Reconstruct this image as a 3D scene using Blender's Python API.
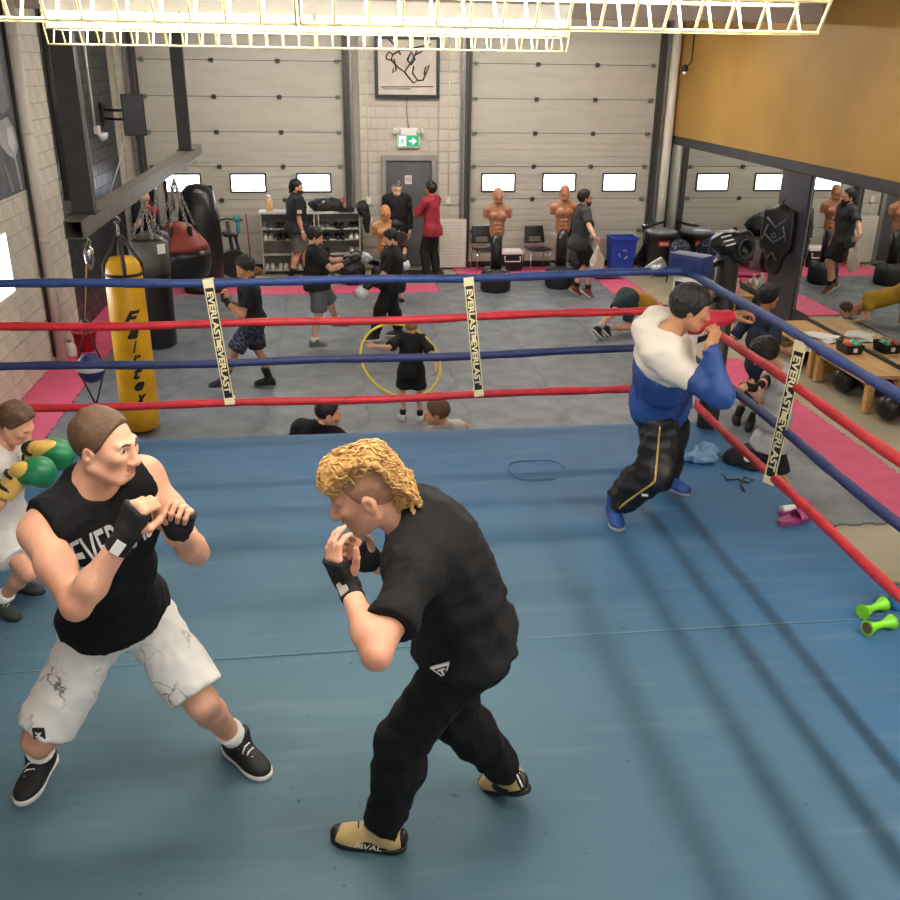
import bpy, bmesh, math, random, time
import numpy as np
from mathutils import Vector, Matrix
from mathutils.bvhtree import BVHTree

T0 = time.time()
random.seed(7)
rng = np.random.default_rng(7)
for o in list(bpy.data.objects):
    bpy.data.objects.remove(o)
SC = bpy.context.scene
COL = SC.collection
PI = math.pi

# ------------------------------------------------------------------ camera
CAM_H = 3.72
PITCH, YAW, ROLL = (math.radians(a) for a in (22.5, 7.3, 0.75))
FPX = 930.0
_fw = np.array([math.sin(YAW) * math.cos(PITCH), math.cos(YAW) * math.cos(PITCH), -math.sin(PITCH)])
_rt = np.array([math.cos(YAW), -math.sin(YAW), 0.0])
_up = np.cross(_rt, _fw)
_r = _rt * math.cos(ROLL) + _up * math.sin(ROLL)
_u = -_rt * math.sin(ROLL) + _up * math.cos(ROLL)
CAM = np.array([0.0, 0.0, CAM_H])
cam_data = bpy.data.cameras.new('camera')
cam = bpy.data.objects.new('camera', cam_data)
COL.objects.link(cam)
M = Matrix(((_r[0], _u[0], -_fw[0], 0), (_r[1], _u[1], -_fw[1], 0), (_r[2], _u[2], -_fw[2], CAM_H), (0, 0, 0, 1)))
cam.matrix_world = M
cam_data.sensor_width = 36.0
cam_data.lens = 36.0 * FPX / 900.0
cam_data.clip_end = 200
SC.camera = cam

# ------------------------------------------------------------------ world, exposure
w = bpy.data.worlds.new('world')
SC.world = w
w.use_nodes = True
w.node_tree.nodes['Background'].inputs[0].default_value = (0.93, 0.96, 1.0, 1)
w.node_tree.nodes['Background'].inputs[1].default_value = 0.5
SC.view_settings.view_transform = 'Standard'
SC.view_settings.look = 'None'
SC.view_settings.exposure = 1.5
SC.view_settings.gamma = 1.0
SC.view_settings.use_curve_mapping = False
TUBE_POWER = 26.0        # emission of the fluorescent tubes
WINDOW_POWER = 3.0       # emission of the daylit window panes


# surveying helpers: a sight line from the camera meets a level, a depth or a side wall
def _ray(px, py):
    return _r * (px - 450) / FPX - _u * (py - 450) / FPX + _fw


def gp(px, py, z=0.0):
    d = _ray(px, py)
    return Vector(CAM + d * (z - CAM_H) / d[2])


def at(px, py, Y):
    d = _ray(px, py)
    return Vector(CAM + d * Y / d[1])


def ax(px, py, X):
    d = _ray(px, py)
    return Vector(CAM + d * X / d[0])


V = Vector
ZUP = Vector((0, 0, 1))


# ------------------------------------------------------------------ objects and tags
def tag(o, label=None, cat=None, group=None, kind=None):
    if label: o['label'] = label
    if cat: o['category'] = cat
    if group: o['group'] = group
    if kind: o['kind'] = kind
    return o


def empty(name, loc, label=None, cat=None, group=None, rz=0.0, kind=None):
    o = bpy.data.objects.new(name, None)
    COL.objects.link(o)
    o.location = loc
    o.rotation_euler = (0, 0, rz)
    o.empty_display_size = 0.1
    return tag(o, label, cat, group, kind)


def link(name, me, mats, parent=None, loc=None, rot=None, world=False):
    """world=True: the mesh is in world coordinates; keep it there under the parent"""
    o = bpy.data.objects.new(name, me)
    COL.objects.link(o)
    if mats is not None and len(me.materials) == 0:
        for m in (mats if isinstance(mats, (list, tuple)) else [mats]):
            me.materials.append(m)
    if parent is not None:
        o.parent = parent
        if world:
            o.matrix_parent_inverse = pmat(parent).inverted()
    if loc is not None: o.location = loc
    if rot is not None: o.rotation_euler = rot
    return o


def pmat(o):
    m = Matrix.LocRotScale(o.location, o.rotation_euler, o.scale)
    return pmat(o.parent) @ o.matrix_parent_inverse @ m if o.parent else m


def copy_tree(o, parent=None):
    c = o.copy()
    COL.objects.link(c)
    if parent is not None: c.parent = parent
    for ch in [x for x in bpy.data.objects if x.parent == o]:
        copy_tree(ch, c)
    return c


# ------------------------------------------------------------------ mesh builder
class MB:
    def __init__(s):
        s.bm = bmesh.new()

    def box(s, c, size, rot=None, bevel=0.0, mi=0):
        m = Matrix.Translation(c) @ (rot.to_4x4() if rot is not None else Matrix()) @ Matrix.Diagonal((size[0], size[1], size[2], 1))
        r = bmesh.ops.create_cube(s.bm, size=1.0, matrix=m)
        vs = r['verts']
        fs = list({f for v in vs for f in v.link_faces})
        for f in fs: f.material_index = mi
        if bevel > 0:
            es = list({e for v in vs for e in v.link_edges})
            rr = bmesh.ops.bevel(s.bm, geom=es, offset=bevel, segments=2, affect='EDGES', profile=0.7)
            for f in rr['faces']: f.material_index = mi
        return s

    def bx(s, x0, x1, y0, y1, z0, z1, bevel=0.0, mi=0):
        return s.box(((x0 + x1) / 2, (y0 + y1) / 2, (z0 + z1) / 2), (abs(x1 - x0), abs(y1 - y0), abs(z1 - z0)), None, bevel, mi)

    def tube(s, pts, r, seg=10, cap=True, mi=0, closed=False, flat=None):
        pts = [Vector(p) for p in pts]
        n = len(pts)
        rs = r if isinstance(r, (list, tuple)) else [r] * n
        rings = []
        prev = None
        for i, p in enumerate(pts):
            if closed:
                t = pts[(i + 1) % n] - pts[i - 1]
            else:
                t = pts[min(i + 1, n - 1)] - pts[max(i - 1, 0)]
            t.normalize()
            if prev is None:
                a = Vector((0, 0, 1)) if abs(t.z) < 0.9 else Vector((1, 0, 0))
                nx = t.cross(a).normalized()
            else:
                nx = (prev - t * prev.dot(t)).normalized()
            prev = nx
            ny = t.cross(nx)
            ring = []
            for k in range(seg):
                an = 2 * PI * k / seg
                ring.append(s.bm.verts.new(p + nx * (rs[i] * math.cos(an)) + ny * (rs[i] * (flat or 1.0) * math.sin(an))))
            rings.append(ring)
        last = n if closed else n - 1
        for i in range(last):
            a, b = rings[i], rings[(i + 1) % n]
            for k in range(seg):
                f = s.bm.faces.new((a[k], a[(k + 1) % seg], b[(k + 1) % seg], b[k]))
                f.smooth = True
                f.material_index = mi
        if cap and not closed:
            f = s.bm.faces.new(rings[0][::-1]); f.material_index = mi
            f = s.bm.faces.new(rings[-1]); f.material_index = mi
        return s

    def lathe(s, prof, c=(0, 0, 0), seg=20, mi=0, sx=1.0, sy=1.0, cap=True):
        c = Vector(c)
        rings = []
        for r, z in prof:
            rings.append([s.bm.verts.new(c + Vector((r * sx * math.cos(2 * PI * k / seg), r * sy * math.sin(2 * PI * k / seg), z))) for k in range(seg)])
        for i in range(len(rings) - 1):
            a, b = rings[i], rings[i + 1]
            for k in range(seg):
                f = s.bm.faces.new((a[k], a[(k + 1) % seg], b[(k + 1) % seg], b[k]))
                f.smooth = True
                f.material_index = mi
        if cap:
            f = s.bm.faces.new(rings[0][::-1]); f.material_index = mi
            f = s.bm.faces.new(rings[-1]); f.material_index = mi
        return s

    def prism(s, poly, z0, z1, mi=0, mat=None):
        """extrude a 2-D outline (x, y) from z0 to z1; mat maps it into place"""
        mat = mat or Matrix()
        a = [s.bm.verts.new(mat @ Vector((x, y, z0))) for x, y in poly]
        b = [s.bm.verts.new(mat @ Vector((x, y, z1))) for x, y in poly]
        n = len(poly)
        fs = [s.bm.faces.new(a[::-1]), s.bm.faces.new(b)]
        for i in range(n):
            fs.append(s.bm.faces.new((a[i], a[(i + 1) % n], b[(i + 1) % n], b[i])))
        for f in fs: f.material_index = mi
        return s

    def quad(s, pts, mi=0):
        f = s.bm.faces.new([s.bm.verts.new(p) for p in pts])
        f.material_index = mi
        return s

    def grid(s, fn, nu, nv, mi=0, smooth=True):
        vs = [[s.bm.verts.new(fn(i / nu, j / nv)) for j in range(nv + 1)] for i in range(nu + 1)]
        for i in range(nu):
            for j in range(nv):
                f = s.bm.faces.new((vs[i][j], vs[i + 1][j], vs[i + 1][j + 1], vs[i][j + 1]))
                f.smooth = smooth
                f.material_index = mi
        return s

    def mesh(s, name='m', recalc=True):
        if recalc: bmesh.ops.recalc_face_normals(s.bm, faces=s.bm.faces)
        me = bpy.data.meshes.new(name)
        s.bm.to_mesh(me)
        s.bm.free()
        return me

    def build(s, name, mats, parent=None, loc=None, rot=None, world=False, recalc=True):
        return link(name, s.mesh(name, recalc), mats, parent, loc, rot, world)


def rotz(a): return Matrix.Rotation(a, 3, 'Z')


def frame3(xd, yd, zd):
    return Matrix((xd, yd, zd)).transposed()


# ------------------------------------------------------------------ materials
def lin(c):
    if isinstance(c, str):
        c = [int(c[i:i + 2], 16) / 255 for i in (1, 3, 5)]
    return tuple(((x / 12.92) if x <= 0.04045 else ((x + 0.055) / 1.055) ** 2.4) for x in c) + (1.0,)


MATS = {}


def mat(name, c, rough=0.6, c2=None, scale=8.0, detail=4.0, lo=0.35, hi=0.7, bump=0.0, bscale=None, metal=0.0, spec=0.5,
        emit=None, estr=0.0, stretch=None, coat=0.0, sheen=0.0, trans=0.0, alpha=1.0, rough2=None, coords='Object', sss=0.0):
    if name in MATS: return MATS[name]
    m = bpy.data.materials.new(name)
    m.use_nodes = True
    nt = m.node_tree
    b = nt.nodes['Principled BSDF']
    b.inputs['Base Color'].default_value = lin(c)
    b.inputs['Roughness'].default_value = rough
    b.inputs['Metallic'].default_value = metal
    b.inputs['Specular IOR Level'].default_value = spec
    if coat: b.inputs['Coat Weight'].default_value = coat
    if sheen:
        b.inputs['Sheen Weight'].default_value = sheen
        b.inputs['Sheen Roughness'].default_value = 0.5
    if trans: b.inputs['Transmission Weight'].default_value = trans
    if alpha < 1: b.inputs['Alpha'].default_value = alpha
    if sss:
        b.inputs['Subsurface Weight'].default_value = sss
        b.inputs['Subsurface Radius'].default_value = (0.012, 0.005, 0.003)
        b.inputs['Subsurface Scale'].default_value = 1.0
    if emit is not None:
        b.inputs['Emission Color'].default_value = lin(emit)
        b.inputs['Emission Strength'].default_value = estr
    if c2 is not None or bump > 0 or rough2 is not None:
        tc = nt.nodes.new('ShaderNodeTexCoord')
        vec = tc.outputs[coords]
        if stretch:
            mp = nt.nodes.new('ShaderNodeMapping')
            mp.inputs['Scale'].default_value = stretch
            nt.links.new(vec, mp.inputs[0])
            vec = mp.outputs[0]
        n = nt.nodes.new('ShaderNodeTexNoise')
        n.inputs['Scale'].default_value = scale
        n.inputs['Detail'].default_value = detail
        nt.links.new(vec, n.inputs['Vector'])
        if c2 is not None:
            r = nt.nodes.new('ShaderNodeValToRGB')
            r.color_ramp.elements[0].position = lo
            r.color_ramp.elements[1].position = hi
            r.color_ramp.elements[0].color = lin(c)
            r.color_ramp.elements[1].color = lin(c2)
            nt.links.new(n.outputs['Fac'], r.inputs[0])
            nt.links.new(r.outputs[0], b.inputs['Base Color'])
        if rough2 is not None:
            mr = nt.nodes.new('ShaderNodeMapRange')
            mr.inputs[1].default_value = lo
            mr.inputs[2].default_value = hi
            mr.inputs[3].default_value = rough
            mr.inputs[4].default_value = rough2
            nt.links.new(n.outputs['Fac'], mr.inputs[0])
            nt.links.new(mr.outputs[0], b.inputs['Roughness'])
        if bump > 0:
            n2 = n
            if bscale:
                n2 = nt.nodes.new('ShaderNodeTexNoise')
                n2.inputs['Scale'].default_value = bscale
                n2.inputs['Detail'].default_value = 3
                nt.links.new(vec, n2.inputs['Vector'])
            bp = nt.nodes.new('ShaderNodeBump')
            bp.inputs['Strength'].default_value = bump
            bp.inputs['Distance'].default_value = 0.02
            nt.links.new(n2.outputs['Fac'], bp.inputs['Height'])
            nt.links.new(bp.outputs[0], b.inputs['Normal'])
    MATS[name] = m
    return m


def emis(name, c, strength):
    if name in MATS: return MATS[name]
    m = bpy.data.materials.new(name)
    m.use_nodes = True
    nt = m.node_tree
    nt.nodes.clear()
    e = nt.nodes.new('ShaderNodeEmission')
    e.inputs[0].default_value = lin(c)
    e.inputs[1].default_value = strength
    o = nt.nodes.new('ShaderNodeOutputMaterial')
    nt.links.new(e.outputs[0], o.inputs[0])
    MATS[name] = m
    return m


# ------------------------------------------------------------------ lettering laid on a surface
def text_polys(txt, size=1.0, shear=0.0, bold=0.0, spacing=1.0):
    cu = bpy.data.curves.new('txt', 'FONT')
    cu.body = txt
    cu.size = size
    cu.shear = shear
    cu.offset = bold
    cu.space_character = spacing
    cu.align_x = 'CENTER'
    cu.align_y = 'CENTER'
    cu.resolution_u = 3
    o = bpy.data.objects.new('txt', cu)
    COL.objects.link(o)
    dg = bpy.context.evaluated_depsgraph_get()
    me = bpy.data.meshes.new_from_object(o.evaluated_get(dg))
    bpy.data.objects.remove(o)
    bpy.data.curves.remove(cu)
    return me


def lettering(name, txt, parent, material, origin, xd, yd, width, height, target=None, out=0.003, depth=0.3, shear=0.0, bold=0.0,
              spacing=1.0, cut=None, me=None, label=None):
    """flat print: glyph shapes scaled to width x height, placed at origin along xd, yd and laid on the target object"""
    me = me or text_polys(txt, 1.0, shear, bold, spacing)
    xd = Vector(xd).normalized(); yd = Vector(yd).normalized()
    nd = xd.cross(yd).normalized()
    bm = bmesh.new()
    bm.from_mesh(me)
    xs = [v.co.x for v in bm.verts]; ys = [v.co.y for v in bm.verts]
    cx, cy = (min(xs) + max(xs)) / 2, (min(ys) + max(ys)) / 2
    sx, sy = width / (max(xs) - min(xs)), height / (max(ys) - min(ys))
    bmesh.ops.triangulate(bm, faces=bm.faces)
    if target is not None:
        n = cut or 10
        for i in range(1, n):
            x = min(xs) + (max(xs) - min(xs)) * i / n
            bmesh.ops.bisect_plane(bm, geom=bm.verts[:] + bm.edges[:] + bm.faces[:], plane_co=(x, 0, 0), plane_no=(1, 0, 0))
        for i in range(1, 5):
            y = min(ys) + (max(ys) - min(ys)) * i / 5
            bmesh.ops.bisect_plane(bm, geom=bm.verts[:] + bm.edges[:] + bm.faces[:], plane_co=(0, y, 0), plane_no=(0, 1, 0))
    tree = None
    if target is not None:
        tm = pmat(target)
        vv = [tm @ v.co for v in target.data.vertices]
        tree = BVHTree.FromPolygons(vv, [list(p.vertices) for p in target.data.polygons])
    dead = []
    for v in bm.verts:
        p = Vector(origin) + xd * ((v.co.x - cx) * sx) + yd * ((v.co.y - cy) * sy)
        if tree is not None:
            h = tree.ray_cast(p + nd * depth, -nd, depth * 2.5)
            if h[0] is not None:
                p = h[0] + nd * out
            else:
                dead.append(v)
        else:
            p = p + nd * out
        v.co = p
    if dead: bmesh.ops.delete(bm, geom=dead, context='VERTS')
    for f in bm.faces:
        if f.normal.dot(nd) < 0: f.normal_flip()
    m2 = bpy.data.meshes.new(name)
    bm.to_mesh(m2)
    bm.free()
    o = link(name, m2, material, parent, world=True)
    if label: o['label'] = label
    return o


# ------------------------------------------------------------------ smooth bodies: blended rounded shapes, skinned on a fine lattice
def A3(v): return np.array((v[0], v[1], v[2]), dtype=np.float32)


class SDF:
    def __init__(s):
        s.p = []
        s.cuts = []
        s.noise = None

    def rc(s, a, b, ra, rb=None, k=0.03):
        rb = ra if rb is None else rb
        a, b = A3(a), A3(b)
        R = max(ra, rb)
        s.p.append(('rc', (a, b, ra, rb), np.minimum(a, b) - R, np.maximum(a, b) + R, k, 1))
        return s

    def ell(s, c, axes, r, k=0.03, sub=False):
        c = A3(c)
        if axes is None: axes = (V((1, 0, 0)), V((0, 1, 0)), V((0, 0, 1)))
        R = np.array([A3(a) for a in axes])
        ext = np.sqrt(((R * np.array(r, dtype=np.float32)[:, None]) ** 2).sum(0))
        s.p.append(('ell', (c, R, np.array(r, dtype=np.float32)), c - ext, c + ext, k, -1 if sub else 1))
        return s

    def box(s, c, axes, half, rad=0.01, k=0.02, sub=False):
        c = A3(c)
        if axes is None: axes = (V((1, 0, 0)), V((0, 1, 0)), V((0, 0, 1)))
        R = np.array([A3(a) for a in axes])
        h = np.array(half, dtype=np.float32)
        ext = (np.abs(R) * h[:, None]).sum(0)
        s.p.append(('box', (c, R, h, rad), c - ext, c + ext, k, -1 if sub else 1))
        return s

    def cut(s, p, n, k=0.0):
        s.cuts.append((A3(p), A3(Vector(n).normalized()), k))
        return s

    def verts(s, h):
        add = [q for q in s.p if q[5] > 0]
        lo = np.min([q[2] for q in add], 0) - 4 * h - 0.02
        hi = np.max([q[3] for q in add], 0) + 4 * h + 0.02
        lo = np.floor(lo / h) * h
        n = np.ceil((hi - lo) / h).astype(int) + 1
        D = np.full(n, 0.08, dtype=np.float32)
        g = [(lo[i] + h * np.arange(n[i])).astype(np.float32) for i in range(3)]
        for kind, pr, l, u, k, sg in s.p:
            pad = max(k, 0.03) + 2 * h
            i0 = np.maximum(np.floor((l - pad - lo) / h).astype(int), 0)
            i1 = np.minimum(np.ceil((u + pad - lo) / h).astype(int) + 1, n)
            if np.any(i1 <= i0): continue
            X = g[0][i0[0]:i1[0], None, None]; Y = g[1][None, i0[1]:i1[1], None]; Z = g[2][None, None, i0[2]:i1[2]]
            if kind == 'rc':
                a, b, ra, rb = pr
                ba = b - a
                L2 = float(ba @ ba) + 1e-9
                x, y, z = X - a[0], Y - a[1], Z - a[2]
                t = np.clip((x * ba[0] + y * ba[1] + z * ba[2]) / L2, 0, 1)
                d = np.sqrt((x - t * ba[0]) ** 2 + (y - t * ba[1]) ** 2 + (z - t * ba[2]) ** 2) - (ra + t * (rb - ra))
            else:
                c, R = pr[0], pr[1]
                x, y, z = X - c[0], Y - c[1], Z - c[2]
                q = [x * R[i][0] + y * R[i][1] + z * R[i][2] for i in range(3)]
                if kind == 'ell':
                    r = pr[2]
                    k0 = np.sqrt((q[0] / r[0]) ** 2 + (q[1] / r[1]) ** 2 + (q[2] / r[2]) ** 2)
                    k1 = np.sqrt((q[0] / r[0] ** 2) ** 2 + (q[1] / r[1] ** 2) ** 2 + (q[2] / r[2] ** 2) ** 2) + 1e-6
                    d = k0 * (k0 - 1) / k1
                    d = np.where(k0 < 0.2, -float(min(r)), d)
                else:
                    hh, rad = pr[2], pr[3]
                    e = [np.abs(q[i]) - hh[i] + rad for i in range(3)]
                    d = np.sqrt(np.maximum(e[0], 0) ** 2 + np.maximum(e[1], 0) ** 2 + np.maximum(e[2], 0) ** 2) \
                        + np.minimum(np.maximum(e[0], np.maximum(e[1], e[2])), 0) - rad
            sl = (slice(i0[0], i1[0]), slice(i0[1], i1[1]), slice(i0[2], i1[2]))
            o = D[sl]
            if sg > 0:
                hb = np.maximum(k - np.abs(o - d), 0) / max(k, 1e-6)
                D[sl] = np.minimum(o, d) - hb * hb * k * 0.25
            else:
                d = -d
                hb = np.maximum(k - np.abs(o - d), 0) / max(k, 1e-6)
                D[sl] = np.maximum(o, d) + hb * hb * k * 0.25
        X = g[0][:, None, None]; Y = g[1][None, :, None]; Z = g[2][None, None, :]
        if s.noise is not None:
            I = np.nonzero(np.abs(D) < 0.03)
            D[I] += s.noise(g[0][I[0]], g[1][I[1]], g[2][I[2]]).astype(np.float32)
        for p, nn, k in s.cuts:
            d = (X - p[0]) * nn[0] + (Y - p[1]) * nn[1] + (Z - p[2]) * nn[2]
            if k > 0:
                hb = np.maximum(k - np.abs(D - d), 0) / k
                D = np.maximum(D, d) + hb * hb * k * 0.25
            else:
                D = np.maximum(D, d)
        return surfnet(D, lo, h)


def surfnet(D, lo, h):
    S = D < 0
    c = np.zeros(np.array(D.shape) - 1, dtype=np.int8)
    offs = [(i, j, k) for i in (0, 1) for j in (0, 1) for k in (0, 1)]
    sh = c.shape
    for i, j, k in offs:
        c += S[i:i + sh[0], j:j + sh[1], k:k + sh[2]]
    m = (c > 0) & (c < 8)
    cells = np.argwhere(m)
    idx = np.full(sh, -1, dtype=np.int32)
    idx[m] = np.arange(len(cells))
    acc = np.zeros((len(cells), 3)); cnt = np.zeros(len(cells))
    for o1 in offs:
        for ax_ in range(3):
            if o1[ax_] == 1: continue
            o2 = list(o1); o2[ax_] = 1
            a = D[cells[:, 0] + o1[0], cells[:, 1] + o1[1], cells[:, 2] + o1[2]]
            b = D[cells[:, 0] + o2[0], cells[:, 1] + o2[1], cells[:, 2] + o2[2]]
            cr = (a < 0) != (b < 0)
            t = np.where(cr, a / (a - b + 1e-12), 0)
            pt = np.array(o1, dtype=float)[None, :].repeat(len(cells), 0)
            pt[:, ax_] += t
            acc[cr] += pt[cr]
            cnt[cr] += 1
    v = (cells + acc / np.maximum(cnt, 1)[:, None]) * h + lo
    quads = []
    for ax_ in range(3):
        a = [slice(None)] * 3; b = [slice(None)] * 3
        a[ax_] = slice(0, -1); b[ax_] = slice(1, None)
        sa, sb = S[tuple(a)], S[tuple(b)]
        e = np.argwhere(sa != sb)
        u, w_ = [(1, 2), (2, 0), (0, 1)][ax_]
        ok = (e[:, u] > 0) & (e[:, w_] > 0) & (e[:, u] < sh[u]) & (e[:, w_] < sh[w_])
        e = e[ok]
        flip = sb[tuple(e.T)]
        def cell(du, dw):
            q = e.copy(); q[:, u] += du; q[:, w_] += dw
            return idx[tuple(q.T)]
        Q = np.stack([cell(-1, -1), cell(0, -1), cell(0, 0), cell(-1, 0)], 1)
        Q[flip] = Q[flip][:, ::-1]
        quads.append(Q)
    Q = np.concatenate(quads)
    Q = Q[(Q >= 0).all(1)]
    # two light smoothing passes take the lattice out of the surface
    for lam in (0.5, 0.35):
        src = np.concatenate([Q[:, i] for i in range(4)] * 2)
        dst = np.concatenate([Q[:, (i + 1) % 4] for i in range(4)] + [Q[:, i - 1] for i in range(4)])
        n = np.bincount(src, minlength=len(v))
        sm = np.stack([np.bincount(src, weights=v[dst, j], minlength=len(v)) for j in range(3)], 1)
        v = v + lam * (sm / np.maximum(n, 1)[:, None] - v)
    return v, Q


def np_mesh(name, parts):
    """parts: list of (verts, quads) joined into one mesh"""
    vs, qs, off = [], [], 0
    for v, q in parts:
        vs.append(v); qs.append(q + off); off += len(v)
    v = np.concatenate(vs); q = np.concatenate(qs)
    me = bpy.data.meshes.new(name)
    me.vertices.add(len(v))
    me.vertices.foreach_set('co', v.astype(np.float32).ravel())
    me.loops.add(len(q) * 4)
    me.loops.foreach_set('vertex_index', q.astype(np.int32).ravel())
    me.polygons.add(len(q))
    me.polygons.foreach_set('loop_start', np.arange(len(q), dtype=np.int32) * 4)
    me.polygons.foreach_set('use_smooth', np.ones(len(q), dtype=bool))
    me.update(calc_edges=True)
    return me


def sdf_obj(name, sdf, h, material, parent, world=True):
    parts = [s.verts(hh) for s, hh in sdf] if isinstance(sdf, list) else [sdf.verts(h)]
    return link(name, np_mesh(name, parts), material, parent, world=world)


def wrinkle(amp, scale, seed=0, stretch=(1, 1, 1)):
    """creases: warped ridges of several sizes"""
    r = np.random.default_rng(seed)
    ws = []
    for i in range(6):
        d = r.normal(size=3) * np.array(stretch)
        sc = scale * r.uniform(0.35, 1.3)
        d = d / np.linalg.norm(d) * sc
        e = r.normal(size=3); e = e / np.linalg.norm(e) * sc * 0.55
        ws.append((d, e, r.uniform(0, 6.28), scale * 0.6 / sc))
    def f(X, Y, Z):
        t = 0
        for d, e, ph, a in ws:
            t = t + a * (np.abs(np.sin(X * d[0] + Y * d[1] + Z * d[2] + ph + 1.7 * np.sin(X * e[0] + Y * e[1] + Z * e[2] + ph * 2))) - 0.64)
        return t * (amp / 1.4)
    return f
# ================================================================== the hall
XL, XR, YB, YF, ZC = -3.72, 6.62, 18.34, -4.5, 4.62
ZR = 1.07                                    # top of the ring canvas

M_conc = mat('floor_concrete', '#b5ad93', 0.42, '#a39a80', scale=1.6, detail=6, bump=0.03, bscale=40, rough2=0.55)
M_mat = mat('mat_rubber', '#55575a', 0.5, '#47494c', scale=2.2, detail=7, bump=0.10, bscale=160, rough2=0.62, lo=0.3, hi=0.75, coords='Generated')
M_mat = mat('mat_dark', '#7a8086', 0.30, '#686e74', scale=3.0, detail=8, bump=0.08, bscale=120, rough2=0.6, lo=0.3, hi=0.72)
M_pink = mat('mat_pink', '#df5f83', 0.55, '#d25378', scale=4, detail=5, bump=0.05, bscale=140)
M_white_block = mat('block_white', '#d9d3c4', 0.6, '#cdc6b5', scale=5, detail=6, bump=0.12, bscale=60)
M_cream_block = mat('block_cream', '#c2bcae', 0.6, '#b7b0a2', scale=5, detail=6, bump=0.12, bscale=60)
M_black_block = mat('block_black', '#3a3a3f', 0.38, '#303035', scale=5, detail=6, bump=0.12, bscale=60)
M_mortar_w = mat('mortar_white', '#b5ad9e', 0.8)
M_mortar_b = mat('mortar_black', '#242428', 0.7)
M_ochre = mat('wall_ochre', '#b58d45', 0.62, '#aa833d', scale=1.2, detail=5, bump=0.05, bscale=50)
M_blackpaint = mat('paint_black', '#2c2b2f', 0.5, '#363539', scale=3, detail=5, bump=0.04, bscale=40)
M_ceil = mat('ceiling_paint', '#b8ada3', 0.8, '#aca198', scale=2)
M_beam = mat('roof_beam', '#b3a49a', 0.6)
M_panel = mat('door_panel', '#b9b5a9', 0.5, '#b0aca0', scale=1.5, detail=5, stretch=(1, 1, 6), bump=0.02)
M_darksteel = mat('steel_dark', '#4a4644', 0.45, '#3c3937', scale=10, metal=0.3)
M_galv = mat('steel_galvanised', '#8d8a86', 0.4, '#77746f', scale=14, metal=0.6)
M_blacksteel = mat('steel_black', '#35322f', 0.5, '#2b2927', scale=8)
M_pipe = mat('pipe_white', '#d8d2c4', 0.45)
M_mirror = mat('mirror_glass', '#d9dedb', 0.012, metal=1.0)
M_pane = emis('window_daylight', '#f4f8ff', WINDOW_POWER)
M_frame_dark = mat('window_frame_dark', '#2b2c2d', 0.5)
M_black = mat('black_plastic', '#121212', 0.42)
M_rubber = mat('black_rubber', '#1c1c1d', 0.6)
M_leather = mat('black_leather', '#171719', 0.33, '#111113', scale=12, bump=0.06)
M_chrome = mat('chrome', '#c9c9c9', 0.18, metal=1.0)
M_chain = mat('chain_steel', '#9a9894', 0.3, metal=0.9)
M_white = mat('white_plastic', '#e2e0da', 0.45)
M_wood = mat('bench_wood', '#c9a065', 0.5, '#b5884d', scale=3, detail=6, stretch=(12, 1.2, 12), bump=0.03)
M_ink = mat('ink_black', '#121212', 0.6)

# ---- floor and mats
floor = MB().bx(XL - 0.2, XR + 0.2, YF, YB + 0.3, -0.2, -0.02).build('floor', M_conc)
tag(floor, 'beige sealed concrete floor with dark and pink foam mats', kind='structure')


def jig(w, d, tooth=0.10, amp=0.011, gap=0.0015, t=0.02):
    """foam tile with interlocking toothed edges, centred on the origin, top at z = 0"""
    nx, ny = max(2, round(w / tooth)), max(2, round(d / tooth))
    def side(n, L):
        pts = []
        for i in range(n):
            a, b = L * i / n, L * (i + 1) / n
            e = amp if i % 2 else -amp
            if i in (0, n - 1): e = 0
            pts += [(a + 0.002, e), (b - 0.002, e)]
        return pts
    poly = []
    for x, e in side(nx, w): poly.append((x - w / 2, -d / 2 + e + gap))
    for y, e in side(ny, d): poly.append((w / 2 + e - gap, y - d / 2))
    for x, e in side(nx, w)[::-1]: poly.append((x - w / 2, d / 2 + e - gap))
    for y, e in side(ny, d)[::-1]: poly.append((-w / 2 + e + gap, y - d / 2))
    q = [poly[0]]
    for p in poly[1:]:
        if (p[0] - q[-1][0]) ** 2 + (p[1] - q[-1][1]) ** 2 > 1e-7: q.append(p)
    mb = MB()
    mb.prism(q, -t, 0)
    return mb.mesh('mat_tile')


def tiles(me, m, x0, y0, w, d, nx, ny, name):
    if not me.materials: me.materials.append(m)
    for i in range(nx):
        for j in range(ny):
            o = link(name, me, None, floor, loc=(x0 + (i + 0.5) * w, y0 + (j + 0.5) * d, 0))


dw, dd = 8.02 / 7, 9.32 / 8
me_dark = jig(dw, dd, 0.12)
tiles(me_dark, M_mat, -3.10, 6.88, dw, dd, 7, 8, 'dark_mat_tile')
pw = 0.62
me_pink = jig(pw, pw, 0.062)
tiles(me_pink, M_pink, -3.72, 6.9, pw, pw, 1, 15, 'pink_mat_tile')
tiles(me_pink, M_pink, -3.10, 16.2, pw, pw, 8, 1, 'pink_mat_tile')
tiles(me_pink, M_pink, 1.86 + 0.5, 17.02, pw, pw, 5, 2, 'pink_mat_tile')
tiles(me_pink, M_pink, 4.92, 6.9, pw, pw, 1, 8, 'pink_mat_tile')
tiles(me_pink, M_pink, 4.92, 12.06 + 2.02, pw, pw, 1, 5, 'pink_mat_tile')
me_d2 = jig(6.78 / 6, 0.82, 0.12)
tiles(me_d2, M_mat, 1.86, 16.2, 3.06 / 3, 0.82, 3, 1, 'dark_mat_tile') if False else None
me_d3 = jig(3.06 / 3, 0.80, 0.12)
tiles(me_d3, M_mat, 1.86, 16.21, 3.06 / 3, 0.80, 3, 1, 'dark_mat_tile')

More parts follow.
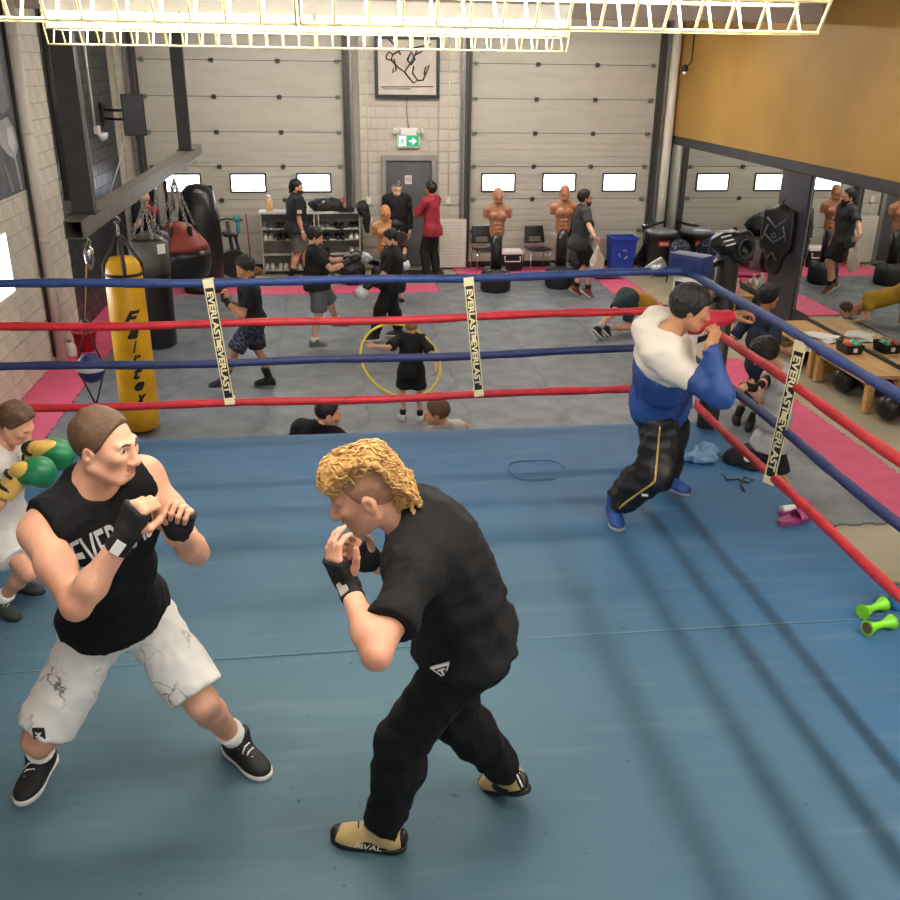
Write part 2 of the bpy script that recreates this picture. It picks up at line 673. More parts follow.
# ---- left wall: painted concrete blocks
wl = MB().bx(XL - 0.25, XL - 0.012, YF, 13.86, -0.02, ZC).bx(XL - 0.25, XL - 0.012, 17.86, YB + 0.3, -0.02, ZC).bx(XL - 0.25, XL - 0.012, 13.86, 17.86, -0.02, ZC, mi=1)
wall_left = wl.build('wall_left', [M_mortar_w, M_mortar_b])
tag(wall_left, 'painted concrete block side wall, white with a black section', kind='structure')


def block_mesh(L, name, m):
    me = MB().bx(-0.012, 0.012, -L / 2, L / 2, -0.095, 0.095, bevel=0.004).mesh(name)
    me.materials.append(m)
    return me


BLK = {}
cand = []
for c in range(23):
    z = 0.10 + c * 0.2
    yv = 9.6 + z * 0.62
    y = 9.4 + (0.2 if c % 2 else 0.0)
    while y < YB - 0.05:
        sec = 'w' if y + 0.2 < 13.86 else ('b' if y + 0.2 < 17.86 else 'c')
        a, b = y, y + 0.39
        for lim in (13.86, 17.86, YB):
            if a < lim - 0.02 and b > lim: b = lim - 0.004
        if b > yv: cand.append((z, a, b, 'w' if (a + b) / 2 < 13.86 else ('b' if (a + b) / 2 < 17.86 else 'c')))
        if b < y + 0.39 and b < YB - 0.02 and y + 0.39 - b > 0.03:
            a2 = b + 0.008
            cand.append((z, a2, y + 0.39, 'w' if a2 < 13.86 else ('b' if a2 < 17.86 else 'c')))
        y += 0.40
cand.sort(key=lambda t: (t[1]))
mm = {'w': M_white_block, 'b': M_black_block, 'c': M_cream_block}
rest = {}
for i, (z, a, b, k) in enumerate(cand):
    L = round(b - a, 3)
    if i < 295:
        key = (L, k)
        if key not in BLK: BLK[key] = block_mesh(L, 'block', mm[k])
        link('block', BLK[key], None, wall_left, loc=(XL - 0.012, (a + b) / 2, z))
    else:
        rest.setdefault(k, MB()).bx(XL - 0.024, XL, a, b, z - 0.095, z + 0.095)
for k, mb in rest.items():
    tag(mb.build('far_blocks', mm[k], wall_left), kind='stuff')

# left window, conduit and pipes on the left wall
win = MB().bx(XL - 0.02, XL + 0.03, 9.2, 11.30, 1.17, 1.95)
win.bx(XL - 0.03, XL + 0.034, 9.26, 11.24, 1.23, 1.89, mi=1)
wo = win.build('window_1', [M_pipe, M_pane])
tag(wo, 'daylit window low in the white block wall', kind='structure')


def wall_tube(name, pts, r, m, parent=None, seg=10):
    return MB().tube(pts, r, seg).build(name, m, parent)


def vpipe(name, px, py, X, r, z0, z1, m, parent, seg=10):
    p = ax(px, py, X)
    return MB().tube([(X, p.y, z0), (X, p.y, z1)], r, seg).build(name, m, parent)


tr = empty('trim_1', (XL, 12.5, 0), 'white downpipe and dark conduit running up the white block wall', kind='structure')
tr_l = V((XL, 12.5, 0))


def under(name, mb, m, parent):
    return mb.build(name, m, parent, world=True)


y1 = ax(50, 290, XL + 0.06).y
under('downpipe', MB().tube([(XL + 0.07, y1, 0), (XL + 0.07, y1, ZC)], 0.075, 14), M_pipe, tr)
for z in (0.5, 1.6, 2.9, 4.0):
    under('bracket', MB().lathe([(0.083, -0.03), (0.083, 0.03)], (XL + 0.07, y1, z), 14), M_pipe, tr)
y2 = ax(48, 290, XL + 0.02).y - 0.18
under('conduit', MB().tube([(XL + 0.03, y2, 0.1), (XL + 0.03, y2, ZC)], 0.022, 8), M_blacksteel, tr)
tr2 = empty('trim_2', (XL, 15.5, 0), 'steel uprights and conduits on the black block wall', kind='structure')
for px, py, r, z0, m in ((64, 100, 0.02, 1.9, M_pipe), (79, 100, 0.06, 1.9, M_galv), (90, 90, 0.018, 2.75, M_pipe), (48, 60, 0.05, 1.9, M_blacksteel)):
    y = ax(px, py, XL + 0.06).y
    under('conduit', MB().tube([(XL + 0.06, y, z0), (XL + 0.06, y, ZC)], r, 10), m, tr2)
pj = ax(97, 130, XL + 0.05)
under('junction_box', MB().box(pj, (0.08, 0.14, 0.12), bevel=0.01), M_pipe, tr2)
for dy in (-0.09, 0.1):
    under('spotlight_head', MB().lathe([(0.03, -0.06), (0.06, 0.0), (0.065, 0.05), (0.03, 0.055)], (pj.x + 0.08, pj.y + dy, pj.z - 0.1), 12), M_white, tr2)

# ---- back wall with two sectional doors
YP = YB          # face of the masonry
wb = MB()
GD1 = (-3.36, 0.30)
GD2 = (2.64, 6.24)
ZT = 4.40
wb.bx(XL - 0.2, GD1[0], YP + 0.01, YP + 0.3, -0.02, ZC)
wb.bx(GD1[1], GD2[0], YP + 0.05, YP + 0.3, -0.02, ZC)
wb.bx(GD2[1], XR + 0.2, YP + 0.01, YP + 0.3, -0.02, ZC)
wb.bx(XL, XR, YP + 0.01, YP + 0.3, ZT, ZC)
wall_back = wb.build('wall_back', M_mortar_w)
tag(wall_back, 'cream block end wall between two overhead doors', kind='structure')
BW = {}


def back_block(x0, x1, z, y=YP):
    L = round(x1 - x0, 3)
    if L < 0.03: return
    if L not in BW:
        BW[L] = MB().bx(-L / 2, L / 2, -0.012, 0.012, -0.095, 0.095, bevel=0.004).mesh('block')
        BW[L].materials.append(M_cream_block)
    link('block', BW[L], None, wall_back, loc=((x0 + x1) / 2, y, z))


DR = (1.02, 1.96)      # steel door opening
for c in range(22):
    z = 0.10 + 0.2 * c
    for x0, x1 in ((GD1[1] + 0.28, 0.88), (0.88, 2.06), (2.06, GD2[0] - 0.04)):
        y = YP + (0.05 if x0 == 0.88 else 0.0)
        x = x0 - (0.2 if c % 2 else 0.0)
        while x < x1 - 0.02:
            a, b = max(x, x0), min(x + 0.395, x1)
            x += 0.40
            if z < 2.12 and b > DR[0] - 0.06 and a < DR[1] + 0.06:
                if a < DR[0] - 0.08: back_block(a, DR[0] - 0.06, z, y)
                if b > DR[1] + 0.08: back_block(DR[1] + 0.06, b, z, y)
                continue
            back_block(a, b, z, y)
for c in range(22):
    z = 0.10 + 0.2 * c
    back_block(XL + 0.01, GD1[0] - 0.12, z)
    back_block(GD2[1] + 0.16, XR - 0.005, z)


def overhead_door(name, gx, wins, label, n):
    root = empty(name, ((gx[0] + gx[1]) / 2, YP + 0.1, 0), label, kind='structure')
    W = gx[1] - gx[0]
    z = 0.09
    k = 0
    while z < ZT - 0.02:
        z1 = min(z + 0.605, ZT)
        p = MB()
        p.bx(gx[0], gx[1], YP + 0.08, YP + 0.13, z + 0.006, z1)
        h = z1 - z
        for t in (0.2, 0.4, 0.6, 0.8):           # pressed ribs
            p.bx(gx[0] + 0.02, gx[1] - 0.02, YP + 0.066, YP + 0.09, z + h * t - 0.048, z + h * t + 0.048)
        po = under('door_panel', p, M_panel, root)
        if k == 2:
            for (a, b) in wins:
                w0, w1, za, zb = a, b, 1.47, 1.77
                f = MB()
                f.bx(w0 - 0.025, w1 + 0.025, YP + 0.045, YP + 0.082, za - 0.03, za + 0.005, bevel=0.006)
                f.bx(w0 - 0.025, w1 + 0.025, YP + 0.045, YP + 0.082, zb - 0.005, zb + 0.03, bevel=0.006)
                f.bx(w0 - 0.03, w0 + 0.005, YP + 0.045, YP + 0.082, za - 0.02, zb + 0.02, bevel=0.006)
                f.bx(w1 - 0.005, w1 + 0.03, YP + 0.045, YP + 0.082, za - 0.02, zb + 0.02, bevel=0.006)
                fo = under('window_frame', f, M_frame_dark, root)
                under('window_pane', MB().bx(w0, w1, YP + 0.058, YP + 0.066, za, zb), M_pane, fo)
        if z > 0.1:
            for t in n:
                x = gx[0] + W * t
                hg = MB().bx(x - 0.035, x + 0.035, YP + 0.045, YP + 0.08, z - 0.045, z + 0.035, bevel=0.006)
                hg.tube([(x - 0.045, YP + 0.045, z), (x + 0.045, YP + 0.045, z)], 0.016, 8)
                under('hinge', hg, M_galv if t in (n[0], n[-1]) else M_darksteel, root)
        z += 0.61
        k += 1
    under('backing', MB().bx(gx[0], gx[1], YP + 0.135, YP + 0.16, 0.0, ZT), M_darksteel, root)
    under('floor_seal', MB().bx(gx[0], gx[1], YP + 0.07, YP + 0.13, -0.02, 0.09), M_rubber, root)
    for sx, s in ((gx[0], -1), (gx[1], 1)):
        t = MB()
        t.bx(sx - 0.015, sx + 0.03 * 1, YP - 0.02, YP + 0.02, 0, ZC - 0.1)
        t.bx(sx + s * 0.03, sx + s * 0.09, YP - 0.05, YP - 0.01, 0.05, ZC - 0.1)
        under('track', t, M_darksteel, root)
        under('track_angle', MB().bx(sx + s * 0.11, sx + s * 0.17, YP - 0.03, YP + 0.0, 0.05, ZC - 0.1).bx(sx + s * 0.16, sx + s * 0.172, YP - 0.09, YP, 0.05, ZC - 0.1), M_galv, root)
    return root


def wx(px): return at(px, 184, YP + 0.06).x


overhead_door('door_1', GD1, [(wx(165), wx(200)), (wx(231.5), wx(265)), (wx(298), wx(330))], 'cream sectional overhead door behind the shoe shelves', (0.03, 0.36, 0.68, 0.97))
overhead_door('door_2', GD2, [(wx(482.5), wx(514)), (wx(543.5), wx(574.5)), (wx(603.5), wx(634.5))], 'cream sectional overhead door behind the torso dummies', (0.03, 0.355, 0.67, 0.97))

# corner downpipe at the right
tr3 = empty('trim_3', (6.47, YP - 0.1, 0), 'white corner pipe beside the right overhead door', kind='structure')
under('downpipe', MB().tube([(6.50, YP - 0.09, 0), (6.50, YP - 0.09, ZC)], 0.085, 16), M_pipe, tr3)
# conduits beside the steel door
tr4 = empty('trim_4', (1.5, YP, 0), 'thin conduits and switch boxes beside the steel door', kind='structure')
for x in (at(367, 120, YP).x, at(449, 120, YP).x):
    under('conduit', MB().tube([(x, YP - 0.02, 1.35), (x, YP - 0.02, ZC)], 0.012, 6), M_pipe, tr4)
    under('switch_box', MB().box((x, YP - 0.03, 1.3), (0.08, 0.05, 0.13), bevel=0.006), M_white, tr4)
under('switch_box', MB().box((0.72, YP - 0.02, 0.93), (0.12, 0.03, 0.12), bevel=0.006), M_white, tr4)

# ---- steel exit door
dr = empty('door_3', ((DR[0] + DR[1]) / 2, YP + 0.05, 0), 'grey steel exit door', kind='structure')
M_doorgrey = mat('door_grey', '#5e5f61', 0.45, '#56575a', scale=3)
M_doorframe = mat('door_frame_grey', '#8d8a85', 0.5)
under('door_leaf', MB().bx(DR[0] + 0.04, DR[1] - 0.04, YP + 0.02, YP + 0.06, 0.02, 2.03, bevel=0.004), M_doorgrey, dr)
f = MB().bx(DR[0] - 0.05, DR[0] + 0.035, YP - 0.03, YP + 0.08, 0, 2.12).bx(DR[1] - 0.035, DR[1] + 0.05, YP - 0.03, YP + 0.08, 0, 2.12).bx(DR[0] + 0.035, DR[1] - 0.035, YP - 0.03, YP + 0.08, 2.035, 2.12)
under('door_frame', f, M_doorframe, dr)
under('kick_plate', MB().bx(DR[0] + 0.07, DR[1] - 0.07, YP + 0.01, YP + 0.02, 0.06, 0.24), mat('kick_plate', '#7d7d7d', 0.3, metal=0.7), dr)
hb = MB().bx(DR[1] - 0.28, DR[1] - 0.1, YP - 0.0, YP + 0.02, 1.0, 1.08, bevel=0.006).tube([(DR[1] - 0.26, YP - 0.03, 1.04), (DR[1] - 0.12, YP - 0.03, 1.04)], 0.018, 8)
under('push_handle', hb, M_galv, dr)
ns = MB().bx(1.415, 1.545, YP + 0.008, YP + 0.018, 1.60, 1.76)
nso = under('notice', ns, mat('notice_white', '#e4e0da', 0.6), dr)
bm_ = MB()
bm_.tube([(1.48 + 0.042 * math.cos(a), YP + 0.006, 1.69 + 0.042 * math.sin(a)) for a in [i * PI / 10 for i in range(20)]], 0.006, 6, closed=True)
bm_.tube([(1.455, YP + 0.006, 1.715), (1.505, YP + 0.006, 1.665)], 0.005, 6)
under('prohibition_mark', bm_, mat('sign_red', '#b02a2a', 0.5), nso)
under('mark', MB().bx(1.46, 1.50, YP + 0.003, YP + 0.007, 1.685, 1.695), M_ink, nso)

# exit sign
es = empty('exit_sign', (1.49, YP - 0.02, 2.3), 'small green running-man exit sign with two lamp heads above steel door', 'sign')
SG = mat('exit_green', '#1f9d6b', 0.5, emit='#2fbf85', estr=0.12)
sx0, sx1, sz0, sz1 = 1.27, 1.70, 2.27, 2.52
under('housing', MB().bx(sx0, sx1, YP - 0.04, YP + 0.03, sz0, sz1, bevel=0.01).bx(sx0 - 0.07, sx1 + 0.07, YP - 0.03, YP + 0.04, 2.50, 2.62, bevel=0.02), M_white, es)
under('sign_face', MB().bx(sx0 + 0.02, sx1 - 0.02, YP - 0.046, YP - 0.041, sz0 + 0.02, sz1 - 0.03), SG, es)
SW = mat('exit_white', '#f0f5f0', 0.5, emit='#ffffff', estr=0.15)
under('pictogram_field', MB().bx(sx0 + 0.03, sx0 + 0.17, YP - 0.05, YP - 0.047, sz0 + 0.03, sz1 - 0.04), SW, es)
run = MB()
cx, cz, yy = sx0 + 0.10, 2.385, YP - 0.053
for pts, r in (([(0.01, 0.055), (0.012, 0.056)], 0.014), ([(0.0, 0.035), (-0.012, -0.01)], 0.013), ([(-0.012, -0.01), (0.02, -0.03), (0.005, -0.065)], 0.008), ([(-0.012, -0.01), (-0.025, -0.045), (-0.05, -0.055)], 0.008), ([(0.0, 0.03), (0.035, 0.01)], 0.006), ([(0.0, 0.03), (-0.04, 0.015)], 0.006)):
    run.tube([(cx + a, yy, cz + b) for a, b in pts], r, 6)
under('running_figure', run, SG, es)
arr = MB()
axx = sx1 - 0.13
arr.prism([(-0.075, -0.017), (0.0, -0.017), (-0.03, -0.055), (0.0, -0.055), (0.07, 0.0), (0.0, 0.055), (-0.03, 0.055), (0.0, 0.017), (-0.075, 0.017)], 0, 0.004,
          mat=Matrix(((1, 0, 0, axx), (0, 0, -1, YP - 0.047), (0, 1, 0, 2.385), (0, 0, 0, 1))))
under('arrow', arr, SW, es)
for s in (-1, 1):
    c = V((1.485 + s * 0.20, YP - 0.06, 2.57))
    lm = MB(); lm.lathe([(0.02, -0.05), (0.05, -0.02), (0.055, 0.03), (0.03, 0.035)], (0, 0, 0), 12)
    me = lm.mesh('lamp_head'); me.transform(Matrix.Translation(c) @ Matrix.Rotation(s * 0.6, 4, 'Y') @ Matrix.Rotation(1.9, 4, 'X'))
    link('lamp_head', me, M_pipe, es, world=True)
under('cable', MB().tube([(1.49, YP, 2.62), (1.47, YP - 0.01, 2.75), (1.455, YP - 0.01, 2.9), (1.455, YP, 3.15)], 0.01, 6), M_doorframe, es)

# framed ink drawing above the door
fx0, fx1, fz0 = at(375, 98, YP).x, at(439, 98, YP).x, at(400, 98, YP).z
fr = empty('framed_drawing', ((fx0 + fx1) / 2, YP, fz0), 'black framed ink drawing hung above the steel door', 'picture')
fz1 = fz0 + 1.05
yf = YP - 0.06
for a, b, c, d in ((fx0, fx1, fz0, fz0 + 0.06), (fx0, fx1, fz1 - 0.06, fz1), (fx0, fx0 + 0.06, fz0 + 0.06, fz1 - 0.06), (fx1 - 0.06, fx1, fz0 + 0.06, fz1 - 0.06)):
    under('frame_bar', MB().bx(a, b, yf - 0.03, yf + 0.03, c, d, bevel=0.005), M_black, fr)
pap = under('paper', MB().bx(fx0 + 0.05, fx1 - 0.05, yf, yf + 0.02, fz0 + 0.05, fz1 - 0.05), mat('drawing_paper', '#c9c1b4', 0.6, '#b9b1a4', scale=3), fr)
ik_ = MB()
fw_ = fx1 - fx0


def inkline(pts, r=0.016):
    ik_.tube([(fx0 + fw_ * a, yf - 0.004, fz0 + fw_ * b) for a, b in pts], r, 6, flat=1.0)


# loose generic ink strokes: two figures tumbling
inkline([(0.18, 0.60), (0.22, 0.66), (0.28, 0.62), (0.25, 0.54), (0.18, 0.56), (0.18, 0.60)])
inkline([(0.28, 0.62), (0.42, 0.70), (0.60, 0.72), (0.80, 0.76)])
inkline([(0.26, 0.54), (0.36, 0.44), (0.46, 0.38), (0.55, 0.50), (0.62, 0.62), (0.66, 0.72)])
inkline([(0.30, 0.56), (0.33, 0.40), (0.27, 0.36), (0.29, 0.43)])
inkline([(0.46, 0.38), (0.52, 0.30), (0.60, 0.22), (0.66, 0.26), (0.58, 0.36), (0.60, 0.46)])
inkline([(0.66, 0.26), (0.74, 0.26), (0.80, 0.38), (0.84, 0.48), (0.78, 0.44), (0.76, 0.34)])
inkline([(0.62, 0.62), (0.70, 0.66), (0.86, 0.78)])
inkline([(0.50, 0.55), (0.56, 0.66), (0.62, 0.56), (0.56, 0.48), (0.50, 0.55)], 0.02)
inkline([(0.40, 0.62), (0.36, 0.70), (0.22, 0.84)])
inkline([(0.10, 0.16), (0.9, 0.17)], 0.008)
inkline([(0.12, 0.13), (0.55, 0.135)], 0.006)
under('ink_strokes', ik_, mat('ink_brown', '#3a322c', 0.7), pap)

# whiteboard sheet leaning by the right door
wbx0, wbx1 = at(439.5, 240, YP - 0.1).x, at(466, 240, YP - 0.1).x
wbd = empty('whiteboard', ((wbx0 + wbx1) / 2, YP - 0.1, 0), 'small whiteboard with faint handwriting leaning by the overhead door', 'whiteboard')
zz0, zz1 = 0.02, at(450, 219, YP - 0.1).z
under('board', MB().bx(wbx0, wbx1, YP - 0.12, YP - 0.10, zz0, zz1, bevel=0.004), mat('board_white', '#d6d2c6', 0.4), wbd)
scr = MB()
rr = random.Random(3)
for i in range(16):
    scr = MB()
    z = zz1 - 0.07 - i * 0.055
    x = wbx0 + 0.05
    pl_ = []
    while x < wbx1 - 0.08:
        pl_.append((x, YP - 0.122, z + rr.uniform(-.014, .014)))
        x += rr.uniform(0.012, 0.03)
    under('handwriting', scr.tube(pl_, 0.003, 4), mat('marker_grey', '#a7a49b', 0.7), wbd)

# ---- right wall: ochre above, black band, mirrors, black plinth
wr = MB().bx(XR, XR + 0.25, YF, YB + 0.3, 2.51, ZC)
wr.bx(XR + 0.0, XR + 0.25, YF, YB + 0.3, -0.02, 2.51, mi=1)
wall_right = wr.build('wall_right', [M_ochre, M_blackpaint])
tag(wall_right, 'ochre side wall with black lower half and mirrors', kind='structure')
band = MB().bx(XR - 0.02, XR + 0.0, YF, YB, 2.37, 2.51, bevel=0.004)
tag(band.build('trim_5', M_blackpaint), 'black band capping the mirrors on the ochre wall', kind='structure')
under('pilaster', MB().bx(XR - 0.05, XR, 12.55, 13.42, 0.0, 2.37, bevel=0.004), M_blackpaint, wall_right)
M_silver = mat('mirror_edge', '#c8ccc8', 0.25, metal=0.8)
for i, (a, b) in enumerate(((13.44, 18.20), (7.0, 12.53))):
    mo = MB().bx(XR - 0.012, XR - 0.002, a, b, 0.50, 2.355).build('mirror', M_mirror)
    tag(mo, ('tall wall mirror between the corner pipe and the black pilaster', 'long wall mirror behind the wooden benches')[i], 'mirror')
    for y in (a, b):
        under('edge_strip', MB().bx(XR - 0.016, XR - 0.0, y - 0.012, y + 0.012, 0.47, 2.37), M_silver, mo)
under('plinth', MB().bx(XR - 0.03, XR, YF, YB - 0.2, 0.0, 0.49, bevel=0.004), M_blackpaint, wall_right)
# little ceiling-hung spotlight on the ochre wall
sp = empty('wall_spotlight', (XR - 0.1, 17.9, 3.3), 'small black spotlight on a cable by the ochre wall corner', 'spotlight')
pS = ax(686, 68, XR - 0.12)
under('cable', MB().tube([(XR - 0.03, pS.y, ZC), (XR - 0.03, pS.y, pS.z + 0.1), (XR - 0.1, pS.y, pS.z + 0.04)], 0.012, 6), M_black, sp)
under('lamp_head', MB().lathe([(0.02, 0.06), (0.05, 0.03), (0.06, -0.03), (0.045, -0.06)], (XR - 0.14, pS.y, pS.z), 12), M_black, sp)
under('bulb', MB().lathe([(0.035, -0.05), (0.04, -0.09), (0.02, -0.12)], (XR - 0.14, pS.y, pS.z), 12), M_white, sp)

# ---- ceiling and beams
ce = MB().bx(XL - 0.2, XR + 0.2, YF, YB + 0.3, ZC, ZC + 0.2).build('ceiling', M_ceil)
tag(ce, 'pale painted ceiling', kind='structure')
for y in (13.15, 8.8, 2.0):
    b = MB().bx(XL, XR, y - 0.11, y + 0.11, 4.30 if y > 10 else 4.42, ZC)
    bo = b.build('trim_6' if y > 10 else 'trim_7', M_beam)
    tag(bo, 'pale roof beam crossing the hall', kind='structure')

# ---- fluorescent lights
M_tube = emis('tube_light', '#fff8ee', TUBE_POWER)
M_tube_hall = emis('tube_light_hall', '#fff8ee', TUBE_POWER * 0.6)
M_tube_back = emis('tube_light_back', '#fff8ee', TUBE_POWER * 1.15)
M_tube_side = emis('tube_light_side', '#fff8ee', TUBE_POWER * 1.7)
M_cage = mat('cage_wire', '#e8d9a0', 0.4)
M_housing = mat('lamp_housing', '#e6e2d8', 0.5)


def strip_light(name, x0, x1, y, z, label, group, cage=True, along='x', segs=2, mt=None):
    root = empty(name, ((x0 + x1) / 2, y, z), label, 'light', group)
    if along == 'y': root.rotation_euler = (0, 0, PI / 2)
    L = x1 - x0
    def U(nm, mb, m, par=None): return mb.build(nm, m, par or root)
    U('housing', MB().bx(-L / 2, L / 2, -0.075, 0.075, 0.06, 0.13, bevel=0.006), M_housing)
    sl = L / segs
    for i in range(segs):
        a = -L / 2 + i * sl + 0.03; b = a + sl - 0.06
        for yy in (-0.04, 0.04):
            U('tube', MB().tube([(a, yy, 0.025), (b, yy, 0.025)], 0.026, 10), mt or M_tube)
        for e in (a - 0.012, b + 0.012):
            U('lamp_holder', MB().box((e, 0, 0.03), (0.022, 0.12, 0.07), bevel=0.004), M_housing)
    if cage:
        for i in range(segs):
            a = -L / 2 + i * sl + 0.005; b = a + sl - 0.01
            c = MB()
            sec = [(-0.10, 0.07), (-0.085, -0.01), (-0.045, -0.075), (0.045, -0.075), (0.085, -0.01), (0.10, 0.07)]
            for yy, zz in sec[1:-1]:
                c.tube([(a, yy, zz), (b, yy, zz)], 0.0042, 6)
            n = 16
            for k in range(n + 1):
                x = a + (b - a) * k / n
                c.tube([(x, yy, zz) for yy, zz in sec], 0.0034, 6)
            U('wire_guard', c, M_cage)
    for x in (-L * 0.3, L * 0.3):
        U('hanger', MB().tube([(x, 0, 0.12), (x, 0, ZC - z)], 0.006, 6), M_galv)
    return root


G_L = 'caged strip lights over the ring'
pA0, pA1 = at(48, 30, 4.85), at(566, 40, 4.85)
strip_light('strip_light', pA0.x, pA1.x, 4.85, 3.86, 'caged fluorescent strip light hung above the far half of the ring', None)
pB1 = at(815, 5, 2.33)
strip_light('strip_light', pB1.x - 2.44, pB1.x, 2.33, 3.875, 'caged fluorescent strip light hung close above the boxers', None)
for x, y, al, lb in ((-1.5, 9.6, 'x', 'ceiling strip light over the heavy bags'), (2.6, 9.6, 'x', 'ceiling strip light over the hoop and mats'), (5.0, 9.4, 'x', 'ceiling strip light over the wooden benches'),
                     (-1.4, 15.4, 'x', 'ceiling strip light near the shoe shelves'), (1.6, 15.4, 'x', 'ceiling strip light before the steel door'), (4.4, 15.4, 'x', 'ceiling strip light before the torso dummies')):
    strip_light('strip_light', x - 1.22, x + 1.22, y, 4.40, lb, None, cage=False, mt=M_tube_hall if y < 12 else M_tube_back)
for y in (0.3, 2.6):
    strip_light('strip_light', 4.15 - 1.0, 4.15 + 1.0, y, 4.10, 'strip light beside the ring, over the beige floor', 'strip lights beside the ring', cage=False, along='y', mt=M_tube_side)
# ================================================================== people
def ik(a, t, l1, l2, pole):
    a, t = V(a), V(t)
    d = t - a
    L = d.length
    if L > (l1 + l2) * 0.995:
        if L > (l1 + l2) * 1.06: print('   reach', round(L, 2), round(l1 + l2, 2))
        L2 = (l1 + l2) * 0.995
        t = a + d * (L2 / L); d = t - a; L = L2
    if L < abs(l1 - l2) + 0.02:
        L = abs(l1 - l2) + 0.02
    u = d.normalized()
    p = V(pole)
    p = p - u * p.dot(u)
    p = p.normalized() if p.length > 1e-4 else u.orthogonal().normalized()
    x = (l1 * l1 - l2 * l2 + L * L) / (2 * L)
    y = math.sqrt(max(l1 * l1 - x * x, 0))
    return a + u * x + p * y, t


def yaw(deg):
    """facing: 0 = away from the camera (+Y), 90 = to the right (+X), 180 = towards the camera"""
    a = math.radians(deg)
    return V((math.sin(a), math.cos(a), 0))


SKIN = dict(
    fair=mat('skin_fair', '#d9a689', 0.5, '#c98d70', scale=9, sss=0.06, spec=0.35),
    pale=mat('skin_pale', '#dcae93', 0.5, '#cf997d', scale=9, sss=0.06, spec=0.35),
    tan=mat('skin_tan', '#c08a66', 0.48, '#b07a58', scale=9, sss=0.05, spec=0.35),
)
M_EYE = mat('eye_white', '#c9beb4', 0.3)
M_IRIS = mat('eye_iris', '#2a1d14', 0.2)
M_LIP = mat('lips', '#a8604f', 0.5)


def hand_sdf(S, w, d, n, side, curl, q, thumb=0.5, spread=0.0, fat=1.0):
    """w wrist, d finger direction, n direction the palm faces, side: direction of the thumb"""
    w, d = V(w), V(d).normalized()
    n = (V(n) - d * V(n).dot(d)).normalized()
    s = d.cross(n)
    if s.dot(V(side)) < 0: s = -s
    r = 0.0093 * q * fat
    offs = (0.030, 0.010, -0.010, -0.028)
    plen = (0.090, 0.094, 0.089, 0.080)
    fl = ((0.043, 0.026, 0.021), (0.048, 0.030, 0.022), (0.044, 0.028, 0.022), (0.034, 0.021, 0.019))
    S.rc(w - d * 0.03 * q, w + d * 0.02 * q, 0.027 * q * fat, 0.026 * q * fat, 0.02)
    for i in range(4):
        kn = w + d * (plen[i] * q) + s * (offs[i] * q)
        S.rc(w + d * 0.012 * q + s * (offs[i] * 0.6 * q), kn, 0.0135 * q * fat, 0.0115 * q * fat, 0.014)
        c = curl[i] if isinstance(curl, (list, tuple)) else curl
        dd = (d + s * spread * offs[i] * 10).normalized()
        p = kn
        ang = 0
        for j, (ln, f) in enumerate(zip(fl[i], (0.8, 1.0, 0.75))):
            ang += c * f
            dj = dd * math.cos(ang) + n * math.sin(ang)
            p2 = p + dj * (ln * q)
            S.rc(p, p2, r * (1.05 - 0.08 * j), r * (0.98 - 0.1 * j), 0.004)
            p = p2
    t0 = w + d * 0.022 * q + s * 0.022 * q + n * 0.006 * q
    d1 = (d * 0.62 + s * 0.62 + n * 0.35).normalized()
    t1 = t0 + d1 * 0.045 * q
    d2 = (d * 0.75 + s * (0.45 - thumb * 0.7) + n * (0.2 + thumb * 0.8)).normalized()
    t2 = t1 + d2 * 0.034 * q
    d3 = (d * (0.75 - thumb * 0.4) + s * (0.25 - thumb * 0.9) + n * (0.2 + thumb * 0.5)).normalized()
    t3 = t2 + d3 * 0.028 * q
    S.rc(t0, t1, 0.0165 * q * fat, 0.0125 * q * fat, 0.014)
    S.rc(t1, t2, 0.0118 * q * fat, 0.0105 * q * fat, 0.004)
    S.rc(t2, t3, 0.0105 * q * fat, 0.0085 * q * fat, 0.004)


def head_frame(look, upv):
    f = V(look).normalized()
    u = V(upv)
    u = (u - f * u.dot(f)).normalized()
    s = f.cross(u)          # the person's right
    return s, f, u


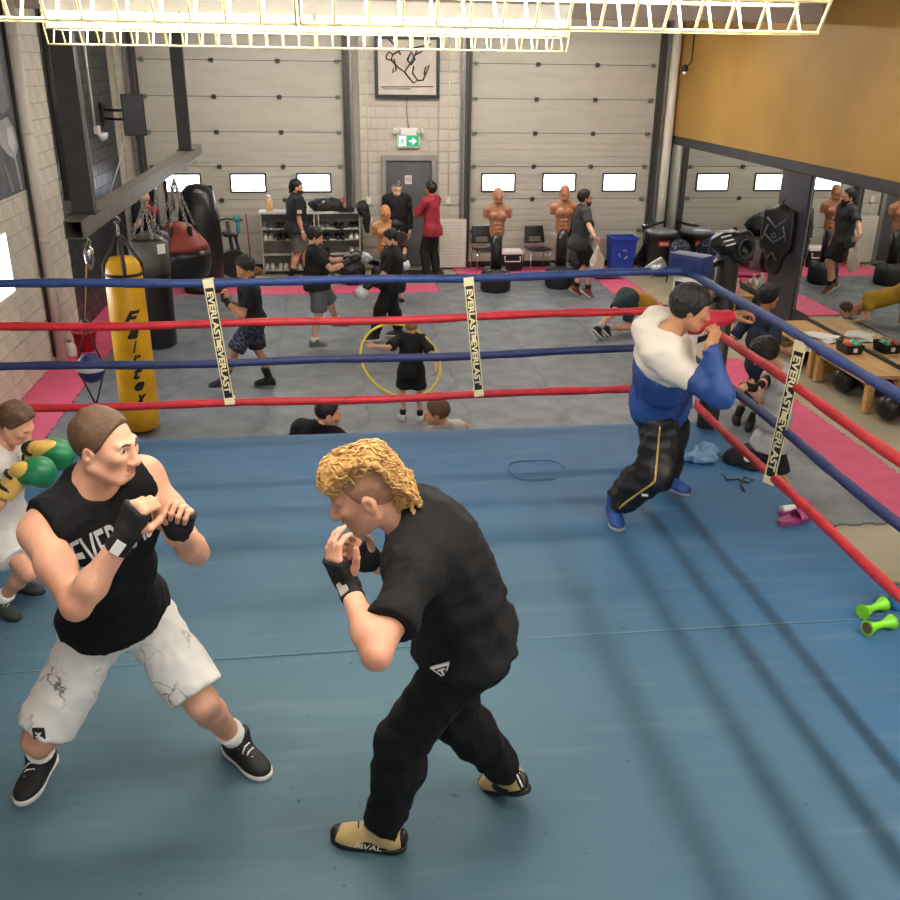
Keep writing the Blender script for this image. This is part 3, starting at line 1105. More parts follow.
def head_sdf(S, c, s, f, u, q, jaw=1.0, detail=True):
    c = V(c)
    P = lambda a, b, d: c + s * (a * q) + f * (b * q) + u * (d * q)
    A = (s, f, u)
    S.ell(P(0, -0.012, 0.030), A, (0.076 * q, 0.097 * q, 0.090 * q), 0.02)          # skull
    S.ell(P(0, 0.030, -0.025), A, (0.062 * q, 0.062 * q, 0.082 * q), 0.03)          # face
    S.ell(P(0, 0.052, -0.088), A, (0.034 * q * jaw, 0.033 * q, 0.026 * q), 0.03)    # chin
    for k in (-1, 1):
        S.rc(P(k * 0.056 * jaw, -0.010, -0.050), P(k * 0.026 * jaw, 0.058, -0.092), 0.018 * q, 0.018 * q, 0.03)
        S.ell(P(k * 0.040, 0.070, -0.010), A, (0.022 * q, 0.018 * q, 0.018 * q), 0.03)   # cheek bone
        if detail:
            S.ell(P(k * 0.031, 0.096, 0.014), A, (0.016 * q, 0.014 * q, 0.011 * q), 0.016, sub=True)   # eye socket
            S.rc(P(k * 0.014, 0.091, 0.031), P(k * 0.044, 0.079, 0.031), 0.010 * q, 0.008 * q, 0.016)  # brow
            S.ell(P(k * 0.0125, 0.101, -0.036), A, (0.010 * q, 0.012 * q, 0.008 * q), 0.008)           # nostril wing
        S.ell(P(k * 0.079, -0.010, -0.004), (s * 1.0, (f * 0.94 - u * 0.2).normalized(), (u * 0.94 + f * 0.2).normalized()), (0.010 * q, 0.019 * q, 0.032 * q), 0.010)   # ear
        if detail:
            S.ell(P(k * 0.089, -0.004, -0.002), A, (0.007 * q, 0.009 * q, 0.015 * q), 0.006, sub=True)
    S.rc(P(0, 0.092, 0.018), P(0, 0.114, -0.030), 0.009 * q, 0.0125 * q, 0.016)     # nose
    if detail:
        S.ell(P(0, 0.093, -0.058), A, (0.022 * q, 0.011 * q, 0.0065 * q), 0.008)    # upper lip
        S.ell(P(0, 0.090, -0.071), A, (0.020 * q, 0.011 * q, 0.0075 * q), 0.008)    # lower lip
        S.ell(P(0, 0.103, -0.0645), A, (0.020 * q, 0.012 * q, 0.0022 * q), 0.003, sub=True)


def hair_sdf(c, s, f, u, q, style='short', thick=0.012, seed=0):
    S = SDF()
    c = V(c)
    P = lambda a, b, d: c + s * (a * q) + f * (b * q) + u * (d * q)
    A = (s, f, u)
    t = thick
    S.ell(P(0, -0.014, 0.034), A, (0.077 * q + t, 0.098 * q + t, 0.091 * q + t), 0.02)
    if style in ('long',):
        S.rc(P(0, -0.085, 0.0), P(0, -0.115, -0.15), 0.05 * q, 0.028 * q, 0.04)
    # hairline: everything in front of and below these planes is face and neck
    if style == 'buzzback':
        S.cut(P(0, 0, -0.035), -u + f * 0.0)
    else:
        S.cut(P(0, -0.02, -0.055), -u + f * 0.35)
    S.cut(P(0, 0.070, 0.058), f * 1.0 - u * 0.62, 0.02)
    S.cut(P(0, 0.022, 0.0), f * 0.9 - u * 0.42, 0.01) if style != 'fringe' else S.cut(P(0, 0.055, 0.0), f * 0.9 - u * 0.55, 0.01)
    rr = random.Random(seed + 1)
    if style != 'buzzback':
        for k in range(70):
            az = rr.uniform(0, 2 * PI); p0 = rr.uniform(0.05, 1.0); prev = None
            front = math.sin(az) > 0.25
            for j in range(5):
                po = p0 + j * 0.22
                if po > (1.25 if front and style != 'fringe' else 1.75): break
                pt = P(0, -0.014, 0.034) + s * ((0.077 * q + t) * math.sin(po) * math.cos(az)) + f * ((0.098 * q + t) * math.sin(po) * math.sin(az)) + u * ((0.091 * q + t) * math.cos(po))
                if prev is not None: S.rc(prev, pt, 0.0075, 0.006, 0.004)
                prev = pt; az += rr.uniform(-0.12, 0.12)
    S.noise = wrinkle(0.003 if style != 'buzzback' else 0.0015, 130, seed)
    return S


def shoe(parent, ank, fwd, upv, q, m_up, m_sole, m_lace=None, high=0.0, h=0.008, name='shoe', ln=1.0, trim=None, wide=1.0):
    """ank: ankle joint; the sole lies 0.085 q below it along -upv"""
    f = V(fwd).normalized(); u = V(upv); u = (u - f * u.dot(f)).normalized(); s = f.cross(u)
    g = V(ank) - u * 0.085 * q
    P = lambda a, b, d: g + s * (a * q * wide) + f * (b * q * ln) + u * (d * q)
    A = (s, f, u)
    S = SDF()
    S.ell(P(0, -0.035, 0.045), A, (0.037 * q * wide, 0.045 * q, 0.050 * q), 0.03)
    S.rc(P(0, -0.006, 0.055), P(0, 0.008, 0.105 + high), 0.045 * q, 0.050 * q, 0.03)
    S.rc(P(0, 0.02, 0.072), P(0, 0.10, 0.042), 0.042 * q * wide, 0.036 * q * wide, 0.03)
    S.ell(P(0.002, 0.13, 0.030), A, (0.047 * q * wide, 0.065 * q, 0.032 * q), 0.03)
    S.ell(P(0, 0.06, 0.024), A, (0.042 * q * wide, 0.09 * q, 0.03 * q), 0.03)
    S.cut(P(0, 0, 0.012), -u)
    S.cut(P(0, 0, 0.118 + high), u - f * 0.15)
    o = sdf_obj(name, S, h, m_up, parent)
    S2 = SDF()
    S2.ell(P(0, -0.03, 0.014), A, (0.042 * q * wide, 0.056 * q, 0.05 * q), 0.03)
    S2.ell(P(0.002, 0.125, 0.014), A, (0.052 * q * wide, 0.076 * q, 0.05 * q), 0.03)
    S2.ell(P(0, 0.05, 0.014), A, (0.043 * q * wide, 0.09 * q, 0.05 * q), 0.03)
    S2.cut(P(0, 0, 0.0), -u)
    S2.cut(P(0, 0, 0.024), u)
    sdf_obj('sole', S2, max(0.006, h * 0.8), m_sole, o)
    if m_lace is not None:
        mb = MB()
        for i in range(4):
            b = 0.045 + i * 0.022
            z = 0.108 - i * 0.012
            mb.tube([P(-0.03, b - 0.006, z - 0.022), P(-0.012, b, z), P(0.012, b + 0.006, z), P(0.03, b + 0.012, z - 0.022)], 0.0035 * q, 5)
        mb.build('laces', m_lace, o, world=True)
    return o, P


class Person:
    def __init__(s, label, group, H, pelvis, neck, face_p, face_c, feet, hands, head=None, look=None, headup=None, skin='fair', build=1.0,
                 muscle=1.0, h=0.014, knee_pole=(None, None), elbow_pole=(None, None), belly=None, shrug=0.0, detail=False,
                 hand_h=None, sink=0.0, neckfat=1.0, jaw=1.0, cat='person', leg=1.0, hscale=1.0):
        """feet: two of (ankle ground point or ankle point, yaw deg, pitch deg); right first, then left; hands: dicts right, left"""
        s.q = q = H / 1.75
        s.qh = q * hscale
        s.h = h
        s.build, s.muscle = build, muscle
        s.skin = SKIN[skin] if isinstance(skin, str) else skin
        s.pelvis, s.neck = V(pelvis), V(neck)
        s.up = (s.neck - s.pelvis).normalized()
        fp = yaw(face_p) if not isinstance(face_p, Vector) else face_p
        fc = yaw(face_c) if not isinstance(face_c, Vector) else face_c
        s.pf = (fp - s.up * fp.dot(s.up)).normalized()
        s.pr = s.pf.cross(s.up)
        s.cf = (fc - s.up * fc.dot(s.up)).normalized()
        s.cr = s.cf.cross(s.up)
        Ls = (s.neck - s.pelvis).length
        s.Ls = Ls
        s.sh, s.el, s.wr, s.hip, s.kn, s.an, s.ff, s.fu = [], [], [], [], [], [], [], []
        ua, fa, th, shn = 0.172 * H, 0.152 * H, 0.243 * H * leg, 0.243 * H * leg
        for i, sg in enumerate((1, -1)):
            shrg = shrug[i] if isinstance(shrug, (tuple, list)) else shrug
            sh = s.neck + s.cr * (sg * 0.185 * q * (0.5 + build * 0.5)) - s.up * ((0.045 - shrg) * q) + s.cf * 0.01 * q
            hd = hands[i]
            pole = elbow_pole[i] if elbow_pole[i] is not None else (-ZUP + s.cr * sg * 0.4 - s.cf * 0.4)
            el, wr = ik(sh, hd['w'], ua, fa, pole)
            s.sh.append(sh); s.el.append(el); s.wr.append(wr)
            hp = s.pelvis + s.pr * (sg * 0.088 * q) - s.up * 0.02 * q
            ft = feet[i]
            ff = yaw(ft[1]); pit = math.radians(ft[2])
            f3 = ff * math.cos(pit) - ZUP * math.sin(pit)
            u3 = ff * math.sin(pit) + ZUP * math.cos(pit)
            ball = V(ft[0]) + ff * 0.10 * q
            an = ball - f3 * 0.10 * q + u3 * 0.085 * q if len(ft) < 4 else V(ft[0])
            pole = knee_pole[i] if knee_pole[i] is not None else ff + s.pf * 0.3
            kn, an2 = ik(hp, an, th, shn, pole)
            s.hip.append(hp); s.kn.append(kn); s.an.append(an2); s.ff.append(f3); s.fu.append(u3)
        s.hands = hands
        s.head = V(head) if head is not None else s.neck + (s.up * 0.6 + ZUP * 0.4).normalized() * 0.155 * q + s.cf * 0.03 * q
        s.look = V(look) if look is not None else s.cf
        s.hs, s.hf, s.hu = head_frame(s.look, headup if headup is not None else ZUP)
        gz = min(s.an[0].z, s.an[1].z) - 0.085 * q
        s.root = empty('person', (s.pelvis.x, s.pelvis.y, gz), label, cat, group)
        # torso key points
        s.t = lambda a: s.pelvis.lerp(s.neck, a) + (V(belly) * math.sin(PI * min(max(a, 0), 1)) if belly is not None else V((0, 0, 0)))
        # ---- the skin
        B = SDF()
        s.torso(B, 0.0)
        nb = s.neck + s.up * 0.0
        B.rc(nb, s.head - s.hu * 0.05 * q - s.hf * 0.015 * q, 0.058 * q * neckfat, 0.054 * q * neckfat, 0.04)
        for i in range(2):
            s.arm(B, i, 0.0, 1.0)
            s.leg(B, i, 0.0)
            B.rc(s.an[i], s.an[i] + s.ff[i] * 0.1 * q - s.fu[i] * 0.045 * q, 0.036 * q, 0.028 * q, 0.03)
            B.ell(s.an[i] - s.ff[i] * 0.03 * q - s.fu[i] * 0.04 * q, None, (0.032 * q,) * 3, 0.03)
        parts = [(B, h)]
        Hd = SDF()
        Hd.rc(s.neck.lerp(s.head, 0.35), s.head - s.hu * 0.05 * q - s.hf * 0.015 * q, 0.057 * q * neckfat, 0.052 * q * neckfat, 0.03)
        head_sdf(Hd, s.head, s.hs, s.hf, s.hu, s.qh, jaw, detail)
        parts.append((Hd, 0.0042 if detail else min(h * 0.62, 0.010)))
        for i in range(2):
            hd = hands[i]
            if hd.get('mode') in ('none', 'glove'): continue
            Hn = SDF()
            d = V(hd['d']) if 'd' in hd else (s.wr[i] - s.el[i])
            side = V(hd['side']) if 'side' in hd else ZUP
            nn = V(hd['n']) if 'n' in hd else s.cr * (-1 if i == 0 else 1)
            hand_sdf(Hn, s.wr[i], d, nn, side, hd.get('curl', 0.5), q, hd.get('thumb', 0.5), hd.get('spread', 0.0), 1.0 if detail else 1.12)
            parts.append((Hn, hand_h or (0.0032 if detail else min(h * 0.5, 0.0075))))
        s.body = sdf_obj('body', parts, None, s.skin, s.root)
        if detail:
            for k in (-1, 1):
                ec = s.head + s.hs * (k * 0.031 * q) + s.hf * 0.0738 * q + s.hu * 0.0115 * q
                mb = MB(); mb.lathe([(0.0005, -0.0118), (0.006, -0.0102), (0.0102, -0.006), (0.0118, 0), (0.0102, 0.006), (0.006, 0.0102), (0.0005, 0.0118)], seg=14)
                rot = s.hf.to_track_quat('Z', 'Y').to_matrix().to_4x4()
                me = mb.mesh('eye'); me.transform(Matrix.Translation(ec) @ rot)
                e = link('eye', me, M_EYE, s.root, world=True)
                mb = MB(); mb.lathe([(0.0066, 0.0100), (0.0035, 0.0121), (0.0004, 0.0125)], seg=12)
                me = mb.mesh('iris'); me.transform(Matrix.Translation(ec) @ rot)
                link('iris', me, M_IRIS, e, world=True)
            Lp = SDF()
            Lp.ell(s.P(0, 0.0905, -0.0575), (s.hs, s.hf, s.hu), (0.021 * q, 0.0125 * q, 0.0052 * q), 0.004)
            Lp.ell(s.P(0, 0.0880, -0.0705), (s.hs, s.hf, s.hu), (0.019 * q, 0.0125 * q, 0.0062 * q), 0.004)
            sdf_obj('lips', Lp, 0.0022, M_LIP, s.root)

    def P(s, a, b, d):
        return s.head + s.hs * (a * s.qh) + s.hf * (b * s.qh) + s.hu * (d * s.qh)

    def torso(s, S, inf, lower=True, loose=0.0):
        q, b = s.q, s.build
        A = (s.pr, s.pf, s.up); C = (s.cr, s.cf, s.up)
        mid = ((s.pr + s.cr).normalized(), (s.pf + s.cf).normalized(), s.up)
        k = 0.06 * q
        if lower:
            S.ell(s.pelvis + s.up * 0.01 * q - s.pf * 0.01 * q, A, (0.155 * q * b + inf, 0.112 * q * b + inf, 0.12 * q + inf), k)
            for sg in (1, -1):
                S.ell(s.pelvis + s.pr * (sg * 0.07 * q) - s.pf * 0.055 * q - s.up * 0.05 * q, A, (0.085 * q * b + inf, 0.08 * q * b + inf, 0.085 * q + inf), k)
        S.ell(s.t(0.38), mid, (0.138 * q * b + inf + loose, 0.102 * q * b + inf + loose, 0.17 * q + inf), k)
        S.ell(s.t(0.70) + s.cf * 0.005 * q, C, (0.160 * q * b + inf, 0.118 * q * b + inf, 0.185 * q + inf), k)
        S.rc(s.sh[0].lerp(s.sh[1], 0.12), s.sh[1].lerp(s.sh[0], 0.12), 0.062 * q * s.muscle + inf, None, k)
        for i in (0, 1):
            S.rc(s.neck + s.up * 0.025 * q, s.sh[i].lerp(s.neck, 0.25), 0.042 * q + inf, 0.048 * q + inf, 0.05 * q)
            S.ell(s.t(0.74) + s.cr * ((1, -1)[i] * 0.075 * q) + s.cf * 0.065 * q, C, (0.075 * q * b + inf, 0.05 * q * s.muscle + inf, 0.07 * q + inf), k)

    def arm(s, S, i, inf, upto, flare=0.0, muscle=None):
        q = s.q; m = muscle or s.muscle
        a, e, w = s.sh[i], s.el[i], s.wr[i]
        S.ell(a, None, (0.056 * q * m + inf,) * 3, 0.05 * q)
        if upto <= 0.5:
            S.rc(a, a.lerp(e, upto * 2), 0.050 * q * m + inf, (0.050 - 0.018 * upto) * q * m + inf + flare, 0.04 * q)
            return
        S.rc(a, a.lerp(e, 0.45), 0.047 * q * m + inf, 0.049 * q * m + inf, 0.04 * q)
        S.rc(a.lerp(e, 0.45), e, 0.049 * q * m + inf, 0.036 * q * m + inf, 0.04 * q)
        S.rc(e, e.lerp(w, 0.3), 0.036 * q * m + inf, 0.041 * q * m + inf, 0.03 * q)
        S.rc(e.lerp(w, 0.3), w, 0.041 * q * m + inf, 0.027 * q + inf + flare, 0.03 * q)

    def leg(s, S, i, inf, upto=1.0, flare=0.0):
        q, b = s.q, 0.4 + 0.6 * s.build
        p, kn, an = s.hip[i], s.kn[i], s.an[i]
        if upto < 0.5:
            S.rc(p, p.lerp(kn, upto * 2), 0.084 * q * b + inf, (0.084 - 0.052 * upto) * q * b + inf + flare, 0.05 * q)
            return
        S.rc(p, kn, 0.084 * q * b + inf, 0.056 * q * b + inf + flare, 0.05 * q)
        bk = -(s.pf * 0.5 + s.ff[i] * 0.5).normalized()
        c = kn.lerp(an, 0.3) + bk * 0.016 * q
        S.rc(kn, c, 0.053 * q * b + inf + flare, 0.054 * q * b + inf + flare, 0.03 * q)
        S.rc(c, an, 0.054 * q * b + inf + flare, 0.036 * q * b + inf + flare, 0.03 * q)

    # ---- clothes
    def shirt(s, m, sleeve=0.3, hem=-0.12, inf=0.014, name='shirt', flare=0.012, collar=0.0, wr=0.004, h=None, loose=0.01, tank=False, long_cut=None, seed=0,
              extra=None, low=0.0):
        S = SDF()
        q = s.q
        s.torso(S, inf, True, loose)
        # drape below the waist
        A = (s.pr, s.pf, s.up)
        S.ell(s.pelvis + s.up * (hem * 0.5) * q - s.pf * 0.018 * q, A, (0.164 * q * s.build + inf + loose, 0.134 * q * s.build + inf + loose, 0.16 * q - min(hem, 0) * 0.5 * q), 0.05)
        parts = [(S, h or s.h)]
        for i, sg in enumerate((1, -1)):
            S.ell(s.sh[i].lerp(s.neck, 0.2) if tank else s.sh[i].lerp(s.neck, 0.08), None, ((0.058 if tank else 0.060 * s.muscle) * q + inf,) * 3, 0.05)
            if tank: continue
            L = SDF()                                   # sleeve: its own tube, ended square to the arm
            s.arm(L, i, inf, sleeve, flare)
            if sleeve <= 0.5:
                d = (s.el[i] - s.sh[i]).normalized()
                e = s.sh[i].lerp(s.el[i], sleeve * 2)
            else:
                d = (s.wr[i] - s.el[i]).normalized()
                e = s.el[i].lerp(s.wr[i], (sleeve - 0.5) * 2)
            L.noise = wrinkle(wr, 48, seed)
            if sleeve <= 0.5:
                L.cut(e, d)
            else:
                o_ = d.orthogonal().normalized()
                L.box(e + d * 0.04 * q, (d, o_, d.cross(o_)), (0.04 * q, 0.07 * q, 0.07 * q), 0.01, 0.004, sub=True)
            parts.append((L, h or s.h))
        if extra: extra(S)
        S.noise = wrinkle(wr, 48, seed)
        S.cut(s.pelvis + s.up * hem * q, -s.up)
        if tank:
            for i, sg in enumerate((1, -1)):
                S.cut(s.sh[i] - s.cr * sg * 0.006 * q, s.cr * sg * 1.0 + s.up * 0.12)
        # neck opening
        nu = (s.head - s.neck).normalized()
        S.ell(s.neck + nu * (0.062 - low) * q + s.cf * 0.022 * q, (s.cr, s.cf, s.up), (0.072 * q, 0.075 * q, 0.060 * q), 0.01, sub=True)
        return sdf_obj(name, parts, None, m, s.root)

    def bottoms(s, m, upto=0.42, inf=0.02, flare=0.02, name='shorts', top=0.06, wr=0.004, h=None, seed=1, pinf=None):
        S = SDF()
        q = s.q
        A = (s.pr, s.pf, s.up)
        b = s.build
        pi_ = inf if pinf is None else pinf
        S.ell(s.pelvis + s.up * 0.01 * q - s.pf * 0.01 * q, A, (0.155 * q * b + pi_, 0.112 * q * b + pi_, 0.12 * q + pi_), 0.06 * q)
        for sg in (1, -1):
            S.ell(s.pelvis + s.pr * (sg * 0.07 * q) - s.pf * 0.055 * q - s.up * 0.05 * q, A, (0.085 * q * b + pi_, 0.08 * q * b + pi_, 0.085 * q + pi_), 0.06 * q)
        for i in range(2):
            s.leg(S, i, inf, upto, flare)
            if upto < 0.5:
                d = (s.kn[i] - s.hip[i]).normalized()
                e = s.hip[i].lerp(s.kn[i], upto * 2)
                r = 0.15
            else:
                d = (s.an[i] - s.kn[i]).normalized()
                e = s.kn[i].lerp(s.an[i], (upto - 0.5) * 2)
                r = 0.14
            o = d.orthogonal().normalized()
            S.box(e + d * 0.10 * q, (d, o, d.cross(o)), (0.10 * q, r * q, r * q), 0.01, 0.004, sub=True)
        S.noise = wrinkle(wr, 44, seed)
        S.cut(s.pelvis + s.up * top * q, s.up)
        return sdf_obj(name, S, h or s.h, m, s.root)

    def socks(s, m, top=0.16, inf=0.006):
        for i in range(2):
            mb = MB()
            q = s.q
            d = (s.kn[i] - s.an[i]).normalized()
            b = 0.4 + 0.6 * s.build
            mb.tube([s.an[i] - d * 0.02 * q, s.an[i] + d * top * 0.5 * q, s.an[i] + d * top * q], [0.039 * q * b + inf, 0.043 * q * b + inf, 0.047 * q * b + inf], 14)
            mb.build('sock', m, s.root, world=True)

    def shoes(s, m, ms, ml=None, high=0.0, **kw):
        r = []
        for i in range(2):
            r.append(shoe(s.root, s.an[i], s.ff[i], s.fu[i], s.q, m, ms, ml, high, h=max(0.006, s.h * 0.7), **kw))
        return r

    def hair(s, m, style='short', thick=0.012, h=None, seed=0, name='hair'):
        return sdf_obj(name, hair_sdf(s.head, s.hs, s.hf, s.hu, s.qh, style, thick, seed), h or min(s.h * 0.6, 0.009), m, s.root)

    def brows(s, m):
        for k in (-1, 1):
            mb = MB()
            mb.tube([s.P(k * 0.012, 0.100, 0.030), s.P(k * 0.028, 0.096, 0.036), s.P(k * 0.048, 0.082, 0.031)], [0.003 * s.q, 0.0042 * s.q, 0.002 * s.q], 6)
            mb.build('eyebrow', m, s.root, world=True)

    def beard(s, m, thick=0.006):
        S = SDF(); q = s.qh
        S.ell(s.P(0, 0.052, -0.086), (s.hs, s.hf, s.hu), (0.038 * q + thick, 0.036 * q + thick, 0.032 * q + thick), 0.03)
        for k in (-1, 1):
            S.rc(s.P(k * 0.054, 0.012, -0.055), s.P(k * 0.032, 0.056, -0.086), 0.014 * q + thick, 0.020 * q + thick, 0.03)
        S.rc(s.P(-0.026, 0.088, -0.050), s.P(0.026, 0.088, -0.050), 0.006 + thick, None, 0.02)
        S.noise = wrinkle(0.002, 140, 3)
        S.ell(s.P(0, 0.118, -0.064), (s.hs, s.hf, s.hu), (0.020 * q, 0.022 * q, 0.006 * q), 0.004, sub=True)
        return sdf_obj('beard', S, min(s.h * 0.5, 0.007), m, s.root)

    def glove(s, i, d, n, m, size=1.0, m2=None, h=None, name='boxing_glove', cuff=True):
        """a boxing glove over the fist; n: direction the palm faces"""
        q = s.q * size
        d = V(d).normalized(); n = (V(n) - d * V(n).dot(d)).normalized(); sd = d.cross(n)
        if i == 0: pass
        w = s.wr[i]
        A = (sd, d, n)
        S = SDF()
        S.ell(w + d * 0.10 * q - n * 0.008 * q, A, (0.066 * q, 0.085 * q, 0.060 * q), 0.03)
        S.ell(w + d * 0.115 * q + n * 0.035 * q, A, (0.060 * q, 0.055 * q, 0.045 * q), 0.03)
        up = sd if sd.z > 0 else -sd
        S.rc(w + d * 0.05 * q + up * 0.045 * q + n * 0.02 * q, w + d * 0.125 * q + up * 0.055 * q + n * 0.045 * q, 0.028 * q, 0.024 * q, 0.01)
        g = sdf_obj(name, S, h or min(s.h * 0.6, 0.008), m, s.root)
        if cuff:
            C = SDF()
            a = (s.wr[i] - s.el[i]).normalized()
            C.rc(w - a * 0.085 * q, w + d * 0.02 * q, 0.046 * q, 0.047 * q, 0.01)
            C.cut(w - a * 0.09 * q, -a)
            sdf_obj('cuff', C, h or min(s.h * 0.6, 0.008), m2 or m, g)
        return g

    def wrap(s, i, d, n, m, h=0.004, upto=0.085, cuff=0.07, m_tag=None):
        """hand wrap: from above the wrist over the palm to the knuckles"""
        q = s.q
        w = s.wr[i]
        d = V(d).normalized(); n = (V(n) - d * V(n).dot(d)).normalized(); sd = d.cross(n)
        a = (w - s.el[i]).normalized()
        S = SDF()
        S.rc(w - a * cuff * q, w, 0.0345 * q, 0.0345 * q, 0.02)
        S.box(w + d * 0.048 * q, (sd, d, n), (0.048 * q, 0.050 * q, 0.023 * q), 0.02, 0.02)
        S.cut(w - a * cuff * q, -a)
        S.cut(w + d * upto * q, d)
        S.noise = wrinkle(0.0015, 120, 5)
        o = sdf_obj('hand_wrap', S, h, m, s.root)
        return o


def surf_line(target, pts, dirs, out=0.004):
    """points pushed onto the target's surface, seen from dirs"""
    tm = pmat(target)
    tree = BVHTree.FromPolygons([tm @ v.co for v in target.data.vertices], [list(p.vertices) for p in target.data.polygons])
    r = []
    for p in pts:
        d = V(dirs).normalized()
        h = tree.ray_cast(V(p) + d * 0.4, -d, 0.6)
        r.append(h[0] + d * out if h[0] is not None else V(p))
    return r
# ================================================================== boxing ring
RX0, RX1, RY0, RY1 = -3.15, 3.08, 0.55, 6.82           # canvas
PX0, PX1, PY0, PY1 = -2.62, 2.50, 1.07, 6.33           # rope lines


def canvas_material():
    m = bpy.data.materials.new('ring_canvas')
    m.use_nodes = True
    nt = m.node_tree
    b = nt.nodes['Principled BSDF']
    tc = nt.nodes.new('ShaderNodeTexCoord')
    def noise(scale, detail, st=None):
        n = nt.nodes.new('ShaderNodeTexNoise')
        n.inputs['Scale'].default_value = scale
        n.inputs['Detail'].default_value = detail
        if st:
            mp = nt.nodes.new('ShaderNodeMapping')
            mp.inputs['Scale'].default_value = st
            nt.links.new(tc.outputs['Object'], mp.inputs[0]); nt.links.new(mp.outputs[0], n.inputs['Vector'])
        else:
            nt.links.new(tc.outputs['Object'], n.inputs['Vector'])
        return n
    def ramp(src, p0, c0, p1, c1):
        r = nt.nodes.new('ShaderNodeValToRGB')
        r.color_ramp.elements[0].position = p0; r.color_ramp.elements[0].color = c0
        r.color_ramp.elements[1].position = p1; r.color_ramp.elements[1].color = c1
        nt.links.new(src.outputs['Fac'], r.inputs[0])
        return r
    # the cloth is worn grey where the boxers move and stays bluer towards the ropes
    ds = nt.nodes.new('ShaderNodeVectorMath'); ds.operation = 'DISTANCE'
    ds.inputs[1].default_value = (-0.35, 3.0, ZR)
    nt.links.new(tc.outputs['Object'], ds.inputs[0])
    nz = noise(0.9, 4)
    ma = nt.nodes.new('ShaderNodeMath'); ma.operation = 'MULTIPLY_ADD'; ma.inputs[1].default_value = 1.6
    nt.links.new(nz.outputs['Fac'], ma.inputs[0]); nt.links.new(ds.outputs['Value'], ma.inputs[2])
    base = nt.nodes.new('ShaderNodeValToRGB')
    mr_ = nt.nodes.new('ShaderNodeMapRange'); mr_.inputs[1].default_value = 1.6; mr_.inputs[2].default_value = 4.2
    nt.links.new(ma.outputs[0], mr_.inputs[0]); nt.links.new(mr_.outputs[0], base.inputs[0])
    e = base.color_ramp.elements
    e[0].position = 0.0; e[0].color = lin('#4c6a77'); e[1].position = 1.0; e[1].color = lin('#2f608a')
    mid_ = e.new(0.45); mid_.color = lin('#44667d')
    def mix(a, fac, col, k):
        mx = nt.nodes.new('ShaderNodeMix'); mx.data_type = 'RGBA'
        nt.links.new(a, mx.inputs['A'])
        mx.inputs['B'].default_value = col
        ml = nt.nodes.new('ShaderNodeMath'); ml.operation = 'MULTIPLY'; ml.inputs[1].default_value = k
        nt.links.new(fac.outputs[0], ml.inputs[0]); nt.links.new(ml.outputs[0], mx.inputs['Factor'])
        return mx.outputs['Result']
    W1 = (1, 1, 1, 1); B0 = (0, 0, 0, 1)
    c = mix(base.outputs[0], ramp(noise(1.7, 8), 0.50, B0, 0.72, W1), lin('#3a5563'), 0.35)      # grime
    c = mix(c, ramp(noise(3.5, 8, (0.5, 3.5, 1)), 0.55, B0, 0.75, W1), lin('#7d949b'), 0.16)     # scuffs
    c = mix(c, ramp(noise(26, 2), 0.73, B0, 0.76, W1), lin('#2b3c45'), 0.7)                      # spots
    nt.links.new(c, b.inputs['Base Color'])
    b.inputs['Roughness'].default_value = 0.6
    b.inputs['Specular IOR Level'].default_value = 0.35
    bp = nt.nodes.new('ShaderNodeBump'); bp.inputs['Strength'].default_value = 0.12; bp.inputs['Distance'].default_value = 0.02
    nb = noise(5, 6)
    nt.links.new(nb.outputs['Fac'], bp.inputs['Height']); nt.links.new(bp.outputs[0], b.inputs['Normal'])
    return m


M_canvas = canvas_material()
M_rope_blue = mat('rope_blue', '#26407e', 0.55, '#1f3468', scale=14, bump=0.15, bscale=30)
M_rope_navy = mat('rope_navy', '#252f63', 0.55, '#1d2650', scale=14, bump=0.15, bscale=30)
M_rope_red = mat('rope_red', '#c3202b', 0.5, '#a51a25', scale=14, bump=0.15, bscale=30)
M_strap = mat('spacer_black', '#17171a', 0.5)
M_cream = mat('spacer_cream', '#e9dcae', 0.55)
M_padblue = mat('corner_pad_blue', '#27346f', 0.45, '#1f2a5c', scale=6)

ring = empty('boxing_ring', ((RX0 + RX1) / 2, (RY0 + RY1) / 2, 0), 'raised boxing ring with blue canvas and four red and blue ropes', 'boxing ring')


def cv(u, v):
    x = RX0 + (RX1 - RX0) * u; y = RY0 + (RY1 - RY0) * v
    e = min(x - RX0, RX1 - x, y - RY0, RY1 - y)
    z = ZR - 0.05 * max(0, 1 - e / 0.07) ** 2
    z += 0.004 * math.sin(x * 3.1 + y * 1.3) * math.sin(y * 2.3) if e > 0.1 else 0
    return V((x, y, z))


cm = MB(); cm.grid(cv, 120, 120)
for (a, b) in (((RX0, RY0), (RX1, RY0)), ((RX1, RY0), (RX1, RY1)), ((RX1, RY1), (RX0, RY1)), ((RX0, RY1), (RX0, RY0))):
    cm.quad([V((a[0], a[1], ZR - 0.05)), V((b[0], b[1], ZR - 0.05)), V((b[0], b[1], ZR - 0.14)), V((a[0], a[1], ZR - 0.14))])
canvas = under('canvas', cm, M_canvas, ring)
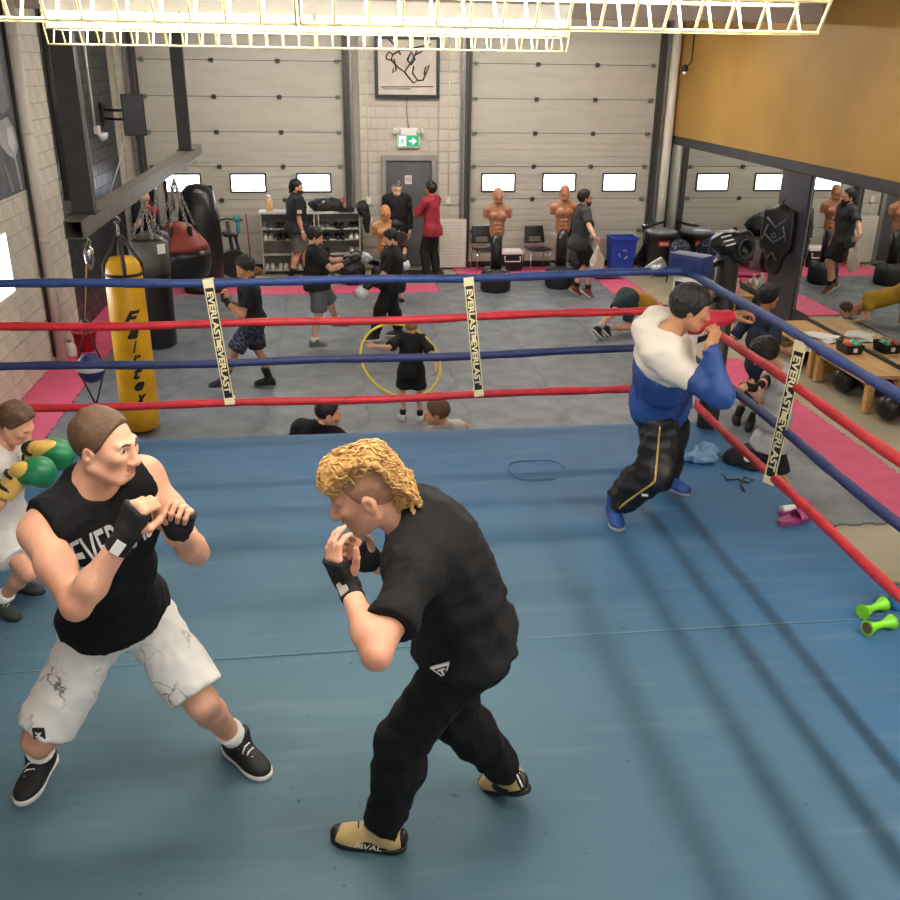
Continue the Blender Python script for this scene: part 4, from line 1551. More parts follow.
# seam and a round scuff ring lie on the canvas as thin welts
sm_ = MB().tube([(RX0, 3.82, ZR + 0.003), (-1, 3.84, ZR + 0.003), (1.2, 3.86, ZR + 0.003), (RX1, 3.85, ZR + 0.003)], 0.006, 6, flat=0.4)
under('canvas_seam', sm_, mat('canvas_seam', '#5b7c8e', 0.7), canvas)
cc = gp(537, 470, ZR)
for c_, rx, ry in ((cc, 0.20, 0.19),):
    under('lace_loop', MB().tube([(c_.x + rx * math.cos(t), c_.y + ry * math.sin(t) + 0.02 * math.sin(3 * t), ZR + 0.004) for t in [i * PI / 20 for i in range(34)]], 0.005, 5), mat('lace_blue', '#42698a', 0.7), canvas)
under('platform', MB().bx(RX0 + 0.02, RX1 - 0.02, RY0 + 0.02, RY1 - 0.02, 0.0, ZR - 0.12), M_blackpaint, ring)

# posts
posts = {}
for nm, (x, y) in dict(fr=(2.93, 6.66), fl=(-3.0, 6.66), nr=(2.93, 0.68), nl=(-3.0, 0.68)).items():
    p = under('post', MB().tube([(x, y, 0.0), (x, y, ZR + 1.40)], 0.085, 18).lathe([(0.09, 0), (0.09, 0.02), (0.05, 0.045), (0.01, 0.05)], (x, y, ZR + 1.40), 18), mat('post_black', '#222223', 0.5), ring)
    posts[nm] = p

RZ = [ZR + 1.32, ZR + 1.045, ZR + 0.765, ZR + 0.46]
RM = [M_rope_blue, M_rope_red, M_rope_navy, M_rope_red]


def rope(a, b, sag, r, m, seed):
    rr = random.Random(seed)
    a, b = V(a), V(b)
    n = 60
    pts, rs = [], []
    ph = rr.uniform(0, 6)
    for i in range(n + 1):
        t = i / n
        p = a.lerp(b, t)
        p.z -= sag * 4 * t * (1 - t)
        p.z += 0.006 * math.sin(t * 17 + ph)
        pts.append(p)
        rs.append(r * (1 + 0.06 * math.sin(t * 60 + ph) + 0.05 * rr.uniform(-1, 1)))
    under('rope', MB().tube(pts, rs, 12), m, ring)


for i in range(4):
    z = RZ[i]
    zb = [z - 0.02, z - 0.035, z - 0.03, z - 0.02][i]
    rope((PX0, PY1, zb), (PX1, PY1, z), 0.025, 0.029, RM[i], i)                  # far side
    rope((PX1, PY1, z), (PX1, PY0, z), 0.012, 0.027, RM[i], 10 + i)               # right side
    rope((PX0, PY0, z), (PX1, PY0, z), 0.02, 0.027, RM[i], 20 + i)               # near side
    rope((PX0, PY1, zb), (PX0, PY0, z), 0.02, 0.027, RM[i], 30 + i)              # left side
    for (cx_, cy_, p) in ((PX1, PY1, (2.93, 6.66)), (PX0, PY1, (-3.0, 6.66)), (PX1, PY0, (2.93, 0.68)), (PX0, PY0, (-3.0, 0.68))):
        under('turnbuckle', MB().tube([(cx_, cy_, z), (p[0], p[1], z)], [0.028, 0.02], 10), M_black, ring)
# corner cushion at the far right: blue cap above a white-edged black pad
cpd = MB()
cu = V((PX1 - PX0, 0, 0))
dcorn = V((2.93 - PX1, 6.66 - PY1, 0)).normalized()
sid = V((dcorn.y, -dcorn.x, 0))
pc = V((PX1, PY1, 0)) + dcorn * 0.02
R3 = frame3(sid, -dcorn, V((0, 0, 1)))
cap = under('corner_cap', MB().box(pc + V((0, 0, RZ[0] + 0.045)), (0.28, 0.16, 0.15), R3, bevel=0.03), M_padblue, ring)
padm = under('corner_pad', MB().box(pc + V((0, 0, ZR + 0.84)), (0.20, 0.10, 0.88), R3, bevel=0.02), M_white, ring)
under('pad_panel', MB().box(pc + V((0, 0, ZR + 0.84)) - dcorn * 0.052, (0.15, 0.012, 0.80), R3, bevel=0.004), M_black, padm)
under('pad_print', MB().box(pc + V((0, 0, ZR + 0.94)) - dcorn * 0.06, (0.09, 0.004, 0.10), R3, bevel=0.0015), mat('print_red', '#c22632', 0.5), padm)


def spacer(p0, p1, face, label):
    """strap that ties the four ropes together; p0 top, p1 bottom, face: side the print looks to"""
    p0, p1, face = V(p0), V(p1), V(face).normalized()
    d = (p1 - p0).normalized()
    sd = d.cross(face).normalized()
    off = face * 0.034
    L = (p1 - p0).length
    R = frame3(sd, d, face)
    st = under('rope_spacer', MB().box((p0 + p1) / 2 + off, (0.066, L + 0.05, 0.006), R, bevel=0.002), M_strap, ring)
    st['label'] = label
    for s in (-1, 1):
        under('strap_edge', MB().box((p0 + p1) / 2 + off + sd * s * 0.030 + face * 0.003, (0.006, L + 0.04, 0.004), R), M_cream, st)
    for p, l in ((p0, 0.06), (p1, 0.05)):
        under('strap_loop', MB().box(p + off + face * 0.004, (0.070, l, 0.010), R, bevel=0.003), M_cream, st)
        under('strap_loop', MB().box(p - face * 0.034, (0.070, l, 0.010), R, bevel=0.003), M_cream, st)
    for t in (0.27, 0.72):
        lettering('print', 'EVERLAST', st, M_cream, p0.lerp(p1, t) + off, d, -sd if False else (face.cross(d)), L * 0.41, 0.044, out=0.0045, bold=0.035)
    cbx = p0.lerp(p1, 0.495) + off + face * 0.004
    under('emblem', MB().box(cbx, (0.030, 0.05, 0.003), R), M_cream, st)
    return st


s0, s1 = at(209, 283, PY1), at(230, 400, PY1)
spacer(s0, s1, (0, -1, 0.1), 'black strap with cream lettering over the far ropes')
s0, s1 = at(468, 281, PY1), at(478, 392, PY1)
spacer(s0, s1, (0, -1, 0.1), 'black strap with cream lettering over the far ropes')
s0, s1 = ax(803, 346, PX1), ax(772, 479, PX1)
spacer(s0, s1, (-0.75, -0.6, 0.1), 'black strap with cream lettering over the side ropes')
# ================================================================== the people in the ring
def fyaw(p, q): d = V(q) - V(p); return math.degrees(math.atan2(d.x, d.y))


M_blackcloth = mat('cloth_black', '#0f0f11', 0.85, '#0b0b0d', scale=8, bump=0.3, bscale=26, spec=0.25)
M_charcloth = mat('cloth_charcoal', '#1c1c1d', 0.85, '#161617', scale=8, bump=0.3, bscale=26, spec=0.25)
M_wrap = mat('wrap_black', '#101012', 0.8, '#0b0b0c', scale=30, bump=0.15, bscale=180)
M_hair_br = mat('hair_brown', '#5f442c', 0.6, '#4a3421', scale=60, detail=4, bump=0.35, bscale=220)
M_hair_dk = mat('hair_dark', '#1c1510', 0.55, '#120e0b', scale=60, detail=4, bump=0.3, bscale=200)
M_hair_bk = mat('hair_black', '#100e0d', 0.5, '#0a0908', scale=60, detail=4, bump=0.3, bscale=200)
M_hair_bl = mat('hair_blond', '#c49a58', 0.5, '#a2743a', scale=35, detail=5, bump=0.3, bscale=120)
M_fade = mat('hair_fade', '#9b7357', 0.65, '#8a6347', scale=80, bump=0.2, bscale=300)
M_whitesole = mat('sole_white', '#dedbd4', 0.5)
M_sock = mat('sock_white', '#e4e2dd', 0.8)
M_print = mat('print_grey', '#b9b9b6', 0.6)


def crack_material(name, base, dark, scale):
    m = bpy.data.materials.new(name)
    m.use_nodes = True
    nt = m.node_tree
    b = nt.nodes['Principled BSDF']
    b.inputs['Roughness'].default_value = 0.85
    tc = nt.nodes.new('ShaderNodeTexCoord')
    n = nt.nodes.new('ShaderNodeTexNoise'); n.inputs['Scale'].default_value = 9; n.inputs['Detail'].default_value = 5
    nt.links.new(tc.outputs['Object'], n.inputs['Vector'])
    mx = nt.nodes.new('ShaderNodeMix'); mx.data_type = 'RGBA'; mx.inputs['Factor'].default_value = 0.13
    nt.links.new(tc.outputs['Object'], mx.inputs['A']); nt.links.new(n.outputs['Color'], mx.inputs['B'])
    v = nt.nodes.new('ShaderNodeTexVoronoi'); v.feature = 'DISTANCE_TO_EDGE'; v.inputs['Scale'].default_value = scale
    nt.links.new(mx.outputs['Result'], v.inputs['Vector'])
    r = nt.nodes.new('ShaderNodeValToRGB')
    r.color_ramp.elements[0].position = 0.008; r.color_ramp.elements[0].color = lin(dark)
    r.color_ramp.elements[1].position = 0.035; r.color_ramp.elements[1].color = lin(base)
    nt.links.new(v.outputs['Distance'], r.inputs[0])
    n2 = nt.nodes.new('ShaderNodeTexNoise'); n2.inputs['Scale'].default_value = 7
    nt.links.new(tc.outputs['Object'], n2.inputs['Vector'])
    r2 = nt.nodes.new('ShaderNodeValToRGB'); r2.color_ramp.elements[0].position = 0.45; r2.color_ramp.elements[1].position = 0.56
    nt.links.new(n2.outputs['Fac'], r2.inputs[0])
    m2 = nt.nodes.new('ShaderNodeMix'); m2.data_type = 'RGBA'; m2.inputs['A'].default_value = lin(base)
    nt.links.new(r.outputs[0], m2.inputs['B']); nt.links.new(r2.outputs[0], m2.inputs['Factor'])
    nt.links.new(m2.outputs['Result'], b.inputs['Base Color'])
    return m


# ---- boxer in the sleeveless shirt
fR, tR = gp(44, 770, ZR), gp(22, 806, ZR)
fL, tL = gp(238, 756, ZR), gp(282, 790, ZR)
dR1 = V((0.42, 0.05, 0.9)); nR1 = V((0.75, 0.65, -0.1))
dL1 = V((0.30, -0.15, 0.95)); nL1 = V((-0.15, -1.0, 0.1))
p1 = Person('man in black sleeveless shirt and white marbled shorts, fists raised', None, 1.82,
            pelvis=at(117, 616, 3.04), neck=at(90, 491, 2.84), face_p=140, face_c=138,
            feet=((fR, fyaw(fR, tR), 0), (fL, fyaw(fL, tL), 0)),
            hands=(dict(w=at(127, 534, 2.50), d=dR1, n=nR1, side=V((0.3, -0.3, 0.3)), curl=1.35, thumb=0.9),
                   dict(w=at(176, 530, 2.66), d=dL1, n=nL1, side=V((-1, 0, 0.1)), curl=1.3, thumb=0.8)),
            head=at(105, 446, 2.80), look=yaw(112) - ZUP * 0.10, skin='fair', jaw=1.12, hscale=0.94, build=1.0, muscle=1.04, leg=0.97, h=0.009, detail=True,
            elbow_pole=(V((0.65, -0.9, -0.35)), V((0.5, 0.0, -1.0))), knee_pole=(V((-0.15, -1, 0)), V((0.35, -1, 0.1))), shrug=0.0, neckfat=1.12)
sh1 = p1.shirt(M_blackcloth, tank=True, hem=0.0, inf=0.020, wr=0.005, h=0.008, name='sleeveless_shirt', loose=0.014)
ms1 = crack_material('shorts_marbled', '#d8d6cf', '#77716a', 11.0)
st1 = p1.bottoms(ms1, upto=0.45, inf=0.016, flare=0.030, top=0.06, h=0.008, wr=0.005)
p1.socks(M_sock, 0.10)
for o, Pf in p1.shoes(mat('shoe_black', '#121213', 0.6, '#0d0d0e', scale=20), M_whitesole, M_white, high=0.012): pass
p1.hair(M_hair_br, 'buzzback', 0.007, h=0.005)
p1.brows(M_hair_br)
p1.wrap(0, dR1, nR1, M_wrap, upto=0.088, cuff=0.06)
p1.wrap(1, dL1, nL1, M_wrap, upto=0.075, cuff=0.035)
tg = p1.wr[0] - (p1.wr[0] - p1.el[0]).normalized() * 0.035
wd = (p1.wr[0] - p1.el[0]).normalized()
nn_ = V((0.1, -1, 0.25)); nn_ = (nn_ - wd * nn_.dot(wd)).normalized()
under('wrap_tag', MB().box(tg + nn_ * 0.037, (0.045, 0.03, 0.005), frame3(wd, nn_.cross(wd), nn_), bevel=0.002), M_white, p1.root)
co = p1.t(0.83) + p1.cf * 0.12 + p1.cr * 0.0
lettering('print', 'EVERLAST', sh1, M_print, co, -p1.cr, p1.up, 0.31, 0.125, target=sh1, out=0.003, bold=0.01)
kp = p1.hip[0].lerp(p1.kn[0], 0.74)
under('badge', MB().box(kp + V((-0.02, -0.118, 0.0)), (0.042, 0.006, 0.045), rotz(-0.15), bevel=0.001), M_ink, st1)
under('badge_mark', MB().prism([(-0.012, 0.01), (0.0, 0.004), (0.012, 0.01), (0.0, -0.012)], 0, 0.003, mat=Matrix.Translation(kp + V((-0.02, -0.121, 0.0))) @ Matrix.Rotation(PI / 2, 4, 'X')), M_white, st1)

# ---- boxer in dark tee and black trousers
fF, tF = gp(384, 846, ZR), gp(330, 838, ZR)
fB, tB = gp(517, 804, ZR), gp(519, 808, ZR)
dL2 = V((-0.40, -0.02, 0.92)); nL2 = V((0.75, 0.60, 0.3))
dR2 = V((-0.75, 0.0, 0.62)); nR2 = V((0.35, -0.9, 0.2))
p2 = Person('blond man in dark tee and black trousers with guard up', None, 1.78,
            pelvis=at(458, 634, 2.62), neck=at(412, 521, 2.56), face_p=272, face_c=277,
            feet=((fB, 325, 30), (fF, fyaw(fF, tF), 0)),
            hands=(dict(w=at(372, 562, 2.74), d=dR2, n=nR2, side=V((0, 0, 1)), curl=0.75, thumb=0.4),
                   dict(w=at(347, 583, 2.36), d=dL2, n=nL2, side=V((1, -0.2, 0)), curl=(0.7, 0.62, 0.58, 0.55), thumb=0.1)),
            head=at(366, 494, 2.55), look=V((-0.93, 0.02, -0.36)), headup=V((-0.35, 0, 0.94)), skin='fair', build=1.03, muscle=0.97, leg=0.96, h=0.009, detail=True,
            belly=V((0.055, 0.0, 0.02)), elbow_pole=(V((0.2, 0.5, -1)), V((0.25, -1, -0.35))), knee_pole=(V((-1, -0.3, 0.1)), V((-1, 0.0, 0.2))), shrug=(-0.045, -0.01), neckfat=1.05)
sh2 = p2.shirt(M_charcloth, sleeve=0.33, hem=-0.05, inf=0.020, flare=0.010, wr=0.007, h=0.008, name='tee_shirt', loose=0.02)
tr2_ = p2.bottoms(M_blackcloth, upto=0.985, inf=0.014, flare=0.018, top=0.06, h=0.009, wr=0.008, name='trousers')
M_gold = mat('shoe_gold', '#cbb27c', 0.4, '#b89c63', scale=12)
for i in (0, 1):
    o, Pf = shoe(p2.root, p2.an[i], p2.ff[i], p2.fu[i], p2.q, M_gold, M_black, mat('lace_black', '#1c1c1c', 0.7), 0.03, h=0.006, name='boxing_shoe')
    sg = 1 if i == 0 else -1
    sd = [1, -1]
    q_ = p2.q
    # black side panels, toe cap and white bars
    side_v = p2.ff[i].cross(p2.fu[i])
    for s in (1, -1):
        S = SDF(); S.ell(Pf(s * 0.033, 0.03, 0.035), (side_v, p2.ff[i], p2.fu[i]), (0.016 * q_, 0.075 * q_, 0.022 * q_), 0.01)
        sdf_obj('side_panel', S, 0.005, M_black, o)
    S = SDF(); S.ell(Pf(0.002, 0.168, 0.032), (side_v, p2.ff[i], p2.fu[i]), (0.036 * q_, 0.032 * q_, 0.026 * q_), 0.01)
    sdf_obj('toe_cap', S, 0.005, M_black, o)
    S = SDF(); S.ell(Pf(0, -0.068, 0.05), (side_v, p2.ff[i], p2.fu[i]), (0.026 * q_, 0.022 * q_, 0.04 * q_), 0.01)
    sdf_obj('heel_counter', S, 0.005, M_black, o)
    if i == 1:
        lettering('print', 'RIVAL', o, M_white, Pf(-0.05, 0.045, 0.040), p2.ff[i] * -1, p2.fu[i], 0.10, 0.024, target=None, out=0.004, bold=0.01, shear=0.2)
    else:
        for k in range(3):
            under('stripe', MB().tube([Pf(-0.02 + 0.014 * k, -0.084, 0.035), Pf(-0.02 + 0.014 * k, -0.075, 0.085)], 0.004, 6), M_white, o)
# mullet: faded sides, curly mass on top falling to the nape
p2.hair(M_fade, 'buzzback', 0.0035, h=0.005, name='faded_sides')
S = SDF()
S.ell(p2.P(0, -0.002, 0.082), (p2.hs, p2.hf, p2.hu), (0.064 * p2.q, 0.100 * p2.q, 0.050 * p2.q), 0.03)
S.ell(p2.P(0, 0.075, 0.082), (p2.hs, p2.hf, p2.hu), (0.052 * p2.q, 0.040 * p2.q, 0.034 * p2.q), 0.03)
S.ell(p2.P(0, -0.100, 0.02), (p2.hs, p2.hf, p2.hu), (0.060 * p2.q, 0.032 * p2.q, 0.080 * p2.q), 0.03)
S.ell(p2.P(0, -0.088, -0.065), (p2.hs, p2.hf, p2.hu), (0.052 * p2.q, 0.030 * p2.q, 0.045 * p2.q), 0.03)
r2 = random.Random(5)
for k in range(90):
    # wavy locks that start above the brow or crown and run back along the head
    a0 = r2.uniform(-0.062, 0.062); b0 = r2.uniform(-0.08, 0.10)
    ph = r2.uniform(0, 6.28); n_ = 6; prev_ = None
    for j in range(n_):
        b1 = b0 - j * 0.020
        e_ = max(0.0, 1 - (a0 / 0.080) ** 2 - ((b1 + 0.002) / 0.125) ** 2)
        d1 = 0.078 + 0.066 * math.sqrt(e_) if e_ > 0.02 else 0.075 - 0.024 * j
        if b1 < -0.105: b1, d1 = -0.125 + 0.01 * math.sin(ph + j), 0.055 - 0.024 * j - r2.uniform(0, 0.01)
        p_ = p2.P(a0 * 1.04 + 0.010 * math.sin(ph + j * 1.5), b1, d1 + 0.006 * math.cos(ph + j * 1.7))
        if prev_ is not None: S.rc(prev_, p_, 0.0085 - 0.0006 * j, 0.0080 - 0.0006 * j, 0.005)
        prev_ = p_
S.noise = wrinkle(0.0016, 150, 9)
hr = sdf_obj('hair', S, 0.0042, M_hair_bl, p2.root)
# loose curls over the mass: start on its surface and coil backwards
tr_h = BVHTree.FromPolygons([v.co for v in hr.data.vertices], [list(p.vertices) for p in hr.data.polygons])
vsn = [(v.co.copy(), v.normal.copy()) for v in hr.data.vertices]
cm_ = MB()
r3 = random.Random(8)
back = (-p2.hf * 0.75 - p2.hu * 0.45).normalized()
for k in range(420):
    p_, n_ = r3.choice(vsn)
    if (p_ - p2.head).dot(p2.hu) < -0.12: continue
    d_ = (back + V((r3.uniform(-.7, .7), r3.uniform(-.7, .7), r3.uniform(-.7, .7)))).normalized()
    sd_ = n_.cross(d_).normalized()
    ph = r3.uniform(0, 6.28); am = r3.uniform(0.003, 0.0075); q_ = p_.copy(); pts = []
    for j in range(7):
        h_ = tr_h.find_nearest(q_)
        pts.append(h_[0] + h_[1] * (0.0025 + 0.004 * math.sin(ph + j * 1.1) ** 2) + sd_ * (am * math.sin(ph + j * 1.25)))
        q_ = h_[0] + d_ * 0.0085
    cm_.tube(pts, [0.0016, 0.0028, 0.0032, 0.0032, 0.0030, 0.0024, 0.0010], 5)
tag(under('loose_curls', cm_, mat('hair_curls', '#cda566', 0.45, '#a87a3e', scale=45, detail=3), hr), kind='stuff')
p2.brows(M_hair_bl)
p2.wrap(0, dR2, nR2, M_wrap, upto=0.07, cuff=0.03)
p2.wrap(1, dL2, nL2, M_wrap, upto=0.088, cuff=0.06)
wd = (p2.wr[1] - p2.el[1]).normalized()
nn_ = V((-0.25, -1, 0.25)); nn_ = (nn_ - wd * nn_.dot(wd)).normalized()
under('wrap_tag', MB().box(p2.wr[1] - wd * 0.035 + nn_ * 0.037, (0.045, 0.03, 0.005), frame3(wd, nn_.cross(wd), nn_), bevel=0.002), mat('tag_grey', '#a8a293', 0.6), p2.root)
# triangular waistband badge
ob = surf_line(sh2, [p2.pelvis + p2.up * 0.035 + p2.pf * 0.06], -p2.pr, -0.010)[0]
bx_, by_ = (-p2.pf), p2.up
mb = MB()
def tri(r, k): return [(-r, r * 0.8 * k), (r, r * 0.8 * k), (0, -r * 1.15 * k)]
tm_ = Matrix((( -p2.pf.x, p2.up.x, -p2.pr.x, ob.x), (-p2.pf.y, p2.up.y, -p2.pr.y, ob.y), (-p2.pf.z, p2.up.z, -p2.pr.z, ob.z), (0, 0, 0, 1)))
mb.prism(tri(0.032, 1), 0.012, 0.020, mat=tm_)
bd = under('badge', mb, M_white, p2.root)
mb = MB(); mb.prism(tri(0.022, 1), 0.0205, 0.022, mat=tm_)
under('badge_field', mb, M_ink, bd)
mb = MB(); mb.prism([(-0.013, 0.013), (0.013, 0.013), (0.013, 0.007), (0.004, 0.007), (0.002, -0.016), (-0.002, -0.016), (-0.004, 0.007), (-0.013, 0.007)], 0.0222, 0.0235, mat=tm_)
under('badge_letter', mb, M_white, bd)

# ---- man in the hooded jacket at the corner
fR, tR = gp(613, 518, ZR), gp(624, 543, ZR)
fL, tL = gp(667, 492, ZR), gp(705, 508, ZR)
hl = ax(752, 313, 2.48)
dR4 = V((0.35, 0.15, 0.9)); nR4 = V((-0.2, 0.95, 0.2))
p4 = Person('man in white, blue and red hooded jacket leaning on ring ropes', None, 1.76,
            pelvis=at(661, 396, 5.14), neck=at(664, 338, 4.92), face_p=105, face_c=88,
            feet=((fR, fyaw(fR, tR), 0), (fL, fyaw(fL, tL), 0)),
            hands=(dict(w=at(709, 348, 4.66), d=dR4, n=nR4, side=V((1, 0, 0.2)), curl=(1.0, 1.1, 1.2, 1.25), thumb=0.7),
                   dict(w=ax(737, 317, 2.44), d=V((0.9, 0.2, 0.25)), n=V((0.2, 0.1, -1)), side=V((0, -1, 0)), curl=0.6, thumb=0.3)),
            head=at(690, 309, 4.88), look=yaw(98) - ZUP * 0.22, skin='tan', build=1.06, leg=0.90, h=0.010, detail=True,
            elbow_pole=(V((0.3, -0.4, -1)), V((0.0, 0.6, -1))), knee_pole=(V((0.5, -0.8, 0)), V((1, -0.2, 0))), shrug=0.0)
M_jwhite = mat('jacket_white', '#d9d2c6', 0.75, '#cec6b8', scale=6, bump=0.05)
M_jblue = mat('jacket_blue', '#21468a', 0.6, '#1c3d7b', scale=6, bump=0.05)
M_jred = mat('jacket_red', '#c8243c', 0.65, '#b31d34', scale=8, bump=0.10)
q4 = p4.q


def jacket_torso(S, inf):
    p4.torso(S, inf, True, 0.03)
    S.ell(p4.pelvis - p4.up * 0.05 * q4, (p4.pr, p4.pf, p4.up), (0.172 * q4 + inf, 0.140 * q4 + inf, 0.20 * q4), 0.05)


split = p4.t(0.60)
# blue body
S = SDF(); jacket_torso(S, 0.034)
S.noise = wrinkle(0.007, 30, 21)
S.cut(p4.pelvis - p4.up * 0.155 * q4, -p4.up); S.cut(split, p4.up + p4.cf * 0.25)
jb = sdf_obj('jacket_body', S, 0.009, M_jblue, p4.root)
# white yoke and hood
S = SDF(); jacket_torso(S, 0.036)
for i in (0, 1): S.rc(p4.sh[i], p4.sh[i].lerp(p4.el[i], 0.42), 0.085 * q4, 0.078 * q4, 0.04)
S.rc(p4.neck - p4.cf * 0.085 * q4 + p4.cr * 0.10 * q4, p4.neck - p4.cf * 0.085 * q4 - p4.cr * 0.10 * q4, 0.075 * q4, None, 0.04)
for s in (1, -1): S.rc(p4.neck - p4.cf * 0.05 * q4 + p4.cr * (s * 0.10 * q4) + p4.up * 0.01, p4.neck + p4.cf * 0.085 * q4 + p4.cr * (s * 0.045 * q4) - p4.up * 0.02, 0.058 * q4, 0.045 * q4, 0.03)
S.noise = wrinkle(0.007, 34, 22)
S.cut(split, -p4.up - p4.cf * 0.25)
for i in (0, 1):
    d = (p4.el[i] - p4.sh[i]).normalized(); o = d.orthogonal().normalized()
    S.box(p4.sh[i].lerp(p4.el[i], 0.42) + d * 0.10, (d, o, d.cross(o)), (0.10, 0.11, 0.11), 0.01, 0.004, sub=True)
S.ell(p4.neck + p4.up * 0.065 * q4 + p4.cf * 0.045 * q4, (p4.cr, p4.cf, p4.up), (0.060 * q4, 0.085 * q4, 0.085 * q4), 0.02, sub=True)
sdf_obj('jacket_yoke', S, 0.009, M_jwhite, p4.root)
# sleeves
for i, m in ((0, M_jblue), (1, M_jred)):
    S = SDF()
    S.rc(p4.sh[i].lerp(p4.el[i], 0.40), p4.el[i], 0.079 * q4, 0.070 * q4, 0.03)
    S.rc(p4.el[i], p4.wr[i] - (p4.wr[i] - p4.el[i]).normalized() * 0.02, 0.070 * q4, 0.047 * q4, 0.03)
    S.noise = wrinkle(0.007, 42, 23 + i)
    d = (p4.el[i] - p4.sh[i]).normalized()
    S.cut(p4.sh[i].lerp(p4.el[i], 0.38), -d)
    so = sdf_obj('sleeve', S, 0.009, m, p4.root)
    so['label'] = ('blue sleeve', 'red sleeve')[i]
    e = (p4.wr[i] - p4.el[i]).normalized()
    under('cuff', MB().tube([p4.wr[i] - e * 0.03, p4.wr[i] - e * 0.002], [0.045, 0.040], 14), m, so)
# red front panel with a white placket
S = SDF(); jacket_torso(S, 0.041)
S.cut(split - p4.up * 0.0, p4.up); S.cut(p4.pelvis - p4.up * 0.14, -p4.up); S.cut(p4.t(0.4) + p4.cf * 0.055, -p4.cf); S.cut(p4.t(0.4) + p4.cr * 0.055, p4.cr)
sdf_obj('jacket_front', S, 0.009, M_jred, p4.root)
fm = MB().tube([p4.t(a) + p4.cf * (0.175 if a > 0 else 0.182) + p4.cr * 0.055 for a in (-0.2, 0.0, 0.2, 0.4, 0.58)], 0.010, 8)
under('zip_placket', fm, M_white, p4.root)
M_track = mat('track_pants', '#131212', 0.55, '#0e0d0d', scale=6, bump=0.05)
tp = p4.bottoms(M_track, upto=0.93, inf=0.030, flare=0.026, top=0.02, pinf=0.012, h=0.010, wr=0.012, name='track_pants')
kn, hp, an = p4.kn[0], p4.hip[0], p4.an[0]
of = V((-0.35, -1, 0)).normalized()
axis_ = [hp.lerp(kn, 0.15 + 0.085 * i) for i in range(10)] + [kn.lerp(an, 0.085 * i) for i in range(11)]
under('side_stripe', MB().tube(surf_line(tp, axis_, of), 0.0065, 6), mat('stripe_gold', '#b39a55', 0.5), tp)
under('logo', MB().box(surf_line(tp, [kn.lerp(an, 0.42) + V((0.05, 0, 0))], of)[0], (0.04, 0.006, 0.016), rotz(-0.3), bevel=0.002), M_white, tp)
M_bshoe = mat('shoe_blue', '#24519c', 0.5, '#1e468a', scale=14)
for o, Pf in p4.shoes(M_bshoe, mat('sole_grey', '#8d97a3', 0.6), mat('lace_blue2', '#3a66ad', 0.6), high=0.06): o.name = 'boxing_shoe'
# straight fringe hair
S = hair_sdf(p4.head, p4.hs, p4.hf, p4.hu, p4.q, 'fringe', 0.016, 4)
sdf_obj('hair', S, 0.005, M_hair_bk, p4.root)
S = SDF(); S.ell(p4.P(0, 0.060, 0.070), (p4.hs, p4.hf, p4.hu), (0.072 * q4, 0.045 * q4, 0.036 * q4), 0.02); S.noise = wrinkle(0.003, 150, 6)
sdf_obj('fringe', S, 0.005, M_hair_bk, p4.root)
p4.brows(M_hair_bk)

# ---- boy in white with green and gold gloves
fR, fL = gp(2, 612, ZR), gp(20, 590, ZR)
p3 = Person('boy in white with green and gold boxing gloves, looking down', None, 1.36,
            pelvis=at(2, 516, 4.50), neck=at(0, 447, 4.45), face_p=120, face_c=100,
            feet=((fR, 130, 0), (fL, 110, 0)),
            hands=(dict(w=at(14, 478, 4.22), mode='glove'), dict(w=at(33, 450, 4.42), mode='glove')),
            head=at(16, 424, 4.42), look=yaw(105) - ZUP * 0.75, headup=V((0.5, -0.1, 0.85)), skin='fair', build=0.92, muscle=0.85, h=0.010, detail=True)
p3.shirt(mat('tee_white', '#dcd6d2', 0.85, '#d0cac6', scale=6), sleeve=0.4, hem=-0.10, inf=0.016, flare=0.02, name='tee_shirt')
so = p3.bottoms(mat('shorts_white', '#dcdad8', 0.8), upto=0.36, inf=0.018, flare=0.035, top=0.03)
p3.socks(M_sock, 0.12)
p3.shoes(mat('shoe_darkgreen', '#2d3a36', 0.6, '#232c2a', scale=20), M_black, mat('lace_mint', '#8fc0aa', 0.6))
p3.hair(M_hair_br, 'short', 0.014, h=0.006)
M_gg = mat('glove_green', '#1d7d4f', 0.35, '#176a42', scale=10)
M_gy = mat('glove_gold', '#d8b45c', 0.38, '#c9a249', scale=10)
for i, (d, n) in enumerate(((V((0.95, -0.05, 0.25)), V((0, 0.5, -0.8))), (V((0.95, -0.1, -0.15)), V((0, 0.3, -0.9))))):
    g = p3.glove(i, d, n, M_gg, 1.42, M_gy, h=0.006)
    w_ = p3.wr[i]; dn = d.normalized()
    S = SDF(); S.ell(w_ + dn * 0.075 + V((0, -0.028, 0.03)), (dn, V((0, 1, 0)), V((0, 0, 1))), (0.07, 0.04, 0.045), 0.01)
    sdf_obj('gold_panel', S, 0.006, M_gy, g)
    for k in (0.01, -0.05):
        a = (p3.wr[i] - p3.el[i]).normalized()
        under('strap', MB().tube([w_ + a * (k - 0.008), w_ + a * (k + 0.008)], 0.054, 16), M_black, g)
# ================================================================== people about the hall
def cloth(name, c, c2=None): return mat(name, c, 0.85, c2 or c, scale=8, bump=0.25, bscale=26)


